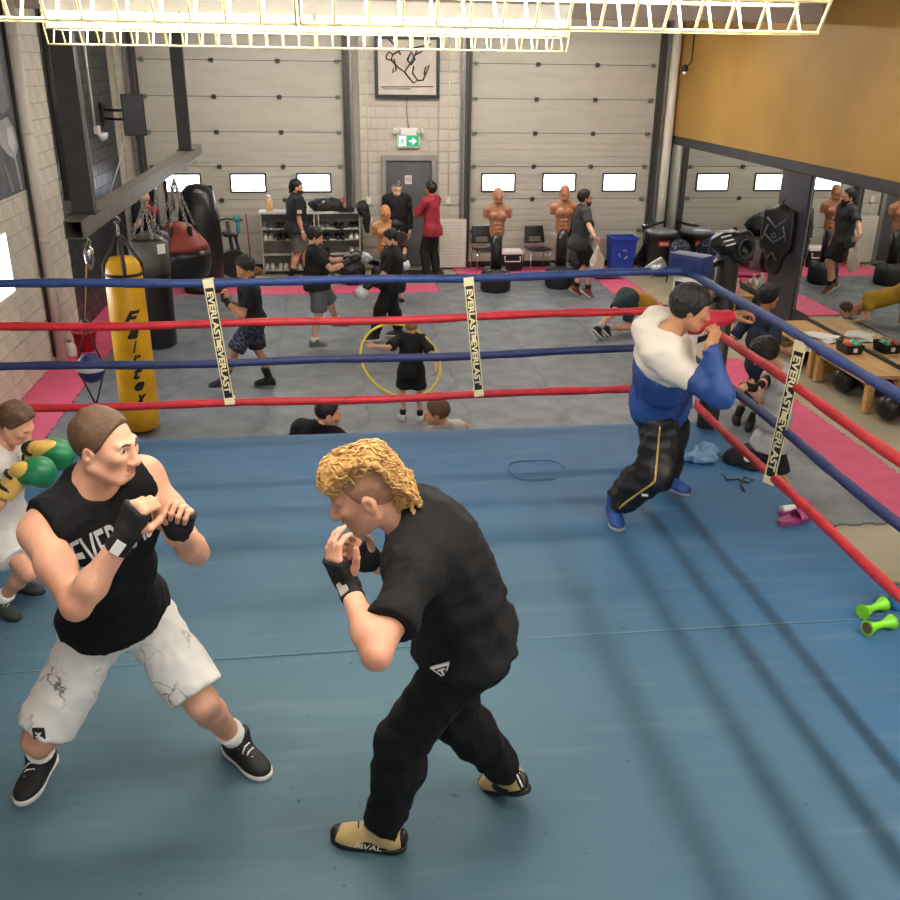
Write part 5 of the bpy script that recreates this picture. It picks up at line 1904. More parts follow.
def stand(label, H, fr, fl, yr, yl, face, hands, face_c=None, pel=None, neck=None, lean=(0, 0), look=None, drop=0.0, group=None, pitch=(0, 0), **kw):
    """a figure on its feet: fr, fl floor points under the ankles; hands: world points or None for a hanging arm"""
    q = H / 1.75
    fr, fl = V(fr), V(fl)
    mid = (fr + fl) / 2
    leg = kw.get('leg', 1.0)
    r = 0.486 * H * leg * 0.985
    sp = (fr - fl).length / 2
    z = math.sqrt(max(r * r - max(sp - 0.08, 0) ** 2, 0.1)) + 0.10 * q - drop
    f = yaw(face); side = f.cross(ZUP)
    P = V(pel) if pel is not None else mid + V((0, 0, z))
    N = V(neck) if neck is not None else P + (ZUP + f * lean[0] + side * lean[1]).normalized() * 0.302 * H
    hs = []
    fc = yaw(face_c if face_c is not None else face); cs = fc.cross(ZUP)
    for i, hd in enumerate(hands):
        if hd is None:
            sg = 1 if i == 0 else -1
            hd = dict(w=N + cs * (sg * 0.235 * q) - ZUP * 0.345 * H + fc * 0.06, curl=0.45)
        elif not isinstance(hd, dict):
            hd = dict(w=hd, curl=0.7)
        hs.append(hd)
    kw.setdefault('hscale', 1.07)
    return Person(label, group, H, P, N, face, face_c if face_c is not None else face, ((fr, yr, pitch[0]), (fl, yl, pitch[1])), hs,
                  look=look, **kw)


C_bk = cloth('tee_black', '#101011', '#0c0c0d')
C_dg = cloth('tee_darkgrey', '#3d3f42', '#34363a')
C_rd = cloth('tee_red', '#a2283a', '#8f2032')
C_mr = cloth('tee_maroon', '#3c1f26', '#321a20')
C_gs = cloth('shorts_grey', '#5c5f66', '#52555c')
C_bs = cloth('shorts_black', '#121214', '#0e0e10')
C_camo = crack_material('shorts_navy_print', '#1e2636', '#8c96a8', 16)
S_gr = mat('shoe_grey', '#6e6d6b', 0.6, '#5c5b59', scale=20)
S_bk = mat('shoe_black2', '#1b1b1c', 0.55)
S_rd = mat('shoe_rust', '#8a4633', 0.55, '#6f3527', scale=20)
S_lt = mat('shoe_pale', '#c9d4d4', 0.55)
HB = 0.013

# fighter shadow-boxing behind the far ropes
fl_, fr_ = gp(222, 392), gp(270, 386)
p5 = stand('dark-haired youth in black tee and navy printed shorts, guard raised', 1.72, fr_, fl_, 275, 265, 272,
           (dict(w=at(228, 305, 10.95), d=V((-0.3, 0, 1)), n=V((1, 0, 0)), curl=1.2), dict(w=at(224, 300, 10.72), d=V((-0.2, 0, 1)), n=V((1, 0.2, 0)), curl=1.2)),
           face_c=262, pel=at(252, 320, 10.98), neck=at(249, 281, 10.92), look=V((-0.85, -0.25, -0.5)), skin='tan', h=HB, leg=0.97,
           elbow_pole=(V((0.3, 0.5, -1)), V((0.5, -0.3, -1))))
p5.shirt(C_bk, 0.36, -0.02, 0.016)
p5.bottoms(C_camo, 0.46, 0.018, 0.035, top=0.05)
p5.socks(C_bk, 0.17)
p5.shoes(S_bk, S_bk)
p5.hair(M_hair_dk, 'short', 0.020)
for i, (d, n) in enumerate(((V((-0.3, 0, 1)), V((1, 0, 0))), (V((-0.2, 0, 1)), V((1, 0.2, 0))))): p5.wrap(i, d, n, M_wrap, h=0.007, cuff=0.08)

# man with the black mitts
p6 = stand('bearded man in black tee and grey shorts pulling on black mitts', 1.70, gp(314, 350), gp(342, 336), 75, 95, 88,
           (dict(w=at(349, 262, 12.66), d=V((0.9, 0, 0.4)), n=V((0, 1, 0)), curl=0.9), dict(w=at(350, 258, 12.98), d=V((0.9, 0, 0.3)), n=V((0, -1, 0)), curl=0.9)),
           neck=at(314, 249, 12.86), pel=at(318, 282, 12.84), look=yaw(88) - ZUP * 0.55, h=HB, build=1.12, skin='pale', elbow_pole=(V((-0.3, -0.5, -1)), V((0, 0.5, -1))), leg=0.97)
p6.shirt(C_bk, 0.36, -0.10, 0.018, loose=0.03)
p6.bottoms(C_gs, 0.47, 0.022, 0.03, top=0.0)
p6.socks(M_sock, 0.06)
p6.shoes(S_gr, S_gr)
p6.hair(M_hair_dk, 'short', 0.013); p6.beard(M_hair_dk)
for i in (0, 1): p6.glove(i, V((0.85, 0, 0.45)), V((0, 1 if i == 0 else -1, 0)), M_leather, 1.05, name='training_mitt')

# coach in black with white pads
p7 = stand('bearded man in black tee and black trousers wearing white pads', 1.70, gp(399, 337), gp(374, 342), 270, 265, 268,
           (dict(w=at(372, 262, 13.25), mode='glove'), dict(w=at(367, 286, 12.72), mode='glove')),
           neck=at(393, 250, 13.0), pel=at(391, 281, 13.05), look=yaw(268) - ZUP * 0.5, h=HB, build=1.16, skin='pale', elbow_pole=(V((0.3, 0.5, -1)), V((0.8, -0.4, -0.8))), leg=0.97)
p7.shirt(C_bk, 0.40, -0.12, 0.020, loose=0.03)
p7.bottoms(C_bs, 0.97, 0.020, 0.016, top=0.0, name='trousers')
p7.shoes(S_bk, M_whitesole)
p7.hair(M_hair_dk, 'short', 0.012); p7.beard(M_hair_dk)
M_padw = mat('pad_white', '#cfd3d6', 0.4)
for i, d in ((0, V((-0.7, -0.2, 0.5))), (1, V((-0.6, -0.2, -0.9)))):
    g = p7.glove(i, d, V((-0.6, -0.6, 0.2)), M_padw, 1.15, M_black, name='focus_pad')
    S = SDF(); S.ell(p7.wr[i] + d.normalized() * 0.11 + V((-0.035, -0.035, 0)), None, (0.035, 0.035, 0.05), 0.01)
    sdf_obj('target_patch', S, 0.008, M_leather, g)

# child behind the coach
p8 = stand('child in maroon tee with white boxing gloves and black head guard', 1.36, gp(402, 303), gp(392, 304), 330, 340, 335,
           (dict(w=at(404, 264, 15.1), mode='glove'), dict(w=at(385, 262, 15.4), mode='glove')), look=yaw(330), h=HB, skin='fair')
p8.shirt(C_mr, 0.45, -0.12, 0.016)
p8.bottoms(C_gs, 0.44, 0.018, 0.025)
p8.shoes(S_bk, M_whitesole)
p8.hair(M_hair_bk, 'short', 0.014)
S = SDF(); S.ell(p8.P(0, -0.01, 0.02), (p8.hs, p8.hf, p8.hu), (0.098 * p8.q, 0.115 * p8.q, 0.10 * p8.q), 0.02)
S.ell(p8.P(0, 0.10, -0.01), (p8.hs, p8.hf, p8.hu), (0.065 * p8.q, 0.08 * p8.q, 0.07 * p8.q), 0.02, sub=True)
S.ell(p8.P(0, 0.0, 0.125), (p8.hs, p8.hf, p8.hu), (0.06 * p8.q, 0.07 * p8.q, 0.06 * p8.q), 0.02, sub=True)
sdf_obj('head_guard', S, 0.008, M_leather, p8.root)
for i in (0, 1): p8.glove(i, V((0.2, -0.2, -0.9)), V((0, -1, 0.1)), M_padw, 1.25, M_black)

# visitor by the shoe shelves
p9 = stand('man in cap with ponytail, dark printed tee and grey shorts by shelves', 1.78, gp(292, 279), gp(307, 277), 85, 80, 80,
           (None, None), look=yaw(85), h=HB, build=1.36, skin='fair')
ts = p9.shirt(cloth('tee_navyblack', '#23242b', '#1c1d23'), 0.42, -0.10, 0.022, loose=0.02)
p9.bottoms(cloth('shorts_cargo', '#5e5c58', '#55534f'), 0.49, 0.024, 0.03, top=0.0)
p9.socks(C_bk, 0.12)
p9.shoes(mat('shoe_maroon', '#5a2025', 0.55), S_bk)
p9.hair(M_hair_bk, 'long', 0.012)
p9.beard(M_hair_bk, 0.01)
S = SDF(); S.ell(p9.P(0, -0.008, 0.055), (p9.hs, p9.hf, p9.hu), (0.092 * p9.q, 0.110 * p9.q, 0.085 * p9.q), 0.02); S.cut(p9.P(0, 0, 0.05), -p9.hu)
cp = sdf_obj('cap', S, 0.008, mat('cap_grey', '#2f2f31', 0.8), p9.root)
S = SDF(); S.ell(p9.P(0, 0.13, 0.05), (p9.hs, p9.hf, p9.hu), (0.07, 0.075, 0.012), 0.01)
sdf_obj('cap_peak', S, 0.007, mat('cap_grey', '#2f2f31', 0.8), cp)
cpos = p9.t(0.72) + p9.cf * 0.15 + p9.cr * 0.02
um = MB(); um.tube([cpos + p9.cf * 0.0 + p9.cr * (0.09 * math.cos(t)) + p9.up * (0.12 * math.sin(t)) for t in [i * PI / 10 for i in range(20)]], 0.01, 6, closed=True)
under('chest_emblem', um, M_print, ts)
tt = p9.sh[0].lerp(p9.el[0], 0.6)
under('sleeve_patch', MB().box(tt + V((0.02, -0.095, 0)), (0.08, 0.006, 0.06), bevel=0.002), M_print, ts)
under('wristband', MB().tube([p9.wr[0] + V((0, 0, 0.005)), p9.wr[0] + V((0, 0, 0.03))], 0.036, 12), M_white, p9.root)

# man in knitted cap before the steel door
p10 = stand('man in patterned cap and black sweater before steel door', 1.76, gp(391, 276), gp(404, 276), 170, 190, 180,
            (None, None), look=yaw(172), h=HB, build=1.08, skin='pale')
p10.shirt(cloth('sweater_black', '#121214', '#0e0e10'), 0.97, -0.14, 0.020, loose=0.03, name='sweater')
p10.bottoms(cloth('trousers_plum', '#2e2128', '#281d23'), 0.97, 0.018, 0.012, name='trousers')
p10.shoes(S_bk, S_bk)
S = SDF(); S.ell(p10.P(0, -0.008, 0.050), (p10.hs, p10.hf, p10.hu), (0.096 * p10.q, 0.112 * p10.q, 0.095 * p10.q), 0.02); S.cut(p10.P(0, 0, 0.035), -p10.hu - p10.hf * 0.1)
sdf_obj('knitted_cap', S, 0.008, crack_material('cap_pattern', '#3a3a40', '#b9b9bb', 22), p10.root)
p10.brows(M_hair_dk)

# man in red
p11 = stand('man in red tee and black trousers with folded arms by steel door', 1.75, gp(437, 278), gp(426, 279), 330, 320, 310,
            (dict(w=V((1.62, 17.36, 1.13)), d=V((-0.6, 0.3, 0.3)), n=V((0.5, -0.5, 0)), curl=0.8), dict(w=V((1.72, 17.40, 1.20)), d=V((0.8, 0.2, 0.1)), n=V((0.5, -0.5, 0)), curl=0.8)), look=yaw(315), h=HB, build=1.0, skin='tan',
            elbow_pole=(V((0.6, 0.2, -1)), V((-1, -0.3, -0.6))))
p11.shirt(C_rd, 0.46, -0.14, 0.018, loose=0.02)
tr_ = p11.bottoms(C_bs, 0.97, 0.018, 0.014, name='trousers')
p11.shoes(S_bk, S_bk)
p11.hair(M_hair_dk, 'short', 0.014)

# boy with the hoop
p12 = stand('small boy in black tee and shorts seen from behind, holding hoop', 1.16, gp(420, 421), gp(403, 420), 20, -20, 0,
            (dict(w=at(437, 368, 9.55), d=V((0.1, -0.1, -0.8)), curl=0.9), dict(w=at(374, 346, 9.62), d=V((-1, -0.1, 0.05)), curl=0.9)), look=yaw(-12) - ZUP * 0.15, h=0.011, skin='pale',
            elbow_pole=(V((0.6, 0.3, 0.3)), V((0, -0.6, -0.6))), shrug=(0.0, 0.02))
p12.shirt(C_bk, 0.44, -0.15, 0.018, loose=0.03, flare=0.02)
p12.bottoms(C_bs, 0.40, 0.022, 0.03)
p12.socks(C_bk, 0.11)
p12.shoes(S_lt, M_whitesole)
p12.hair(mat('hair_sandy', '#9b7146', 0.6, '#865f39', scale=50, bump=0.3, bscale=200), 'buzzback', 0.014)
hc = at(401.5, 360, 9.55)
a_, b_ = at(363, 346, 9.52), at(441, 374, 9.52)
ctr = at(401, 360, 9.50)
RH = (b_ - a_).length / 2 * 1.0
ux = (b_ - a_).normalized()
uy = V((0.0, 0.62, 0.60)); uy = (uy - ux * uy.dot(ux)).normalized()
hoop = MB().tube([ctr + ux * (RH * math.cos(t)) + uy * (RH * 0.98 * math.sin(t)) for t in [i * 2 * PI / 56 for i in range(56)]], 0.014, 10, closed=True).build('hula_hoop', mat('hoop_yellow', '#e3cf3c', 0.4))
tag(hoop, 'yellow plastic hula hoop held by the small boy', 'hoop')

# two men sitting just beyond the far edge of the ring
M_bench = mat('bench_dark', '#2b2a29', 0.6)
for i, (hx, hy, lab) in enumerate(((328, 411, 'man with short dark hair in black tee sitting behind the ring'), (437, 411, 'man with brown hair and bare shoulders sitting behind the ring'))):
    hp_ = at(hx, hy, 7.42)
    z_ = hp_.z - 0.66
    P_ = V((hp_.x - (0.06 if i == 0 else -0.05), 7.46, z_ - 0.10))
    N_ = V((hp_.x - (0.09 if i == 0 else -0.07), 7.42, hp_.z - 0.165))
    fc = 80 if i == 0 else 285
    pp = Person(lab, None, 1.80, P_, N_, 20 if i == 0 else -20, 40 if i == 0 else -30,
                ((V((P_.x + 0.14, 7.96, 0)), 10, 0), (V((P_.x - 0.14, 7.98, 0)), -10, 0)),
                (dict(w=P_ + V((0.2, 0.35, 0.1)), curl=0.5), dict(w=P_ + V((-0.2, 0.35, 0.1)), curl=0.5)),
                head=hp_ - V((0, 0, 0.025)), look=yaw(fc) - ZUP * 0.25, h=0.011, skin='fair', build=1.25 if i == 0 else 1.0, detail=True)
    if i == 0:
        pp.shirt(C_bk, 0.4, -0.06, 0.02, loose=0.03)
    else:
        pp.shirt(cloth('vest_white', '#d5d1cb'), 0.3, -0.06, 0.012, tank=True, low=0.05, name='vest')
    pp.bottoms(C_bs, 0.46, 0.02, 0.02)
    pp.shoes(S_bk, M_whitesole)
    pp.hair(M_hair_dk if i == 0 else M_hair_br, 'buzzback', 0.010)
    bn = empty('low_bench', (P_.x, 7.46, 0), ('low dark bench under the man in black tee', 'low dark bench under the bare-shouldered man')[i], 'bench')
    zt = P_.z - 0.155
    under('seat', MB().bx(P_.x - 0.3, P_.x + 0.3, 7.24, 7.60, zt - 0.05, zt, bevel=0.01), M_bench, bn)
    for sx in (-0.25, 0.25):
        for sy in (7.28, 7.56):
            under('leg', MB().bx(P_.x + sx - 0.02, P_.x + sx + 0.02, sy - 0.02, sy + 0.02, 0, zt - 0.05), M_bench, bn)

# man skipping by the dummies with a cloth bag
p15 = stand('bearded man in dark grey tee and black shorts on tiptoe by dummies', 1.80, gp(583, 297), gp(571, 295), 95, 90, 92,
            (dict(w=at(598, 244, 14.95), d=V((0.4, 0, -0.6)), curl=1.0), None), look=yaw(88), h=HB, build=1.06, skin='pale', pitch=(35, 35), elbow_pole=(V((-1, -0.2, -0.3)), None))
p15.shirt(C_dg, 0.40, -0.14, 0.020, loose=0.03)
p15.bottoms(C_bs, 0.46, 0.022, 0.03)
p15.socks(C_bk, 0.09)
p15.shoes(S_rd, M_whitesole)
p15.hair(M_hair_dk, 'short', 0.014); p15.beard(M_hair_dk, 0.008)
gl = MB(); gl.tube([p15.P(-0.07, 0.06, 0.014), p15.P(-0.035, 0.105, 0.012), p15.P(0.035, 0.105, 0.012), p15.P(0.07, 0.06, 0.014)], 0.006, 6)
under('glasses', gl, M_black, p15.root)

# person in a press-up hold
pf = gp(586, 343); pf2 = gp(606, 337)
p16 = Person('person in mustard top and dark green shorts in a bear crawl', None, 1.72,
             at(630, 297, 13.35), at(651, 307, 13.62), 65, 65, ((gp(590, 342) + V((0, 0, 0.0)), 60, 42), (gp(602, 337), 60, 42)),
             (dict(w=V((5.02, 13.25, 0.07)), d=V((0.9, 0.3, -0.1)), n=V((0, 0, -1)), curl=0.15), dict(w=V((4.82, 13.85, 0.07)), d=V((0.9, 0.3, -0.1)), n=V((0, 0, -1)), curl=0.15)),
             head=at(665, 314, 13.70), look=V((0.75, 0.35, -0.5)), headup=V((0.4, 0.2, 0.9)), h=HB, skin='fair', knee_pole=(V((0.6, 0.1, -1)), V((0.6, 0.3, -1))),
             elbow_pole=(V((-0.5, -0.5, 0.2)), V((-0.5, 0.5, 0.2))))
p16.shirt(cloth('tee_mustard', '#b8901f', '#a88219'), 0.36, 0.0, 0.018, loose=0.02)
p16.bottoms(cloth('shorts_green', '#233a3a', '#1d3232'), 0.40, 0.02, 0.02)
p16.socks(mat('sock_grey', '#b3b0a8', 0.8), 0.12)
p16.shoes(S_bk, M_whitesole)
p16.hair(M_hair_br, 'short', 0.015)

# boxer at the bags with red gloves
p17 = stand('youth in black tee with red boxing gloves among the bags', 1.72, V((-3.20, 16.75, 0)), V((-3.35, 17.10, 0)), 120, 110, 118,
            (dict(w=at(144, 213, 16.65), mode='glove'), dict(w=at(151, 214, 16.75), mode='glove')), look=yaw(110) - ZUP * 0.2, h=HB, skin='pale', lean=(0.12, 0))
p17.shirt(C_bk, 0.40, -0.12, 0.018)
p17.bottoms(C_bs, 0.45, 0.02, 0.03)
p17.shoes(S_bk, M_whitesole)
p17.hair(M_hair_br, 'buzzback', 0.008)
M_gred = mat('glove_red', '#b8323c', 0.4, '#9c2630', scale=10)
for i in (0, 1): p17.glove(i, V((0.6, -0.5, 0.5)), V((0.4, 0.8, 0)), M_gred, 1.1, M_black)

# two youths beyond the ring's side ropes
p18 = stand('youth with dark curly hair and white earbud in navy top, turned away', 1.62, gp(746, 432) + V((0.05, 0.05, 0)), gp(736, 424), 30, 20, 60,
            (dict(w=at(788, 352, 9.0), d=V((1, 0, 0)), curl=0.6), dict(w=at(745, 330, 9.5), curl=0.6)), face_c=60, pel=at(756, 392, 9.15), neck=at(762, 317, 9.2), head=at(769, 297, 9.2), look=yaw(75) - ZUP * 0.1, h=0.011, skin='tan', leg=0.97,
            elbow_pole=(V((0, -0.5, -1)), None))
p18.shirt(cloth('top_navy', '#1d2440', '#181e36'), 0.42, -0.10, 0.018)
p18.bottoms(cloth('shorts_blue', '#2a3f86', '#233676'), 0.44, 0.02, 0.03)
p18.socks(C_bk, 0.14)
p18.shoes(S_bk, S_bk)
p18.hair(M_hair_bk, 'short', 0.030)
under('earbud', MB().box(p18.P(0.088, 0.0, -0.01), (0.014, 0.014, 0.03), bevel=0.004), M_white, p18.root)

p19 = stand('youth in grey tee wrapping black hand wraps beside the ring', 1.66, gp(792, 507), gp(748, 500), 20, -30, 300,
            (dict(w=at(752, 391, 7.35), d=V((-0.9, 0.0, 0.2)), n=V((0, 0.5, -1)), curl=0.9), dict(w=at(744, 385, 7.65), d=V((0.2, -0.8, 0.1)), n=V((0, 0, 1)), curl=0.9)), face_c=285, build=1.15, pel=at(770, 442, 7.65), neck=at(781, 372, 7.60), head=at(765, 354, 7.5), look=yaw(285) - ZUP * 0.8, h=0.011, skin='fair', leg=0.9,
            elbow_pole=(V((0.7, 0.0, -1)), V((0.2, 0.4, -1))))
ts = p19.shirt(cloth('tee_heather', '#bcbdbf', '#b0b1b4'), 0.42, -0.03, 0.02, loose=0.03)
p19.bottoms(cloth('shorts_darknavy', '#1b1e2b', '#161924'), 0.46, 0.022, 0.035, top=-0.02)
p19.socks(C_bk, 0.10)
p19.shoes(S_bk, M_whitesole)
p19.hair(M_hair_bk, 'short', 0.034)
S = SDF(); S.rc(p19.el[0].lerp(p19.sh[0], 0.15), p19.el[0], 0.046, 0.044, 0.02); S.rc(p19.el[0], p19.wr[0], 0.045, 0.034, 0.02)
sdf_obj('arm_sleeve', S, 0.008, M_wrap, p19.root)
for i, (d, n) in enumerate(((V((-0.9, 0.0, 0.2)), V((0, 0.5, -1))), (V((0.2, -0.8, 0.1)), V((0, 0, 1))))): p19.wrap(i, d, n, M_wrap, h=0.006, cuff=0.06)
# ================================================================== gear along the back wall
def simple(name, mb, m, label, cat, group=None):
    return tag(mb.build(name, m), label, cat, group)


M_bob = mat('dummy_skin', '#b87f60', 0.5, '#a96f51', scale=6)
M_bob2 = mat('dummy_skin_light', '#c58a5c', 0.5, '#b67b4e', scale=6)


def dummy(x, y, ztop, face, label, m, base_r=0.27, base_h=0.40):
    root = empty('torso_dummy', (x, y, 0), label, 'dummy', None)
    f = yaw(face); s = f.cross(ZUP)
    q = 1.05
    P = lambda a, b, c: V((x, y, ztop)) + s * (a * q) + f * (b * q) + ZUP * (c * q)
    A = (s, f, ZUP)
    S = SDF()
    head_sdf(S, P(0, 0.01, -0.125), s, f, ZUP, q * 1.08, 1.15, False)
    S.rc(P(0, -0.01, -0.2), P(0, -0.02, -0.32), 0.050, 0.066, 0.03)
    S.ell(P(0, 0, -0.45), A, (0.165, 0.105, 0.17), 0.06)
    S.ell(P(0, 0.0, -0.68), A, (0.135, 0.095, 0.20), 0.06)
    S.rc(P(-0.14, -0.01, -0.345), P(0.14, -0.01, -0.345), 0.062, None, 0.05)
    for k in (-1, 1):
        S.rc(P(k * 0.05, -0.01, -0.27), P(k * 0.15, -0.01, -0.34), 0.048, 0.05, 0.04)
        S.rc(P(k * 0.185, 0, -0.36), P(k * 0.20, 0.0, -0.45), 0.062, 0.045, 0.04)
        S.ell(P(k * 0.075, 0.078, -0.44), A, (0.080, 0.045, 0.065), 0.02)
        for j in range(3):
            S.ell(P(k * 0.036, 0.086, -0.57 - 0.065 * j), A, (0.034, 0.022, 0.028), 0.012)
    S.cut(P(0, 0, -0.80), -ZUP)
    sdf_obj('torso', S, 0.007, m, root)
    under('post', MB().tube([(x, y, base_h - 0.02), (x, y, ztop - 0.78)], 0.10, 16), M_leather, root)
    under('base', MB().lathe([(base_r * 0.9, 0), (base_r, 0.04), (base_r, base_h * 0.72), (base_r * 0.9, base_h * 0.84), (0.16, base_h * 0.97), (0.12, base_h)], (x, y, 0), 24), M_rubber, root)
    for a in (0.6, 2.2, 3.9, 5.4):
        c = V((x + 0.19 * math.cos(a), y + 0.19 * math.sin(a), base_h * 0.93))
        under('grip', MB().box(c, (0.10, 0.05, 0.05), rotz(a), bevel=0.01), M_galv, root)
    return root


dummy(2.86, 16.25, 1.78, 180, 'brown torso dummy on black pedestal before the left chair', M_bob)
dummy(4.08, 16.45, 1.80, 180, 'brown torso dummy on black pedestal beside the man in grey tee', M_bob)
dummy(0.94, 16.75, 1.43, 180, 'pale torso dummy on short pedestal before steel door', M_bob2)


def chair(x, y, label):
    r = empty('stacking_chair', (x, y, 0), label, 'chair', None, rz=0.12)
    s = MB(); s.grid(lambda u, v: V(((u - 0.5) * 0.42, (v - 0.5) * 0.42, 0.44 - 0.025 * math.sin(PI * u) + 0.02 * (0.5 - v))), 8, 8)
    me = s.mesh('seat')
    o = link('seat', me, M_black, r); md = o.modifiers.new('t', 'SOLIDIFY'); md.thickness = 0.018
    b = MB()
    def bk(u, v): return V(((u - 0.5) * (0.42 - 0.06 * v), 0.21 + 0.09 * v - 0.03 * math.sin(PI * u), 0.50 + 0.32 * v))
    n = 10
    vs = [[b.bm.verts.new(bk(i / n, j / n)) for j in range(n + 1)] for i in range(n + 1)]
    for i in range(n):
        for j in range(n):
            if 2 <= i < 8 and 1 <= j < 4: continue          # hand slot
            b.bm.faces.new((vs[i][j], vs[i + 1][j], vs[i + 1][j + 1], vs[i][j + 1])).smooth = True
    o = link('backrest', b.mesh('backrest'), M_black, r); md = o.modifiers.new('t', 'SOLIDIFY'); md.thickness = 0.016
    for sx in (-1, 1):
        MB().tube([(sx * 0.19, -0.19, 0.42), (sx * 0.21, -0.23, 0)], 0.011, 8).build('leg', M_chrome, r)
        MB().tube([(sx * 0.19, 0.19, 0.42), (sx * 0.21, 0.25, 0)], 0.011, 8).build('leg', M_chrome, r)
        MB().tube([(sx * 0.19, -0.19, 0.42), (sx * 0.19, 0.19, 0.42), (sx * 0.19, 0.24, 0.55)], 0.011, 8).build('side_rail', M_chrome, r)
    return r


chair(at(484, 262, 17.95).x, 17.95, 'black plastic chair behind the torso dummy near the whiteboard')
chair(at(537, 262, 17.95).x, 17.95, 'black plastic chair with chrome legs between the two torso dummies')

# cooler
cx_ = at(511, 255, 18.0).x
r = empty('cooler', (cx_, 18.0, 0), 'black and white cool box beside the chair', 'cool box')
under('body', MB().bx(cx_ - 0.20, cx_ + 0.20, 17.85, 18.15, 0.0, 0.33, bevel=0.02), M_black, r)
under('lid', MB().bx(cx_ - 0.21, cx_ + 0.21, 17.84, 18.16, 0.33, 0.40, bevel=0.02), M_white, r)
under('handle', MB().tube([(cx_ - 0.15, 17.83, 0.30), (cx_ - 0.15, 17.81, 0.2), (cx_ + 0.15, 17.81, 0.2), (cx_ + 0.15, 17.83, 0.30)], 0.012, 8), M_white, r)


def blob(name, c, r, m, label, cat, seed=0, amp=0.012, extra=None, h=0.014, group=None, flat=True):
    S = SDF()
    S.ell(c, None, r, 0.05)
    if extra:
        for cc_, rr_ in extra: S.ell(V(c) + V(cc_), None, rr_, 0.05)
    S.noise = wrinkle(amp, 30, seed)
    if flat: S.cut((c[0], c[1], c[2] - r[2] * 0.9), (0, 0, -1))
    o = sdf_obj(name, S, h, m, None, False)
    return tag(o, label, cat, group)


M_nylon = mat('nylon_black', '#1d1d20', 0.6, '#151517', scale=10, bump=0.2, bscale=30)
c_ = gp(567, 266); blob('backpack', (c_.x, 17.45, 0.27), (0.20, 0.14, 0.29), M_nylon, 'black backpack on the mat behind the right torso dummy', 'backpack', 3)
# cloth bag held by the skipping man
hd_ = p15.wr[0] + V((0.03, -0.02, -0.08))
S = SDF(); S.ell(hd_ + V((0.02, 0, -0.34)), None, (0.12, 0.06, 0.20), 0.04); S.rc(hd_, hd_ + V((0.01, 0, -0.2)), 0.02, 0.05, 0.05); S.noise = wrinkle(0.012, 35, 8)
bo = sdf_obj('cloth_bag', S, 0.012, mat('bag_cream', '#cfc2b2', 0.8), None, False)
tag(bo, 'cream cloth bag hanging from the hand of man in grey tee', 'bag')

# recycling bin
bx_ = at(621, 250, 17.9).x
r = empty('recycling_bin', (bx_, 17.9, 0), 'blue recycling bin with white arrows mark', 'bin')
def tub(wb, wt, d, h, z0=0.0):
    mb = MB()
    rings = []
    for z, k in ((0, 0), (1, 1)):
        w_ = wb + (wt - wb) * k; dd_ = d * (0.82 + 0.18 * k)
        rings.append([mb.bm.verts.new((sx * w_ / 2, sy * dd_ / 2, z0 + h * z)) for sx, sy in ((-1, -1), (1, -1), (1, 1), (-1, 1))])
    ins = [mb.bm.verts.new((v.co.x * 0.93, v.co.y * 0.93, v.co.z)) for v in rings[1]]
    bot = [mb.bm.verts.new((v.co.x * 0.9, v.co.y * 0.9, z0 + 0.03)) for v in rings[0]]
    mb.bm.faces.new(rings[0][::-1])
    for a, b in ((rings[0], rings[1]), (rings[1], ins), (ins, bot)):
        for i in range(4): mb.bm.faces.new((a[i], a[(i + 1) % 4], b[(i + 1) % 4], b[i]))
    mb.bm.faces.new(bot)
    return mb
M_rbin = mat('bin_blue', '#2440a8', 0.45)
tub(0.42, 0.52, 0.38, 0.66).build('tub', M_rbin, r)
MB().bx(-0.275, 0.275, -0.21, -0.185, 0.60, 0.66, bevel=0.008).build('rim', M_rbin, r)
mk = M_print
for k in range(3):
    a = k * 2 * PI / 3 + PI / 2
    pts = []
    for t in (-0.75, -0.35, 0.0, 0.35): pts.append((0.085 * math.cos(a + t), -0.186 + 0.0, 0.33 + 0.085 * math.sin(a + t)))
    MB().tube(pts, [0.012, 0.012, 0.012, 0.002], 6).build('arrow_mark', M_print, r)

# folded abdominal trainer
bx_ = at(646, 255, 17.95).x
r = empty('exercise_machine', (bx_, 17.98, 0), 'folded black exercise machine between blue bin and rubbish bin', 'exercise machine')
for pts in ([(-0.30, 0, 0.02), (-0.05, -0.05, 0.50), (-0.10, 0, 0.85)], [(0.25, 0.1, 0.02), (0.05, 0.05, 0.5), (-0.10, 0, 0.85)], [(-0.10, -0.12, 0.84), (0.30, -0.05, 0.92)], [(-0.30, -0.15, 0.02), (-0.30, 0.15, 0.02)], [(0.25, -0.15, 0.03), (0.25, 0.2, 0.03)]):
    MB().tube(pts, 0.025, 8).build('frame_tube', M_black, r)
MB().box((-0.02, -0.10, 0.32), (0.30, 0.05, 0.42), Matrix.Rotation(0.5, 3, 'Y'), bevel=0.02).build('pad', M_leather, r)
MB().box((0.05, -0.15, 0.12), (0.46, 0.10, 0.16), Matrix.Rotation(-0.35, 3, 'Y'), bevel=0.03).build('foot_rest', M_leather, r)
MB().lathe([(0.05, -0.03), (0.07, 0), (0.05, 0.03)], (-0.10, -0.06, 0.86), 12).build('pivot', M_chrome, r)

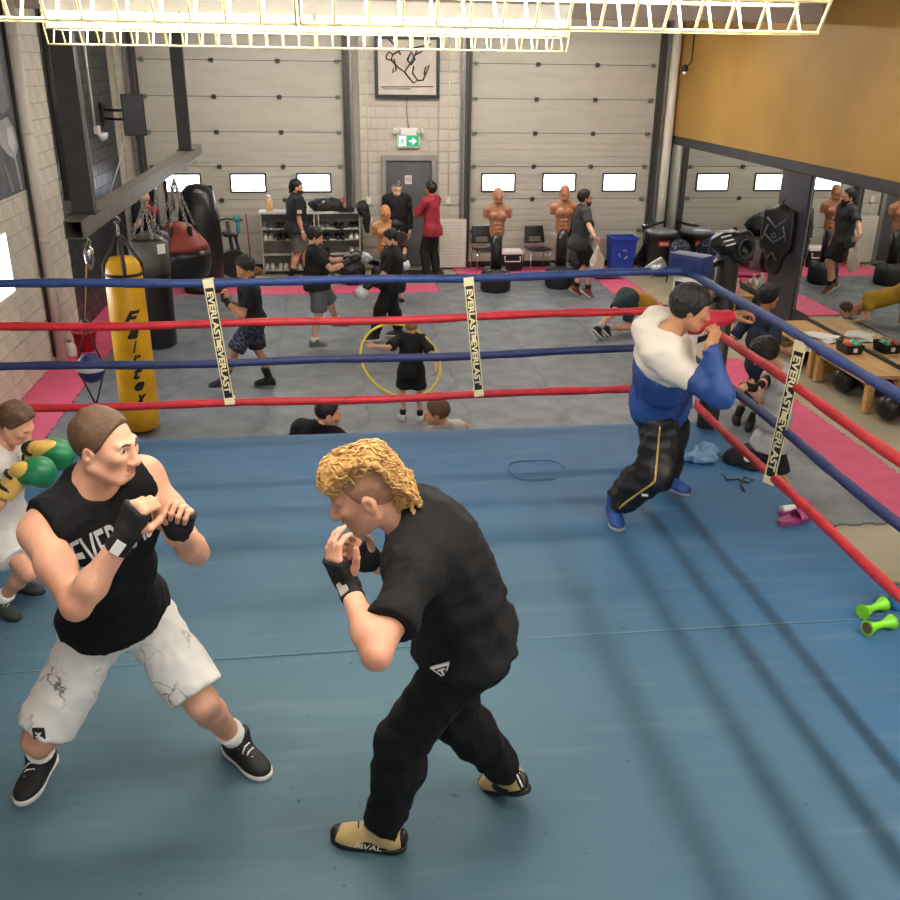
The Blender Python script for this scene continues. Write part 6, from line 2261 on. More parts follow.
# rubbish bins
def barrel(px, Y, h, rad, label, prints):
    x = at(px, 255, Y).x
    r = empty('rubbish_bin', (x, Y, 0), label, 'bin')
    MB().lathe([(rad * 0.80, 0), (rad * 0.84, 0.03), (rad, h * 0.93), (rad * 1.06, h * 0.94), (rad * 1.06, h)], seg=28).build('barrel', mat('bin_black', '#221f20', 0.4), r)
    MB().lathe([(rad * 1.08, h), (rad * 1.08, h + 0.03), (rad * 0.8, h + 0.06), (0.05, h + 0.075)], seg=28).build('lid', mat('bin_lid', '#8b8f93', 0.3, '#6a6e72', scale=6, metal=0.3), r)
    for s in (-1, 1):
        MB().tube([(s * rad * 1.0, -0.05, h * 0.8), (s * rad * 1.15, -0.05, h * 0.83), (s * rad * 1.15, 0.05, h * 0.83), (s * rad * 1.0, 0.05, h * 0.8)], 0.014, 8).build('handle', M_black, r)
    if prints:
        MB().box((-0.02, -rad * 0.985, h * 0.78), (0.22, 0.02, 0.10), bevel=0.006).build('badge', mat('badge_red', '#b03038', 0.5), r)
        MB().box((-0.02, -rad * 0.985 - 0.011, h * 0.78), (0.16, 0.004, 0.03), bevel=0.001).build('badge_stripe', M_print, r)
barrel(659, 17.45, 0.80, 0.28, 'black rubbish bin with red badge and grey lid', True)
# patterned ball near the bins
pb = at(700, 258, 16.6)
o = MB().lathe([(0.19 * math.sin(t), -0.19 * math.cos(t)) for t in [0.05 + i * (PI - 0.1) / 12 for i in range(13)]], (6.35, 16.6, 0.62), 20).build('medicine_ball', crack_material('ball_pattern', '#1c2238', '#8b93a6', 9))
tag(o, 'navy medicine ball with pale scribbles on low stand by the bins', 'ball')
st_ = empty('ball_stand', (6.35, 16.6, 0), 'low black stand under the navy medicine ball', 'stand')
under('ring', MB().tube([(6.35 + 0.15 * math.cos(t), 16.6 + 0.15 * math.sin(t), 0.46) for t in [i * PI / 10 for i in range(20)]], 0.02, 8, closed=True), M_black, st_)
for a in (0.3, 2.4, 4.5):
    under('leg', MB().tube([(6.35 + 0.15 * math.cos(a), 16.6 + 0.15 * math.sin(a), 0.45), (6.35 + 0.2 * math.cos(a), 16.6 + 0.2 * math.sin(a), 0)], 0.015, 8), M_black, st_)
# grey tote with a black duffel on it
tx, ty = 4.72, 17.92
r = empty('storage_tote', (tx, ty, 0), 'grey storage tote behind the man in grey tee', 'tote')
o = tub(0.46, 0.56, 0.50, 0.62); o.build('tub', mat('tote_grey', '#7a7276', 0.6), r)
MB().bx(-0.29, 0.29, -0.26, 0.26, 0.61, 0.65, bevel=0.01).build('lid', mat('tote_lid', '#4d494c', 0.6), r)
blob('duffel_bag', (tx, ty - 0.02, 0.855), (0.34, 0.24, 0.22), M_nylon, 'black duffel bag slumped on the grey tote', 'bag', 5, 0.02, extra=[((-0.15, -0.02, 0.10), (0.2, 0.16, 0.15))])

# low bench with bottles by the mirror
bx0, by_ = 6.28, 14.35
def bench(x0, x1, y0, y1, zt, label, planks=2, leg=0.085):
    r = empty('wooden_bench', ((x0 + x1) / 2, (y0 + y1) / 2, 0), label, 'bench')
    n = planks
    for i in range(n):
        a = x0 + (x1 - x0) * i / n + 0.002; b = x0 + (x1 - x0) * (i + 1) / n - 0.002
        under('plank', MB().bx(a, b, y0, y1, zt - 0.04, zt, bevel=0.004), M_wood, r)
    under('apron', MB().bx(x0 + 0.02, x0 + 0.06, y0 + 0.02, y1 - 0.02, zt - 0.13, zt - 0.04, bevel=0.003), M_wood, r)
    under('apron', MB().bx(x1 - 0.06, x1 - 0.02, y0 + 0.02, y1 - 0.02, zt - 0.13, zt - 0.04, bevel=0.003), M_wood, r)
    for x in (x0 + 0.02, x1 - 0.02 - leg):
        for y in (y0 + 0.03, y1 - 0.03 - leg):
            under('leg', MB().bx(x, x + leg, y, y + leg, 0, zt - 0.04, bevel=0.004), M_wood, r)
    for y in (y0 + 0.05, y1 - 0.09):
        under('stretcher', MB().bx(x0 + leg, x1 - leg, y, y + 0.04, 0.10, 0.17, bevel=0.003), M_wood, r)
    return r
bench(6.18, 6.56, 13.75, 14.75, 0.42, 'short wooden bench holding bottles by the mirror')
for i, (dy, h, m, lb) in enumerate(((0.0, 0.24, M_white, 'white spray bottle on the short bench'), (-0.16, 0.20, mat('bottle_clear', '#c9d2d6', 0.2), 'clear drinks bottle on the short bench'), (-0.30, 0.20, mat('bottle_pink', '#dba0a8', 0.35), 'pink drinks bottle on the short bench'), (0.16, 0.18, M_white, 'white tub on the short bench'))):
    o = MB().lathe([(0.04, 0), (0.045, 0.02), (0.045, h * 0.65), (0.02, h * 0.8), (0.02, h), (0.024, h), (0.02, h + 0.015)], (6.34 + 0.05 * (i % 2), 14.25 + dy, 0.42), 16).build('bottle', m)
    tag(o, lb, 'bottle')
S = SDF(); S.ell((6.30, 14.55, 0.45), None, (0.12, 0.14, 0.035), 0.03); S.noise = wrinkle(0.015, 40, 4); S.cut((0, 0, 0.42), (0, 0, -1))
tag(sdf_obj('towel', S, 0.010, mat('towel_white', '#dcdad6', 0.9), None, False), 'crumpled white towel on the short bench', 'towel')

# two long benches
ZB = 0.46
bench(6.10, 6.58, 10.92, 12.08, ZB, 'wooden bench by the mirror nearer the pilaster, with papers on it')
bench(6.10, 6.58, 9.55, 10.88, ZB, 'wooden bench by the mirror holding the tray of balls')
for i, (x, y, a) in enumerate(((6.35, 11.05, 0.2), (6.28, 11.28, -0.3), (6.42, 11.20, 0.6), (6.32, 11.15, 0.9))):
    pm = MB(); pm.grid(lambda u, v: V(((u - 0.5) * 0.22, (v - 0.5) * 0.30, 0.004 + 0.012 * math.sin(3 * u + 2 * v + i) ** 2)), 6, 6)
    o = pm.build('paper_sheet', mat('paper_white', '#e6e3dc', 0.7), None, (x, y, ZB + 0.003 + 0.006 * i), (0, 0, a))
    tag(o, 'loose white paper sheet on the wooden bench', 'paper', 'papers on the bench')
# tray of balls
r = empty('ball_tray', (6.36, 10.52, ZB), 'black open tray holding small coloured balls', 'tray')
tb = tub(0.20, 0.22, 0.30, 0.12)
tb.build('tray', M_black, r)
MB().box((0, -0.145, 0.06), (0.05, 0.004, 0.05)).build('sticker', M_white, r)
for i, (dx, dy, c, nm) in enumerate(((-0.05, -0.08, '#c0392f', 'red'), (0.05, -0.07, '#3fb08a', 'green'), (-0.04, 0.02, '#d0843c', 'orange'), (0.05, 0.04, '#56c09a', 'mint'), (0.0, 0.10, '#a83030', 'dark red'))):
    o = MB().lathe([(0.042 * math.sin(t), -0.042 * math.cos(t)) for t in [0.05 + k * (PI - 0.1) / 8 for k in range(9)]], (6.36 + dx, 10.52 + dy, ZB + 0.115), 14).build('reflex_ball', mat('ball_' + nm.replace(' ', '_'), c, 0.45))
    tag(o, nm + ' small ball in the black tray', 'ball')
# medicine balls under the benches
for i, (y, rr_, lb) in enumerate(((11.55, 0.15, 'black medicine ball under the bench with papers'), (10.35, 0.17, 'black medicine ball under the bench with the ball tray'), (9.35, 0.16, 'black medicine ball past the end of the benches'))):
    o = MB().lathe([(rr_ * math.sin(t), -rr_ * math.cos(t)) for t in [0.04 + k * (PI - 0.08) / 12 for k in range(13)]], (6.28, y, rr_), 20).build('medicine_ball', M_leather)
    tag(o, lb, 'ball')


def dumbbell(c, d, L, r0, m, m_end, label, group=None):
    """waisted one-piece dumbbell lying on its side"""
    root = empty('dumbbell', (c[0], c[1], c[2] - r0), label, 'dumbbell', group)
    d = V(d).normalized()
    c = V(c)
    n = 14
    pts = [c + d * (L * (i / n - 0.5)) for i in range(n + 1)]
    rs = [r0 * (0.42 + 0.58 * abs(2 * i / n - 1) ** 1.8) for i in range(n + 1)]
    under('grip', MB().tube(pts, rs, 16), m, root)
    for s in (-1, 1):
        under('end_cap', MB().tube([c + d * (s * L * 0.5), c + d * (s * (L * 0.5 + 0.004))], r0 * 0.72, 14), m_end, root)
    return root


M_lime = mat('dumbbell_lime', '#7fd321', 0.4)
M_dbl = mat('dumbbell_blue', '#2c62a8', 0.45)
M_dpk = mat('dumbbell_pink', '#d8487a', 0.45)
q_ = gp(878, 632, ZR)
dumbbell((q_.x, q_.y, ZR + 0.042), (0.96, 0.25, 0), 0.165, 0.042, M_lime, mat('dumbbell_end', '#5a4a2c', 0.6), 'lime green dumbbell on ring canvas, showing its brown end')
q_ = gp(876, 621, ZR)
dumbbell((q_.x + 0.01, q_.y + 0.06, ZR + 0.042), (0.92, 0.38, 0), 0.165, 0.042, M_lime, M_lime, 'lime green dumbbell on ring canvas behind its twin')
q_ = gp(895, 413)
dumbbell((q_.x, q_.y, 0.045), (1, 0.15, 0), 0.20, 0.045, M_dbl, M_black, 'blue dumbbell on the beige floor')
q_ = gp(899, 421)
dumbbell((q_.x, q_.y, 0.04), (1, -0.1, 0), 0.18, 0.04, M_dpk, M_dpk, 'pink dumbbell on the beige floor')

# kick shields hung on the pilaster
def shield(y, x, z0, z1, label, rz):
    r = empty('kick_shield', (x, y, (z0 + z1) / 2), label, 'pad', None, rz=rz)
    h = z1 - z0
    S = SDF()
    S.ell((0, 0, 0.10 * h), None, (0.10, 0.26, 0.42 * h), 0.06)
    S.box((0, 0, 0.15 * h), None, (0.085, 0.25, 0.30 * h), 0.06, 0.05)
    S.ell((0.0, 0, -0.32 * h), None, (0.075, 0.13, 0.20 * h), 0.06)
    S.cut((0.05, 0, 0), (1, 0, 0))
    sdf_obj('pad', S, 0.010, M_leather, r, False)
    M_g = mat('shield_grey', '#55555a', 0.45)
    for pts in ([(-0.10, -0.15, 0.32 * h), (-0.115, 0, 0.20 * h), (-0.10, 0.15, 0.32 * h)], [(-0.10, -0.17, 0.10 * h), (-0.118, 0, -0.02 * h), (-0.10, 0.17, 0.10 * h)], [(-0.085, -0.08, -0.28 * h), (-0.105, 0, -0.16 * h), (-0.085, 0.08, -0.28 * h)], [(-0.10, -0.19, 0.0), (-0.105, -0.12, 0.22 * h)], [(-0.10, 0.19, 0.0), (-0.105, 0.12, 0.22 * h)]):
        MB().tube(pts, 0.014, 6).build('trim_band', M_g, r)
    MB().tube([(-0.125, 0.03 * math.cos(t), 0.08 * h + 0.03 * math.sin(t)) for t in [i * PI / 6 for i in range(12)]], 0.008, 6, closed=True).build('emblem', M_g, r)
    MB().tube([(0.0, 0, 0.5 * h), (0.04, 0, 0.58 * h)], 0.012, 6).build('hanging_loop', M_black, r)
shield(12.98, XR - 0.20, 0.92, 1.92, 'black kick shield with grey bands hung on the pilaster', 0.62)

# gear slung over the ring's far post
px_, py_ = 2.93, 6.66
pz = ZR + 1.46
S = SDF(); S.ell((px_ - 0.03, py_ - 0.02, pz), None, (0.13, 0.11, 0.09), 0.03); S.ell((px_ + 0.06, py_ - 0.09, pz - 0.02), None, (0.10, 0.07, 0.12), 0.03)
S.ell((px_ + 0.06, py_ - 0.17, pz - 0.02), None, (0.06, 0.06, 0.075), 0.02, sub=True); S.noise = wrinkle(0.01, 45, 2)
o = sdf_obj('head_guard', S, 0.008, M_leather, None, False); tag(o, 'black head guard slung on top of the corner post', 'head guard')
for k in range(3):
    under('white_stripe', MB().tube([(px_ - 0.13 + 0.022 * k, py_ - 0.13, pz + 0.055 - 0.03 * k), (px_ - 0.06 + 0.02 * k, py_ - 0.14, pz + 0.075 - 0.03 * k)], 0.006, 6), M_white, o)
MBs = MB().tube([(px_ + 0.06 + 0.055 * math.cos(t), py_ - 0.155, pz - 0.02 + 0.07 * math.sin(t)) for t in [i * PI / 10 for i in range(20)]], 0.016, 8, closed=True)
under('face_opening', MBs, M_black, o)
o = MB().tube([(px_ - 0.14, py_ - 0.12, pz - 0.10), (px_ - 0.22, py_ - 0.16, pz - 0.16), (px_ - 0.26, py_ - 0.18, pz - 0.24)], 0.010, 6).build('glove_lace', M_white)
tag(o, 'pale cord dangling beside the corner post', 'cord')
cs = MB().tube([at(648, 272, 6.35), at(664, 262, 6.35)], 0.045, 16).build('tape_roll', mat('tape_silver', '#a7aab0', 0.3, metal=0.6))
tag(cs, 'silver tape roll stuck by the blue corner cap', 'tape')

# things lying on the canvas
def cap_on(c, rz):
    r = empty('baseball_cap', c, 'black baseball cap with white front patch on ring canvas', 'cap', None, rz=rz)
    S = SDF(); S.ell((0, 0, 0.02), None, (0.095, 0.11, 0.085), 0.02); S.cut((0, 0, 0.0), (0, 0, -1)); S.noise = wrinkle(0.006, 40, 3)
    sdf_obj('crown', S, 0.006, C_bk, r, False)
    S = SDF(); S.ell((0, -0.13, 0.012), None, (0.085, 0.08, 0.010), 0.01)
    sdf_obj('peak', S, 0.005, C_bk, r, False)
    S = SDF(); S.ell((0, -0.075, 0.055), None, (0.05, 0.045, 0.035), 0.01)
    sdf_obj('front_patch', S, 0.005, M_white, r, False)
c_ = gp(737, 462, ZR); cap_on((c_.x, c_.y, ZR + 0.006), 0.55)
c_ = gp(708, 460, ZR) - V((0.06, 0, 0))
S = SDF(); S.ell((c_.x, c_.y, ZR + 0.03), None, (0.13, 0.10, 0.04), 0.03); S.ell((c_.x + 0.08, c_.y + 0.06, ZR + 0.05), None, (0.08, 0.08, 0.05), 0.03); S.noise = wrinkle(0.016, 50, 11); S.cut((0, 0, ZR + 0.004), (0, 0, -1))
tag(sdf_obj('hand_towel', S, 0.008, mat('towel_blue', '#6b93b5', 0.9, '#567c9c', scale=12), None, False), 'crumpled pale blue cloth beside the cap on canvas', 'towel')
a_ = gp(722, 478, ZR)
pts = [gp(*p, ZR) + V((0, 0, 0.008)) for p in ((722, 474), (727, 481), (738, 480), (748, 484), (753, 481), (744, 478), (741, 486), (744, 492))]
tag(MB().tube(pts, 0.006, 6).build('earphone_cord', M_black), 'thin black cord coiled on canvas before the cap', 'cord')
# purple sandals
def slider(c, rz, label):
    r = empty('sandal', c, label, 'sandal', None, rz=rz)
    pl = [(0.05 * math.cos(t) * (1 if math.sin(t) > 0 else 0.85), 0.13 * math.sin(t)) for t in [i * PI / 10 for i in range(20)]]
    mb = MB(); mb.prism(pl, 0.0, 0.03); mb.build('sole', mat('sandal_purple', '#8c2f63', 0.55), r)
    mb = MB(); mb.grid(lambda u, v: V((0.052 * math.cos(PI * u), 0.01 + 0.09 * v, 0.02 + 0.06 * math.sin(PI * u))), 10, 4)
    o = mb.build('strap', mat('sandal_strap', '#a2447a', 0.5), r); md = o.modifiers.new('t', 'SOLIDIFY'); md.thickness = 0.008
c_ = gp(798, 513, ZR); slider((c_.x - 0.02, c_.y, ZR + 0.002), -1.3, 'purple sandal on the canvas edge')
c_ = gp(795, 520, ZR); slider((c_.x - 0.02, c_.y - 0.02, ZR + 0.002), -1.2, 'purple sandal on canvas lying in front of its pair')
c_ = gp(781, 514, ZR)
tag(MB().tube([V((c_.x, c_.y, ZR + 0.03)), V((c_.x + 0.09, c_.y + 0.01, ZR + 0.03))], [0.028, 0.028], 14).build('mouthguard_case', M_white), 'small white case beside the purple sandals', 'case')
# bottles at the corner and right edge
c_ = gp(700, 428, ZR)
r = empty('water_bottle', (c_.x + 0.1, c_.y + 0.15, ZR), 'clear water bottle with white top near the corner post', 'bottle')
MB().lathe([(0.035, 0), (0.038, 0.01), (0.038, 0.15), (0.03, 0.19)], seg=16).build('body', mat('bottle_clear2', '#b9c7cf', 0.15, trans=0.4), r)
MB().lathe([(0.032, 0.19), (0.026, 0.24), (0.012, 0.29)], seg=16).build('cap', M_white, r)
c_ = gp(893, 613, ZR)
r = empty('blue_tumbler', (c_.x + 0.05, c_.y + 0.05, ZR), 'blue tumbler with green lid on the canvas edge', 'tumbler')
MB().lathe([(0.045, 0), (0.05, 0.02), (0.055, 0.10)], seg=18).build('body', mat('tumbler_blue', '#2f7fb5', 0.35), r)
MB().lathe([(0.056, 0.10), (0.056, 0.125), (0.03, 0.13)], seg=18).build('lid', mat('tumbler_lid', '#1f5a4a', 0.4), r)

# ================================================================== bags and rail at the left
XB = -2.12
rail = empty('bag_rail', (XB, 12.1, 0), 'long square steel rail on hangers carrying the punch bags', 'rail')
y0, y1 = 8.12, 16.1
zb = 2.42
bt = MB()
w = 0.075
for sx, sz, a, b in ((0, w - 0.006, 2 * w, 0.012), (0, -w + 0.006, 2 * w, 0.012), (w - 0.006, 0, 0.012, 2 * w - 0.024), (-w + 0.006, 0, 0.012, 2 * w - 0.024)):
    bt.box((XB + sx, (y0 + y1) / 2, zb + sz), (a, y1 - y0, b))
M_railtop = mat('rail_steel', '#6d665b', 0.42, '#5a544b', scale=10, metal=0.3)
under('rail_tube', bt, M_railtop, rail)
for y in (8.55, 14.85):
    under('hanger', MB().bx(XB - 0.09, XB + 0.09, y - 0.05, y + 0.05, zb + 0.07, ZC), M_blacksteel, rail)
    under('hanger_plate', MB().bx(XB - 0.12, XB + 0.12, y - 0.10, y + 0.10, zb + w, zb + w + 0.012), M_blacksteel, rail)
HY = [8.5, 9.75, 11.2, 13.5, 14.6, 15.7]
for y in HY:
    under('hook', MB().tube([(XB, y, zb - w), (XB, y, zb - w - 0.05), (XB + 0.035, y, zb - w - 0.09), (XB, y, zb - w - 0.125), (XB - 0.03, y, zb - w - 0.10)], 0.010, 8), M_chain, rail)


def chain(mb_parent, a, b, n, name='chain_link'):
    a, b = V(a), V(b)
    d = (b - a)
    for i in range(n):
        c = a + d * ((i + 0.5) / n)
        L = d.length / n * 0.72
        dn = d.normalized()
        s = dn.orthogonal().normalized()
        if i % 2: s = dn.cross(s)
        pts = [c + dn * (L * math.cos(t)) + s * (0.016 * math.sin(t)) for t in [k * PI / 5 for k in range(10)]]
        under(name, MB().tube(pts, 0.0055, 5, closed=True), M_chain, mb_parent)


# yellow banana bag
zt_, zbot = 1.88, 0.03
M_yel = mat('bag_yellow', '#e0ac18', 0.38, '#cf9a10', scale=5, bump=0.05)
yb = empty('punch_bag', (XB, 9.75, zbot), 'long yellow banana bag with black script lettering', 'punch bag')
S = MB().lathe([(0.02, zbot), (0.12, zbot + 0.005), (0.19, zbot + 0.04), (0.20, zbot + 0.3), (0.185, zt_ - 0.14), (0.165, zt_ - 0.05), (0.13, zt_), (0.05, zt_ + 0.02)], (XB, 9.75, 0), 32)
ybody = under('body', S, M_yel, yb)
under('top_band', MB().lathe([(0.191, zt_ - 0.17), (0.191, zt_ - 0.14)], (XB, 9.75, 0), 32), M_black, yb)
for a in (0.3, 1.9, 3.5, 5.0):
    e = V((XB + 0.184 * math.cos(a), 9.75 + 0.184 * math.sin(a), zt_ - 0.18))
    under('strap', MB().tube([e + V((0, 0, -0.06)), e + V((0, 0, 0.12)), V((XB + 0.02 * math.cos(a), 9.75 + 0.02 * math.sin(a), zb - 0.32))], 0.020, 6), mat('strap_olive', '#2c2a22', 0.6), yb)
chain(yb, (XB, 9.75, zb - 0.18), (XB, 9.75, zb - 0.33), 4)
fd = V((0.18, -1, 0)).normalized()
for ch, zc_, w_, h_ in (('F', 1.30, 0.19, 0.15), ('a', 1.135, 0.12, 0.11), ('i', 1.0, 0.05, 0.13), ('r', 0.865, 0.10, 0.10), ('t', 0.72, 0.10, 0.14), ('e', 0.575, 0.11, 0.10), ('x', 0.43, 0.13, 0.11)):
    lettering('lettering', ch, yb, M_ink, V((XB + 0.03, 9.75, zc_)) + fd * 0.15, ZUP.cross(-fd).normalized() * -1, ZUP, w_, h_, target=ybody, out=0.004, shear=0.55, bold=0.045, cut=6)

# black heavy bag
hb_ = empty('punch_bag', (XB, 11.2, 0.56), 'black leather heavy bag on chains beside the yellow bag', 'punch bag')
hz0, hz1 = 0.52, 1.85
under('body', MB().lathe([(0.05, hz0), (0.16, hz0 + 0.01), (0.215, hz0 + 0.05), (0.22, hz0 + 0.3), (0.22, hz1 - 0.35), (0.215, hz1 - 0.30), (0.21, hz1 - 0.06), (0.17, hz1 - 0.01), (0.05, hz1)], (XB, 11.2, 0), 32), M_leather, hb_)
under('upper_cover', MB().lathe([(0.226, hz1 - 0.42), (0.230, hz1 - 0.30), (0.222, hz1 - 0.06), (0.10, hz1 + 0.03)], (XB, 11.2, 0), 32), mat('bag_cover', '#4d4a45', 0.5, '#3d3a36', scale=8, bump=0.1), hb_)
under('white_label', MB().box((XB + 0.17, 11.2 - 0.155, hz1 - 0.12), (0.10, 0.012, 0.11), rotz(0.8), bevel=0.002), M_white, hb_)
for a in (0.5, 2.1, 3.7, 5.2):
    chain(hb_, (XB + 0.17 * math.cos(a), 11.2 + 0.17 * math.sin(a), hz1 + 0.0), (XB, 11.2, zb - 0.19), 9)

# red and black teardrop bag
tb_ = empty('punch_bag', (XB, 13.5, 0.9), 'fat teardrop bag with red top and black belly', 'punch bag')
under('belly', MB().lathe([(0.02, 0.82), (0.22, 0.83), (0.36, 0.92), (0.41, 1.06), (0.41, 1.22), (0.40, 1.30)], (XB, 13.5, 0), 36), M_leather, tb_)
under('red_top', MB().lathe([(0.402, 1.30), (0.36, 1.38), (0.25, 1.52), (0.17, 1.62), (0.05, 1.66)], (XB, 13.5, 0), 36), mat('bag_red', '#8f3a2e', 0.5, '#7e3228', scale=5), tb_)
for a in (0.2, 1.3, 2.3, 3.4, 4.4, 5.5):
    under('seam', MB().tube([(XB + r_ * math.cos(a), 13.5 + r_ * math.sin(a), z_) for r_, z_ in ((0.37, 0.92), (0.414, 1.08), (0.413, 1.24), (0.404, 1.30))], 0.004, 5), M_black, tb_)
    under('strap', MB().box((XB + 0.24 * math.cos(a), 13.5 + 0.24 * math.sin(a), 1.55), (0.06, 0.05, 0.14), rotz(a), bevel=0.006), M_black, tb_)
    chain(tb_, (XB + 0.22 * math.cos(a), 13.5 + 0.22 * math.sin(a), 1.60), (XB, 13.5, zb - 0.19), 10)

# big freestanding bag behind
c_ = V((-2.25, 16.6, 0))
fb = empty('freestanding_bag', c_, 'tall black freestanding bag behind the teardrop bag', 'punch bag')
MB().lathe([(0.34, 0), (0.36, 0.05), (0.34, 0.12), (0.22, 0.16)], seg=28).build('base', M_rubber, fb)
MB().lathe([(0.22, 0.14), (0.34, 0.22), (0.37, 0.60), (0.34, 1.3), (0.27, 1.68), (0.16, 1.79), (0.02, 1.82)], seg=30).build('bag', M_leather, fb)
# short grey uppercut bag hanging between
ub = empty('punch_bag', (XB, 12.3, 1.3), 'small dark uppercut bag hung behind the heavy bag', 'punch bag')
under('body', MB().lathe([(0.05, 1.28), (0.15, 1.29), (0.18, 1.34), (0.18, 1.66), (0.15, 1.72), (0.05, 1.74)], (XB - 0.12, 12.3, 0), 24), M_leather, ub)
chain(ub, (XB - 0.12, 12.3, 1.74), (XB - 0.02, 12.3, zb - 0.07), 10)

# double-end ball
de = ax(91, 368, -2.05)
dy = 8.5
db = empty('double_end_ball', (XB, dy, 0), 'navy and white double-end ball strung under the rail', 'punch ball')
cz = 1.19
cb = at(91, 368, dy)
for nm, z0, z1, m in (('lower_half', -0.14, -0.015, M_padblue), ('white_band', -0.015, 0.045, M_white), ('upper_half', 0.045, 0.14, M_padblue)):
    n = 8
    prof = []
    for i in range(n + 1):
        z = z0 + (z1 - z0) * i / n
        prof.append((max(0.004, 0.125 * math.sqrt(max(0, 1 - (z / 0.141) ** 2))), z))
    under(nm, MB().lathe(prof, cb, 24), m, db)
top = V((cb.x, dy, cb.z + 0.40))
for s in (-1, 1):
    under('cord', MB().tube([V((cb.x + s * 0.122, dy, cb.z)), top], 0.008, 6), M_black, db)
    under('cord', MB().tube([V((cb.x + s * 0.122, dy, cb.z)), V((cb.x, dy, cb.z - 0.36))], 0.008, 6), M_black, db)
under('cord', MB().tube([top, V((XB, dy, zb - 0.15))], 0.006, 6), mat('bungee_yellow', '#b8a04a', 0.6), db)
under('cord', MB().tube([V((cb.x, dy, cb.z - 0.36)), V((cb.x, dy, 0.0))], 0.006, 6), M_black, db)
under('knot', MB().lathe([(0.01, -0.05), (0.035, -0.02), (0.035, 0.03), (0.01, 0.06)], top, 10), M_leather, db)
under('swivel', MB().lathe([(0.012, -0.22), (0.04, -0.14), (0.045, -0.05), (0.02, 0.0)], (XB, dy, zb - 0.19), 12), M_chrome, db)

# bucket and jug at the left wall
bk_ = gp(78, 352)
r = empty('bucket', (XL + 0.28, 12.98, 0), 'red plastic bucket against the white block wall', 'bucket')
MB().lathe([(0.12, 0), (0.16, 0.26), (0.17, 0.26), (0.17, 0.28), (0.155, 0.28), (0.115, 0.03), (0.01, 0.03)], seg=24).build('pail', mat('bucket_red', '#c42832', 0.4), r)
MB().tube([(0.165 * math.cos(t), 0.02, 0.26 - 0.10 * math.sin(t) * 0 + 0.0 - 0.05 * math.sin(t)) for t in [i * PI / 10 for i in range(11)]], 0.005, 6).build('handle', M_galv, r)
r = empty('jug', (XL + 0.14, 12.72, 0), 'small white jug beside the red bucket', 'jug')
MB().lathe([(0.07, 0), (0.075, 0.02), (0.075, 0.13), (0.04, 0.18), (0.03, 0.19)], seg=18).build('body', M_white, r)
MB().lathe([(0.033, 0.19), (0.033, 0.22), (0.01, 0.225)], seg=14).build('cap', mat('cap_grey2', '#8a8a88', 0.5), r)

# television on an arm
ty_ = 16.7
ta, tb2 = at(120, 94, ty_), at(147, 136, ty_)
tv = empty('television', ((ta.x + tb2.x) / 2, ty_, (ta.z + tb2.z) / 2), 'dark flat television on a swing arm at the black wall', 'television')
wv, hv = tb2.x - ta.x, ta.z - tb2.z
tv.rotation_euler = (0.08, 0, 0.12)
MB().bx(-wv / 2, wv / 2, 0, 0.05, -hv / 2, hv / 2, bevel=0.008).build('casing', M_black, tv)
MB().bx(-wv / 2 + 0.015, wv / 2 - 0.015, -0.004, 0.0, -hv / 2 + 0.02, hv / 2 - 0.015).build('screen', mat('tv_screen', '#3a3a3e', 0.35), tv)
tc_ = V(tv.location)
for dz in (0.07, -0.07):
    o = MB().tube([tc_ + V((-wv * 0.3, 0.06, dz)), tc_ + V((-0.35, 0.12, dz)), V((XL + 0.03, ty_ + 0.25, tc_.z + dz))], 0.02, 8)
    under('swing_arm', o, M_black, tv)
under('wall_bracket', MB().box((XL + 0.03, ty_ + 0.25, tc_.z), (0.04, 0.22, 0.36), bevel=0.006), M_black, tv)
under('cable', MB().tube([tc_ + V((-0.2, 0.06, -hv / 2)), V((XL + 0.25, ty_ + 0.1, tc_.z - 0.7)), V((XL + 0.05, ty_ - 0.3, tc_.z - 1.3))], 0.012, 6), M_pipe, tv)

# poster on the left wall
pA_ = ax(28, 187, XL + 0.02)
po = empty('wall_poster', (XL, 11.6, 2.2), 'large black and white poster on the white block wall', 'poster')
py0, py1, pz0, pz1 = 10.6, pA_.y, 2.24, 4.25
under('sheet', MB().bx(XL + 0.0, XL + 0.012, py0, py1, pz0, pz1), mat('poster_grey', '#5c5d62', 0.5, '#3c3d42', scale=3, detail=6), po)
def pshape(pts, m, k):
    mb = MB(); mb.prism(pts, 0, 0.002, mat=Matrix(((0, 0, 1, XL + 0.012 + 0.0025 * k), (1, 0, 0, 0), (0, 1, 0, 0), (0, 0, 0, 1))))
    under('printed_shape', mb, m, po)
mg = [mat('poster_light', '#b3b4b6', 0.5, '#8e9093', scale=5), mat('poster_mid', '#7b7c81', 0.5, '#66676c', scale=6), mat('poster_pale', '#cfd0d0', 0.5)]
Yp = py1
pshape([(Yp - 0.75, 3.05), (Yp - 0.35, 3.1), (Yp - 0.15, 2.95), (Yp - 0.12, 2.75), (Yp - 0.3, 2.62), (Yp - 0.55, 2.7), (Yp - 0.8, 2.85)], mg[0], 0)
pshape([(Yp - 0.9, 3.9), (Yp - 0.45, 3.95), (Yp - 0.25, 3.6), (Yp - 0.2, 3.2), (Yp - 0.5, 3.12), (Yp - 0.85, 3.3)], mg[1], 0)
pshape([(Yp - 0.45, 2.98), (Yp - 0.25, 2.98), (Yp - 0.2, 2.8), (Yp - 0.32, 2.7), (Yp - 0.48, 2.8)], mg[2], 1)
pshape([(Yp - 0.34, 2.7), (Yp - 0.28, 2.7), (Yp - 0.20, 2.26), (Yp - 0.27, 2.26)], mg[0], 1)
pshape([(Yp - 0.75, 2.6), (Yp - 0.68, 2.6), (Yp - 0.50, 2.28), (Yp - 0.62, 2.28)], mg[1], 1)

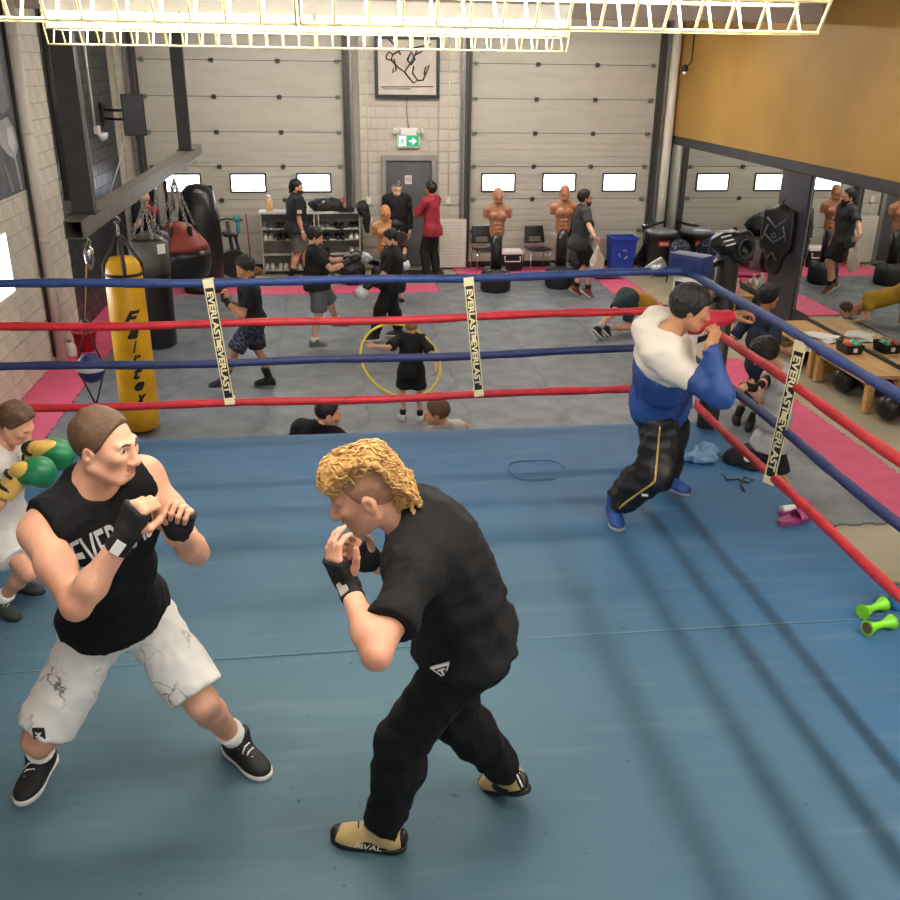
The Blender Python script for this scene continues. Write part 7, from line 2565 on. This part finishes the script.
# exercise bike and mop by the overhead door
bx_, by_ = at(233, 255, 17.35).x, 17.35
r = empty('exercise_bike', (bx_, by_, 0), 'black upright exercise bike beside the shoe shelves', 'exercise bike')
MB().tube([(0.02, 0, 0.10), (0.0, 0, 0.55), (-0.06, 0, 1.08)], 0.035, 10).build('mast', M_black, r)
MB().tube([(-0.30, -0.05, 1.08), (-0.06, 0, 1.12), (0.22, -0.05, 1.10)], 0.018, 8).build('handlebar', M_black, r)
MB().tube([(0.03, 0.0, 0.15), (0.12, 0.05, 0.5), (0.05, 0.08, 0.82)], 0.03, 8).build('seat_post', M_black, r)
MB().box((0.0, 0.0, 0.84), (0.26, 0.2, 0.07), bevel=0.03).build('saddle', M_leather, r)
MB().lathe([(0.24, -0.04), (0.26, 0), (0.24, 0.04)], seg=24).build('flywheel', M_black, r, (0.0, -0.02, 0.33), (PI / 2, 0, 0.3))
MB().box((0, 0.0, 0.03), (0.55, 0.08, 0.06), bevel=0.01).build('foot_bar', M_black, r)
MB().box((0.0, -0.22, 0.03), (0.08, 0.5, 0.06), bevel=0.01).build('foot_bar', M_black, r)
for s in (-1, 1):
    MB().tube([(s * 0.06, -0.02, 0.33), (s * 0.12, -0.02, 0.33 + s * 0.12)], 0.012, 6).build('crank', M_chrome, r)
S = SDF(); S.rc((bx_ + 0.12, by_ - 0.05, 1.13), (bx_ + 0.14, by_ - 0.07, 0.9), 0.045, 0.03, 0.03); S.ell((bx_ + 0.11, by_ - 0.05, 1.12), None, (0.09, 0.05, 0.04), 0.03); S.noise = wrinkle(0.01, 50, 1)
tag(sdf_obj('gym_towel', S, 0.010, mat('towel_teal', '#2f7d80', 0.9), None, False), 'teal towel draped on the bike handlebar', 'towel')
mx = at(251, 260, 17.9).x
r = empty('mop', (mx, 17.95, 0), 'mop with red handle leaning by the bike', 'mop')
MB().tube([(0, 0, 0.12), (-0.06, 0.2, 1.08)], 0.014, 8).build('handle', mat('mop_red', '#8f3a2c', 0.5), r)
S = SDF(); S.ell((0.02, -0.02, 0.06), None, (0.16, 0.13, 0.07), 0.03); S.noise = wrinkle(0.02, 60, 2); S.cut((0, 0, 0), (0, 0, -1))
sdf_obj('mop_head', S, 0.010, mat('mop_brown', '#8a6a50', 0.9), r, False)
# tall stepper frame behind the bags
sx_, sy_ = at(190, 240, 17.4).x - 0.1, 17.6
r = empty('step_machine', (at(208, 240, 17.7).x, 17.7, 0), 'tall grey-railed step machine behind the freestanding bag', 'exercise machine')
for x in (-0.22, 0.14):
    MB().tube([(x, 0.0, 0.0), (x, 0.0, 1.35), (x, -0.25, 1.55)], 0.03, 8).build('upright', M_galv, r)
MB().box((-0.04, -0.25, 1.58), (0.46, 0.06, 0.22), bevel=0.02).build('console', M_black, r)
MB().box((-0.04, -0.05, 0.12), (0.44, 0.7, 0.16), bevel=0.02).build('base', M_black, r)
r = empty('cable_machine', (-3.12, 17.9, 0), 'black cable machine with blue display behind the boxing youth', 'exercise machine')
MB().tube([(0.15, 0, 0), (0.15, 0, 1.72), (0.28, -0.1, 1.6), (0.28, -0.1, 1.25), (0.15, 0, 1.1)], 0.025, 8).build('grip_frame', M_black, r)
MB().box((-0.15, 0, 0.85), (0.26, 0.25, 1.5), bevel=0.04).build('tower', M_black, r)
MB().box((-0.15, -0.13, 1.62), (0.16, 0.02, 0.11), bevel=0.006).build('display', mat('display_blue', '#5d7fd0', 0.3, emit='#5d7fd0', estr=0.6), r)
MB().box((0, 0, 0.05), (0.56, 0.6, 0.1), bevel=0.02).build('base', M_black, r)

# ================================================================== shoe shelves
YS = 17.88
def rack(px0, px1, label, zs, ztop):
    x0, x1 = at(px0, 250, YS).x, at(px1, 250, YS).x
    r = empty('shoe_rack', ((x0 + x1) / 2, YS + 0.17, 0), label, 'shelf')
    M_sh = mat('shelf_grey', '#b9b6ac', 0.55, '#adaaa0', scale=4)
    for x in (x0, x1 - 0.025):
        under('side_panel', MB().bx(x, x + 0.025, YS, YS + 0.36, 0, ztop, bevel=0.003), M_sh, r)
    for z in zs:
        under('shelf_board', MB().bx(x0 + 0.026, x1 - 0.026, YS + 0.01, YS + 0.35, z - 0.02, z, bevel=0.003), M_sh, r)
    under('top_board', MB().bx(x0 - 0.02, x1 + 0.02, YS - 0.02, YS + 0.38, ztop, ztop + 0.04, bevel=0.004), mat('shelf_top', '#cfd0cc', 0.45), r)
    under('back_panel', MB().bx(x0 + 0.026, x1 - 0.026, YS + 0.355, YS + 0.365, 0.02, ztop), mat('shelf_back', '#8a877e', 0.7), r)
    return x0, x1
zt = at(300, 214, YS).z
def zz(py): return at(300, py, YS).z
lv = [max(0.04, zz(270)), zz(254.5), zz(240), zz(229)]
lv = sorted([0.06, 0.34, 0.62, 0.85]) if not (lv[0] < lv[1] < lv[2] < lv[3]) else lv
xa0, xa1 = rack(262, 316, 'grey shoe rack behind the man in the cap', lv, zt)
xb0, xb1 = rack(319, 361, 'grey shoe rack behind the bearded man in black tee', lv, zt)
# one shoe of each kind, then copies
def shoe_proto(m, ms, name='trainer'):
    S = SDF()
    S.ell((0, 0.04, 0.045), None, (0.040, 0.050, 0.055), 0.03)
    S.rc((0, 0.03, 0.05), (0, 0.03, 0.085), 0.038, 0.036, 0.02)
    S.rc((0, 0.0, 0.055), (0, -0.09, 0.04), 0.036, 0.032, 0.03)
    S.ell((0, -0.12, 0.032), None, (0.043, 0.055, 0.032), 0.03)
    S.cut((0, 0, 0.016), (0, 0, -1)); S.cut((0, 0, 0.10), (0, 0, 1))
    o = sdf_obj(name, S, 0.010, m, None, False)
    mb = MB(); mb.prism([(0.046 * math.cos(t) * (1.0 if math.sin(t) < 0 else 0.88), -0.04 + 0.138 * math.sin(t)) for t in [i * PI / 9 for i in range(18)]], 0.0, 0.022)
    mb.build('sole', ms, o)
    return o
kinds = [('black trainer with white sole', shoe_proto(mat('trainer_black', '#1e1e20', 0.55), M_whitesole)),
         ('all black trainer', shoe_proto(mat('trainer_dark', '#232325', 0.55), M_black)),
         ('white trainer', shoe_proto(mat('trainer_white', '#d9d7d2', 0.55), M_whitesole)),
         ('grey trainer with pale sole', shoe_proto(mat('trainer_grey', '#5f6064', 0.55), M_whitesole))]
used_k = [0, 0, 0, 0]
rs_ = random.Random(11)
order = {0: [2, 2, 3, 0], 1: [2, 1, 0, 1], 2: [2, 2, 1, 1], 3: [1, 1, 0, 1]}
names_l = ['bottom', 'second', 'third', 'top']
def put(k, x, y, z, rz, label, group):
    lab, pr = kinds[k]
    o = pr if not used_k[k] else copy_tree(pr)
    used_k[k] = 1
    o.location = (x, y, z); o.rotation_euler = (0, 0, rz)
    tag(o, lab + ' ' + label, 'shoe', lab + ' ' + group)
for ri, (x0, x1) in enumerate(((xa0, xa1), (xb0, xb1))):
    for li, z in enumerate(lv):
        n = 4 if ri == 0 else 3
        for j in range(n):
            if rs_.random() < 0.12: continue
            k = rs_.choice([0, 1, 1, 0, 2 if li < 3 else 0, 3])
            if ri == 0 and j == 0 and li in (1, 2): k = 2
            xc = x0 + 0.12 + (x1 - x0 - 0.24) * j / (n - 1)
            for s in (-1, 1):
                put(k, xc + s * 0.05, YS + 0.15 + rs_.uniform(-0.02, 0.03), z + 0.001, rs_.uniform(-0.12, 0.12), 'on the %s shelf of the %s rack' % (names_l[li], ('wider', 'narrower')[ri]), 'on the racks')
# pairs on the floor before the racks
for (x, y, a) in ((xa0 + 0.55, 17.35, 0.3), (xb0 + 0.25, 17.35, -0.4)):
    for s in (-1, 1): put(1, x + s * 0.02, y + s * 0.075, 0.0 - 0.02, a * 0.3 + s * 0.05 + 1.57, 'on the floor before the racks', 'before the racks')
for i, u_ in enumerate(used_k):
    if not u_: bpy.data.objects.remove(kinds[i][1])

# things on top of the racks
zt2 = zt + 0.04
r = empty('drinks_bottle', (at(269, 205, YS + 0.15).x, YS + 0.15, zt2), 'orange-tinted drinks bottle on the rack end', 'bottle')
MB().lathe([(0.06, 0), (0.065, 0.02), (0.065, 0.20), (0.04, 0.24)], seg=18).build('body', mat('bottle_peach', '#d9a87c', 0.35), r)
MB().lathe([(0.045, 0.24), (0.045, 0.28), (0.02, 0.29)], seg=16).build('cap', M_white, r)
xg = at(325, 210, YS + 0.15).x
S = SDF(); S.ell((xg, YS + 0.15, zt2 + 0.12), None, (0.32, 0.15, 0.13), 0.04); S.box((xg + 0.05, YS + 0.13, zt2 + 0.10), None, (0.28, 0.13, 0.09), 0.05, 0.05); S.noise = wrinkle(0.012, 30, 6); S.cut((0, 0, zt2 + 0.002), (0, 0, -1))
o = sdf_obj('sports_bag', S, 0.012, M_nylon, None, False); tag(o, 'black sports bag lying on top of the shoe racks', 'bag')
under('shoulder_strap', MB().tube([(xg + 0.20, YS - 0.02, zt2 + 0.10), (xg + 0.16, YS - 0.06, zt2 - 0.10), (xg + 0.12, YS - 0.06, zt2 - 0.25)], 0.022, 6, flat=0.3), M_black, o)
under('white_flash', MB().box((xg - 0.06, YS - 0.005, zt2 + 0.16), (0.14, 0.012, 0.03), Matrix.Rotation(-0.5, 3, 'Y')), M_white, o)
xr_ = at(341.5, 208, YS + 0.12).x
r = empty('shaker_cup', (xr_, YS + 0.12, zt2), 'red shaker cup on top of the shoe racks', 'cup')
MB().lathe([(0.045, 0), (0.055, 0.15)], seg=16).build('cup', mat('shaker_red', '#d43a48', 0.4), r)
MB().lathe([(0.057, 0.15), (0.057, 0.18), (0.02, 0.20), (0.02, 0.23)], seg=16).build('lid', mat('shaker_red', '#d43a48', 0.4), r)
for i, (dx, lb) in enumerate(((0.0, 'black baseball cap left on the racks beside the red cup'), (0.15, 'black cap left at the end of the racks'))):
    xc = at(342, 212, YS).x + dx
    S = SDF(); S.ell((xc, YS + 0.03, zt2), None, (0.09, 0.11, 0.09), 0.02); S.ell((xc, YS - 0.09, zt2 + 0.02), None, (0.07, 0.07, 0.014), 0.02); S.cut((0, 0, zt2 + 0.002), (0, 0, -1))
    tag(sdf_obj('baseball_cap', S, 0.009, C_bk, None, False), lb, 'cap')
xk = at(361, 215, YS).x
S = SDF(); S.ell((xk + 0.03, YS - 0.02, zt2 + 0.06), None, (0.12, 0.12, 0.14), 0.04); S.ell((xk + 0.10, YS - 0.06, zt2 - 0.16), None, (0.07, 0.07, 0.22), 0.05); S.noise = wrinkle(0.02, 30, 12)
tag(sdf_obj('hooded_coat', S, 0.012, M_nylon, None, False), 'black coat slung over the end of the shoe racks', 'coat')
# dark kit bag on the floor and door mat
blob('kit_bag', (at(352, 268, 16.9).x, 16.95, 0.24), (0.24, 0.20, 0.27), M_nylon, 'black kit bag standing on the floor before the narrower shoe rack', 'bag', 7, 0.015)
dm = MB().bx(at(408, 270, 17.75).x, 2.12, 17.35, 18.15, 0.0 - 0.02, 0.0, bevel=0.006).build('door_mat', mat('door_mat', '#2a2a2a', 0.9, '#222222', scale=60, bump=0.2, bscale=200))
tag(dm, 'black ribbed mat before the steel door', 'mat')
print('script time', round(time.time() - T0, 1), 's')
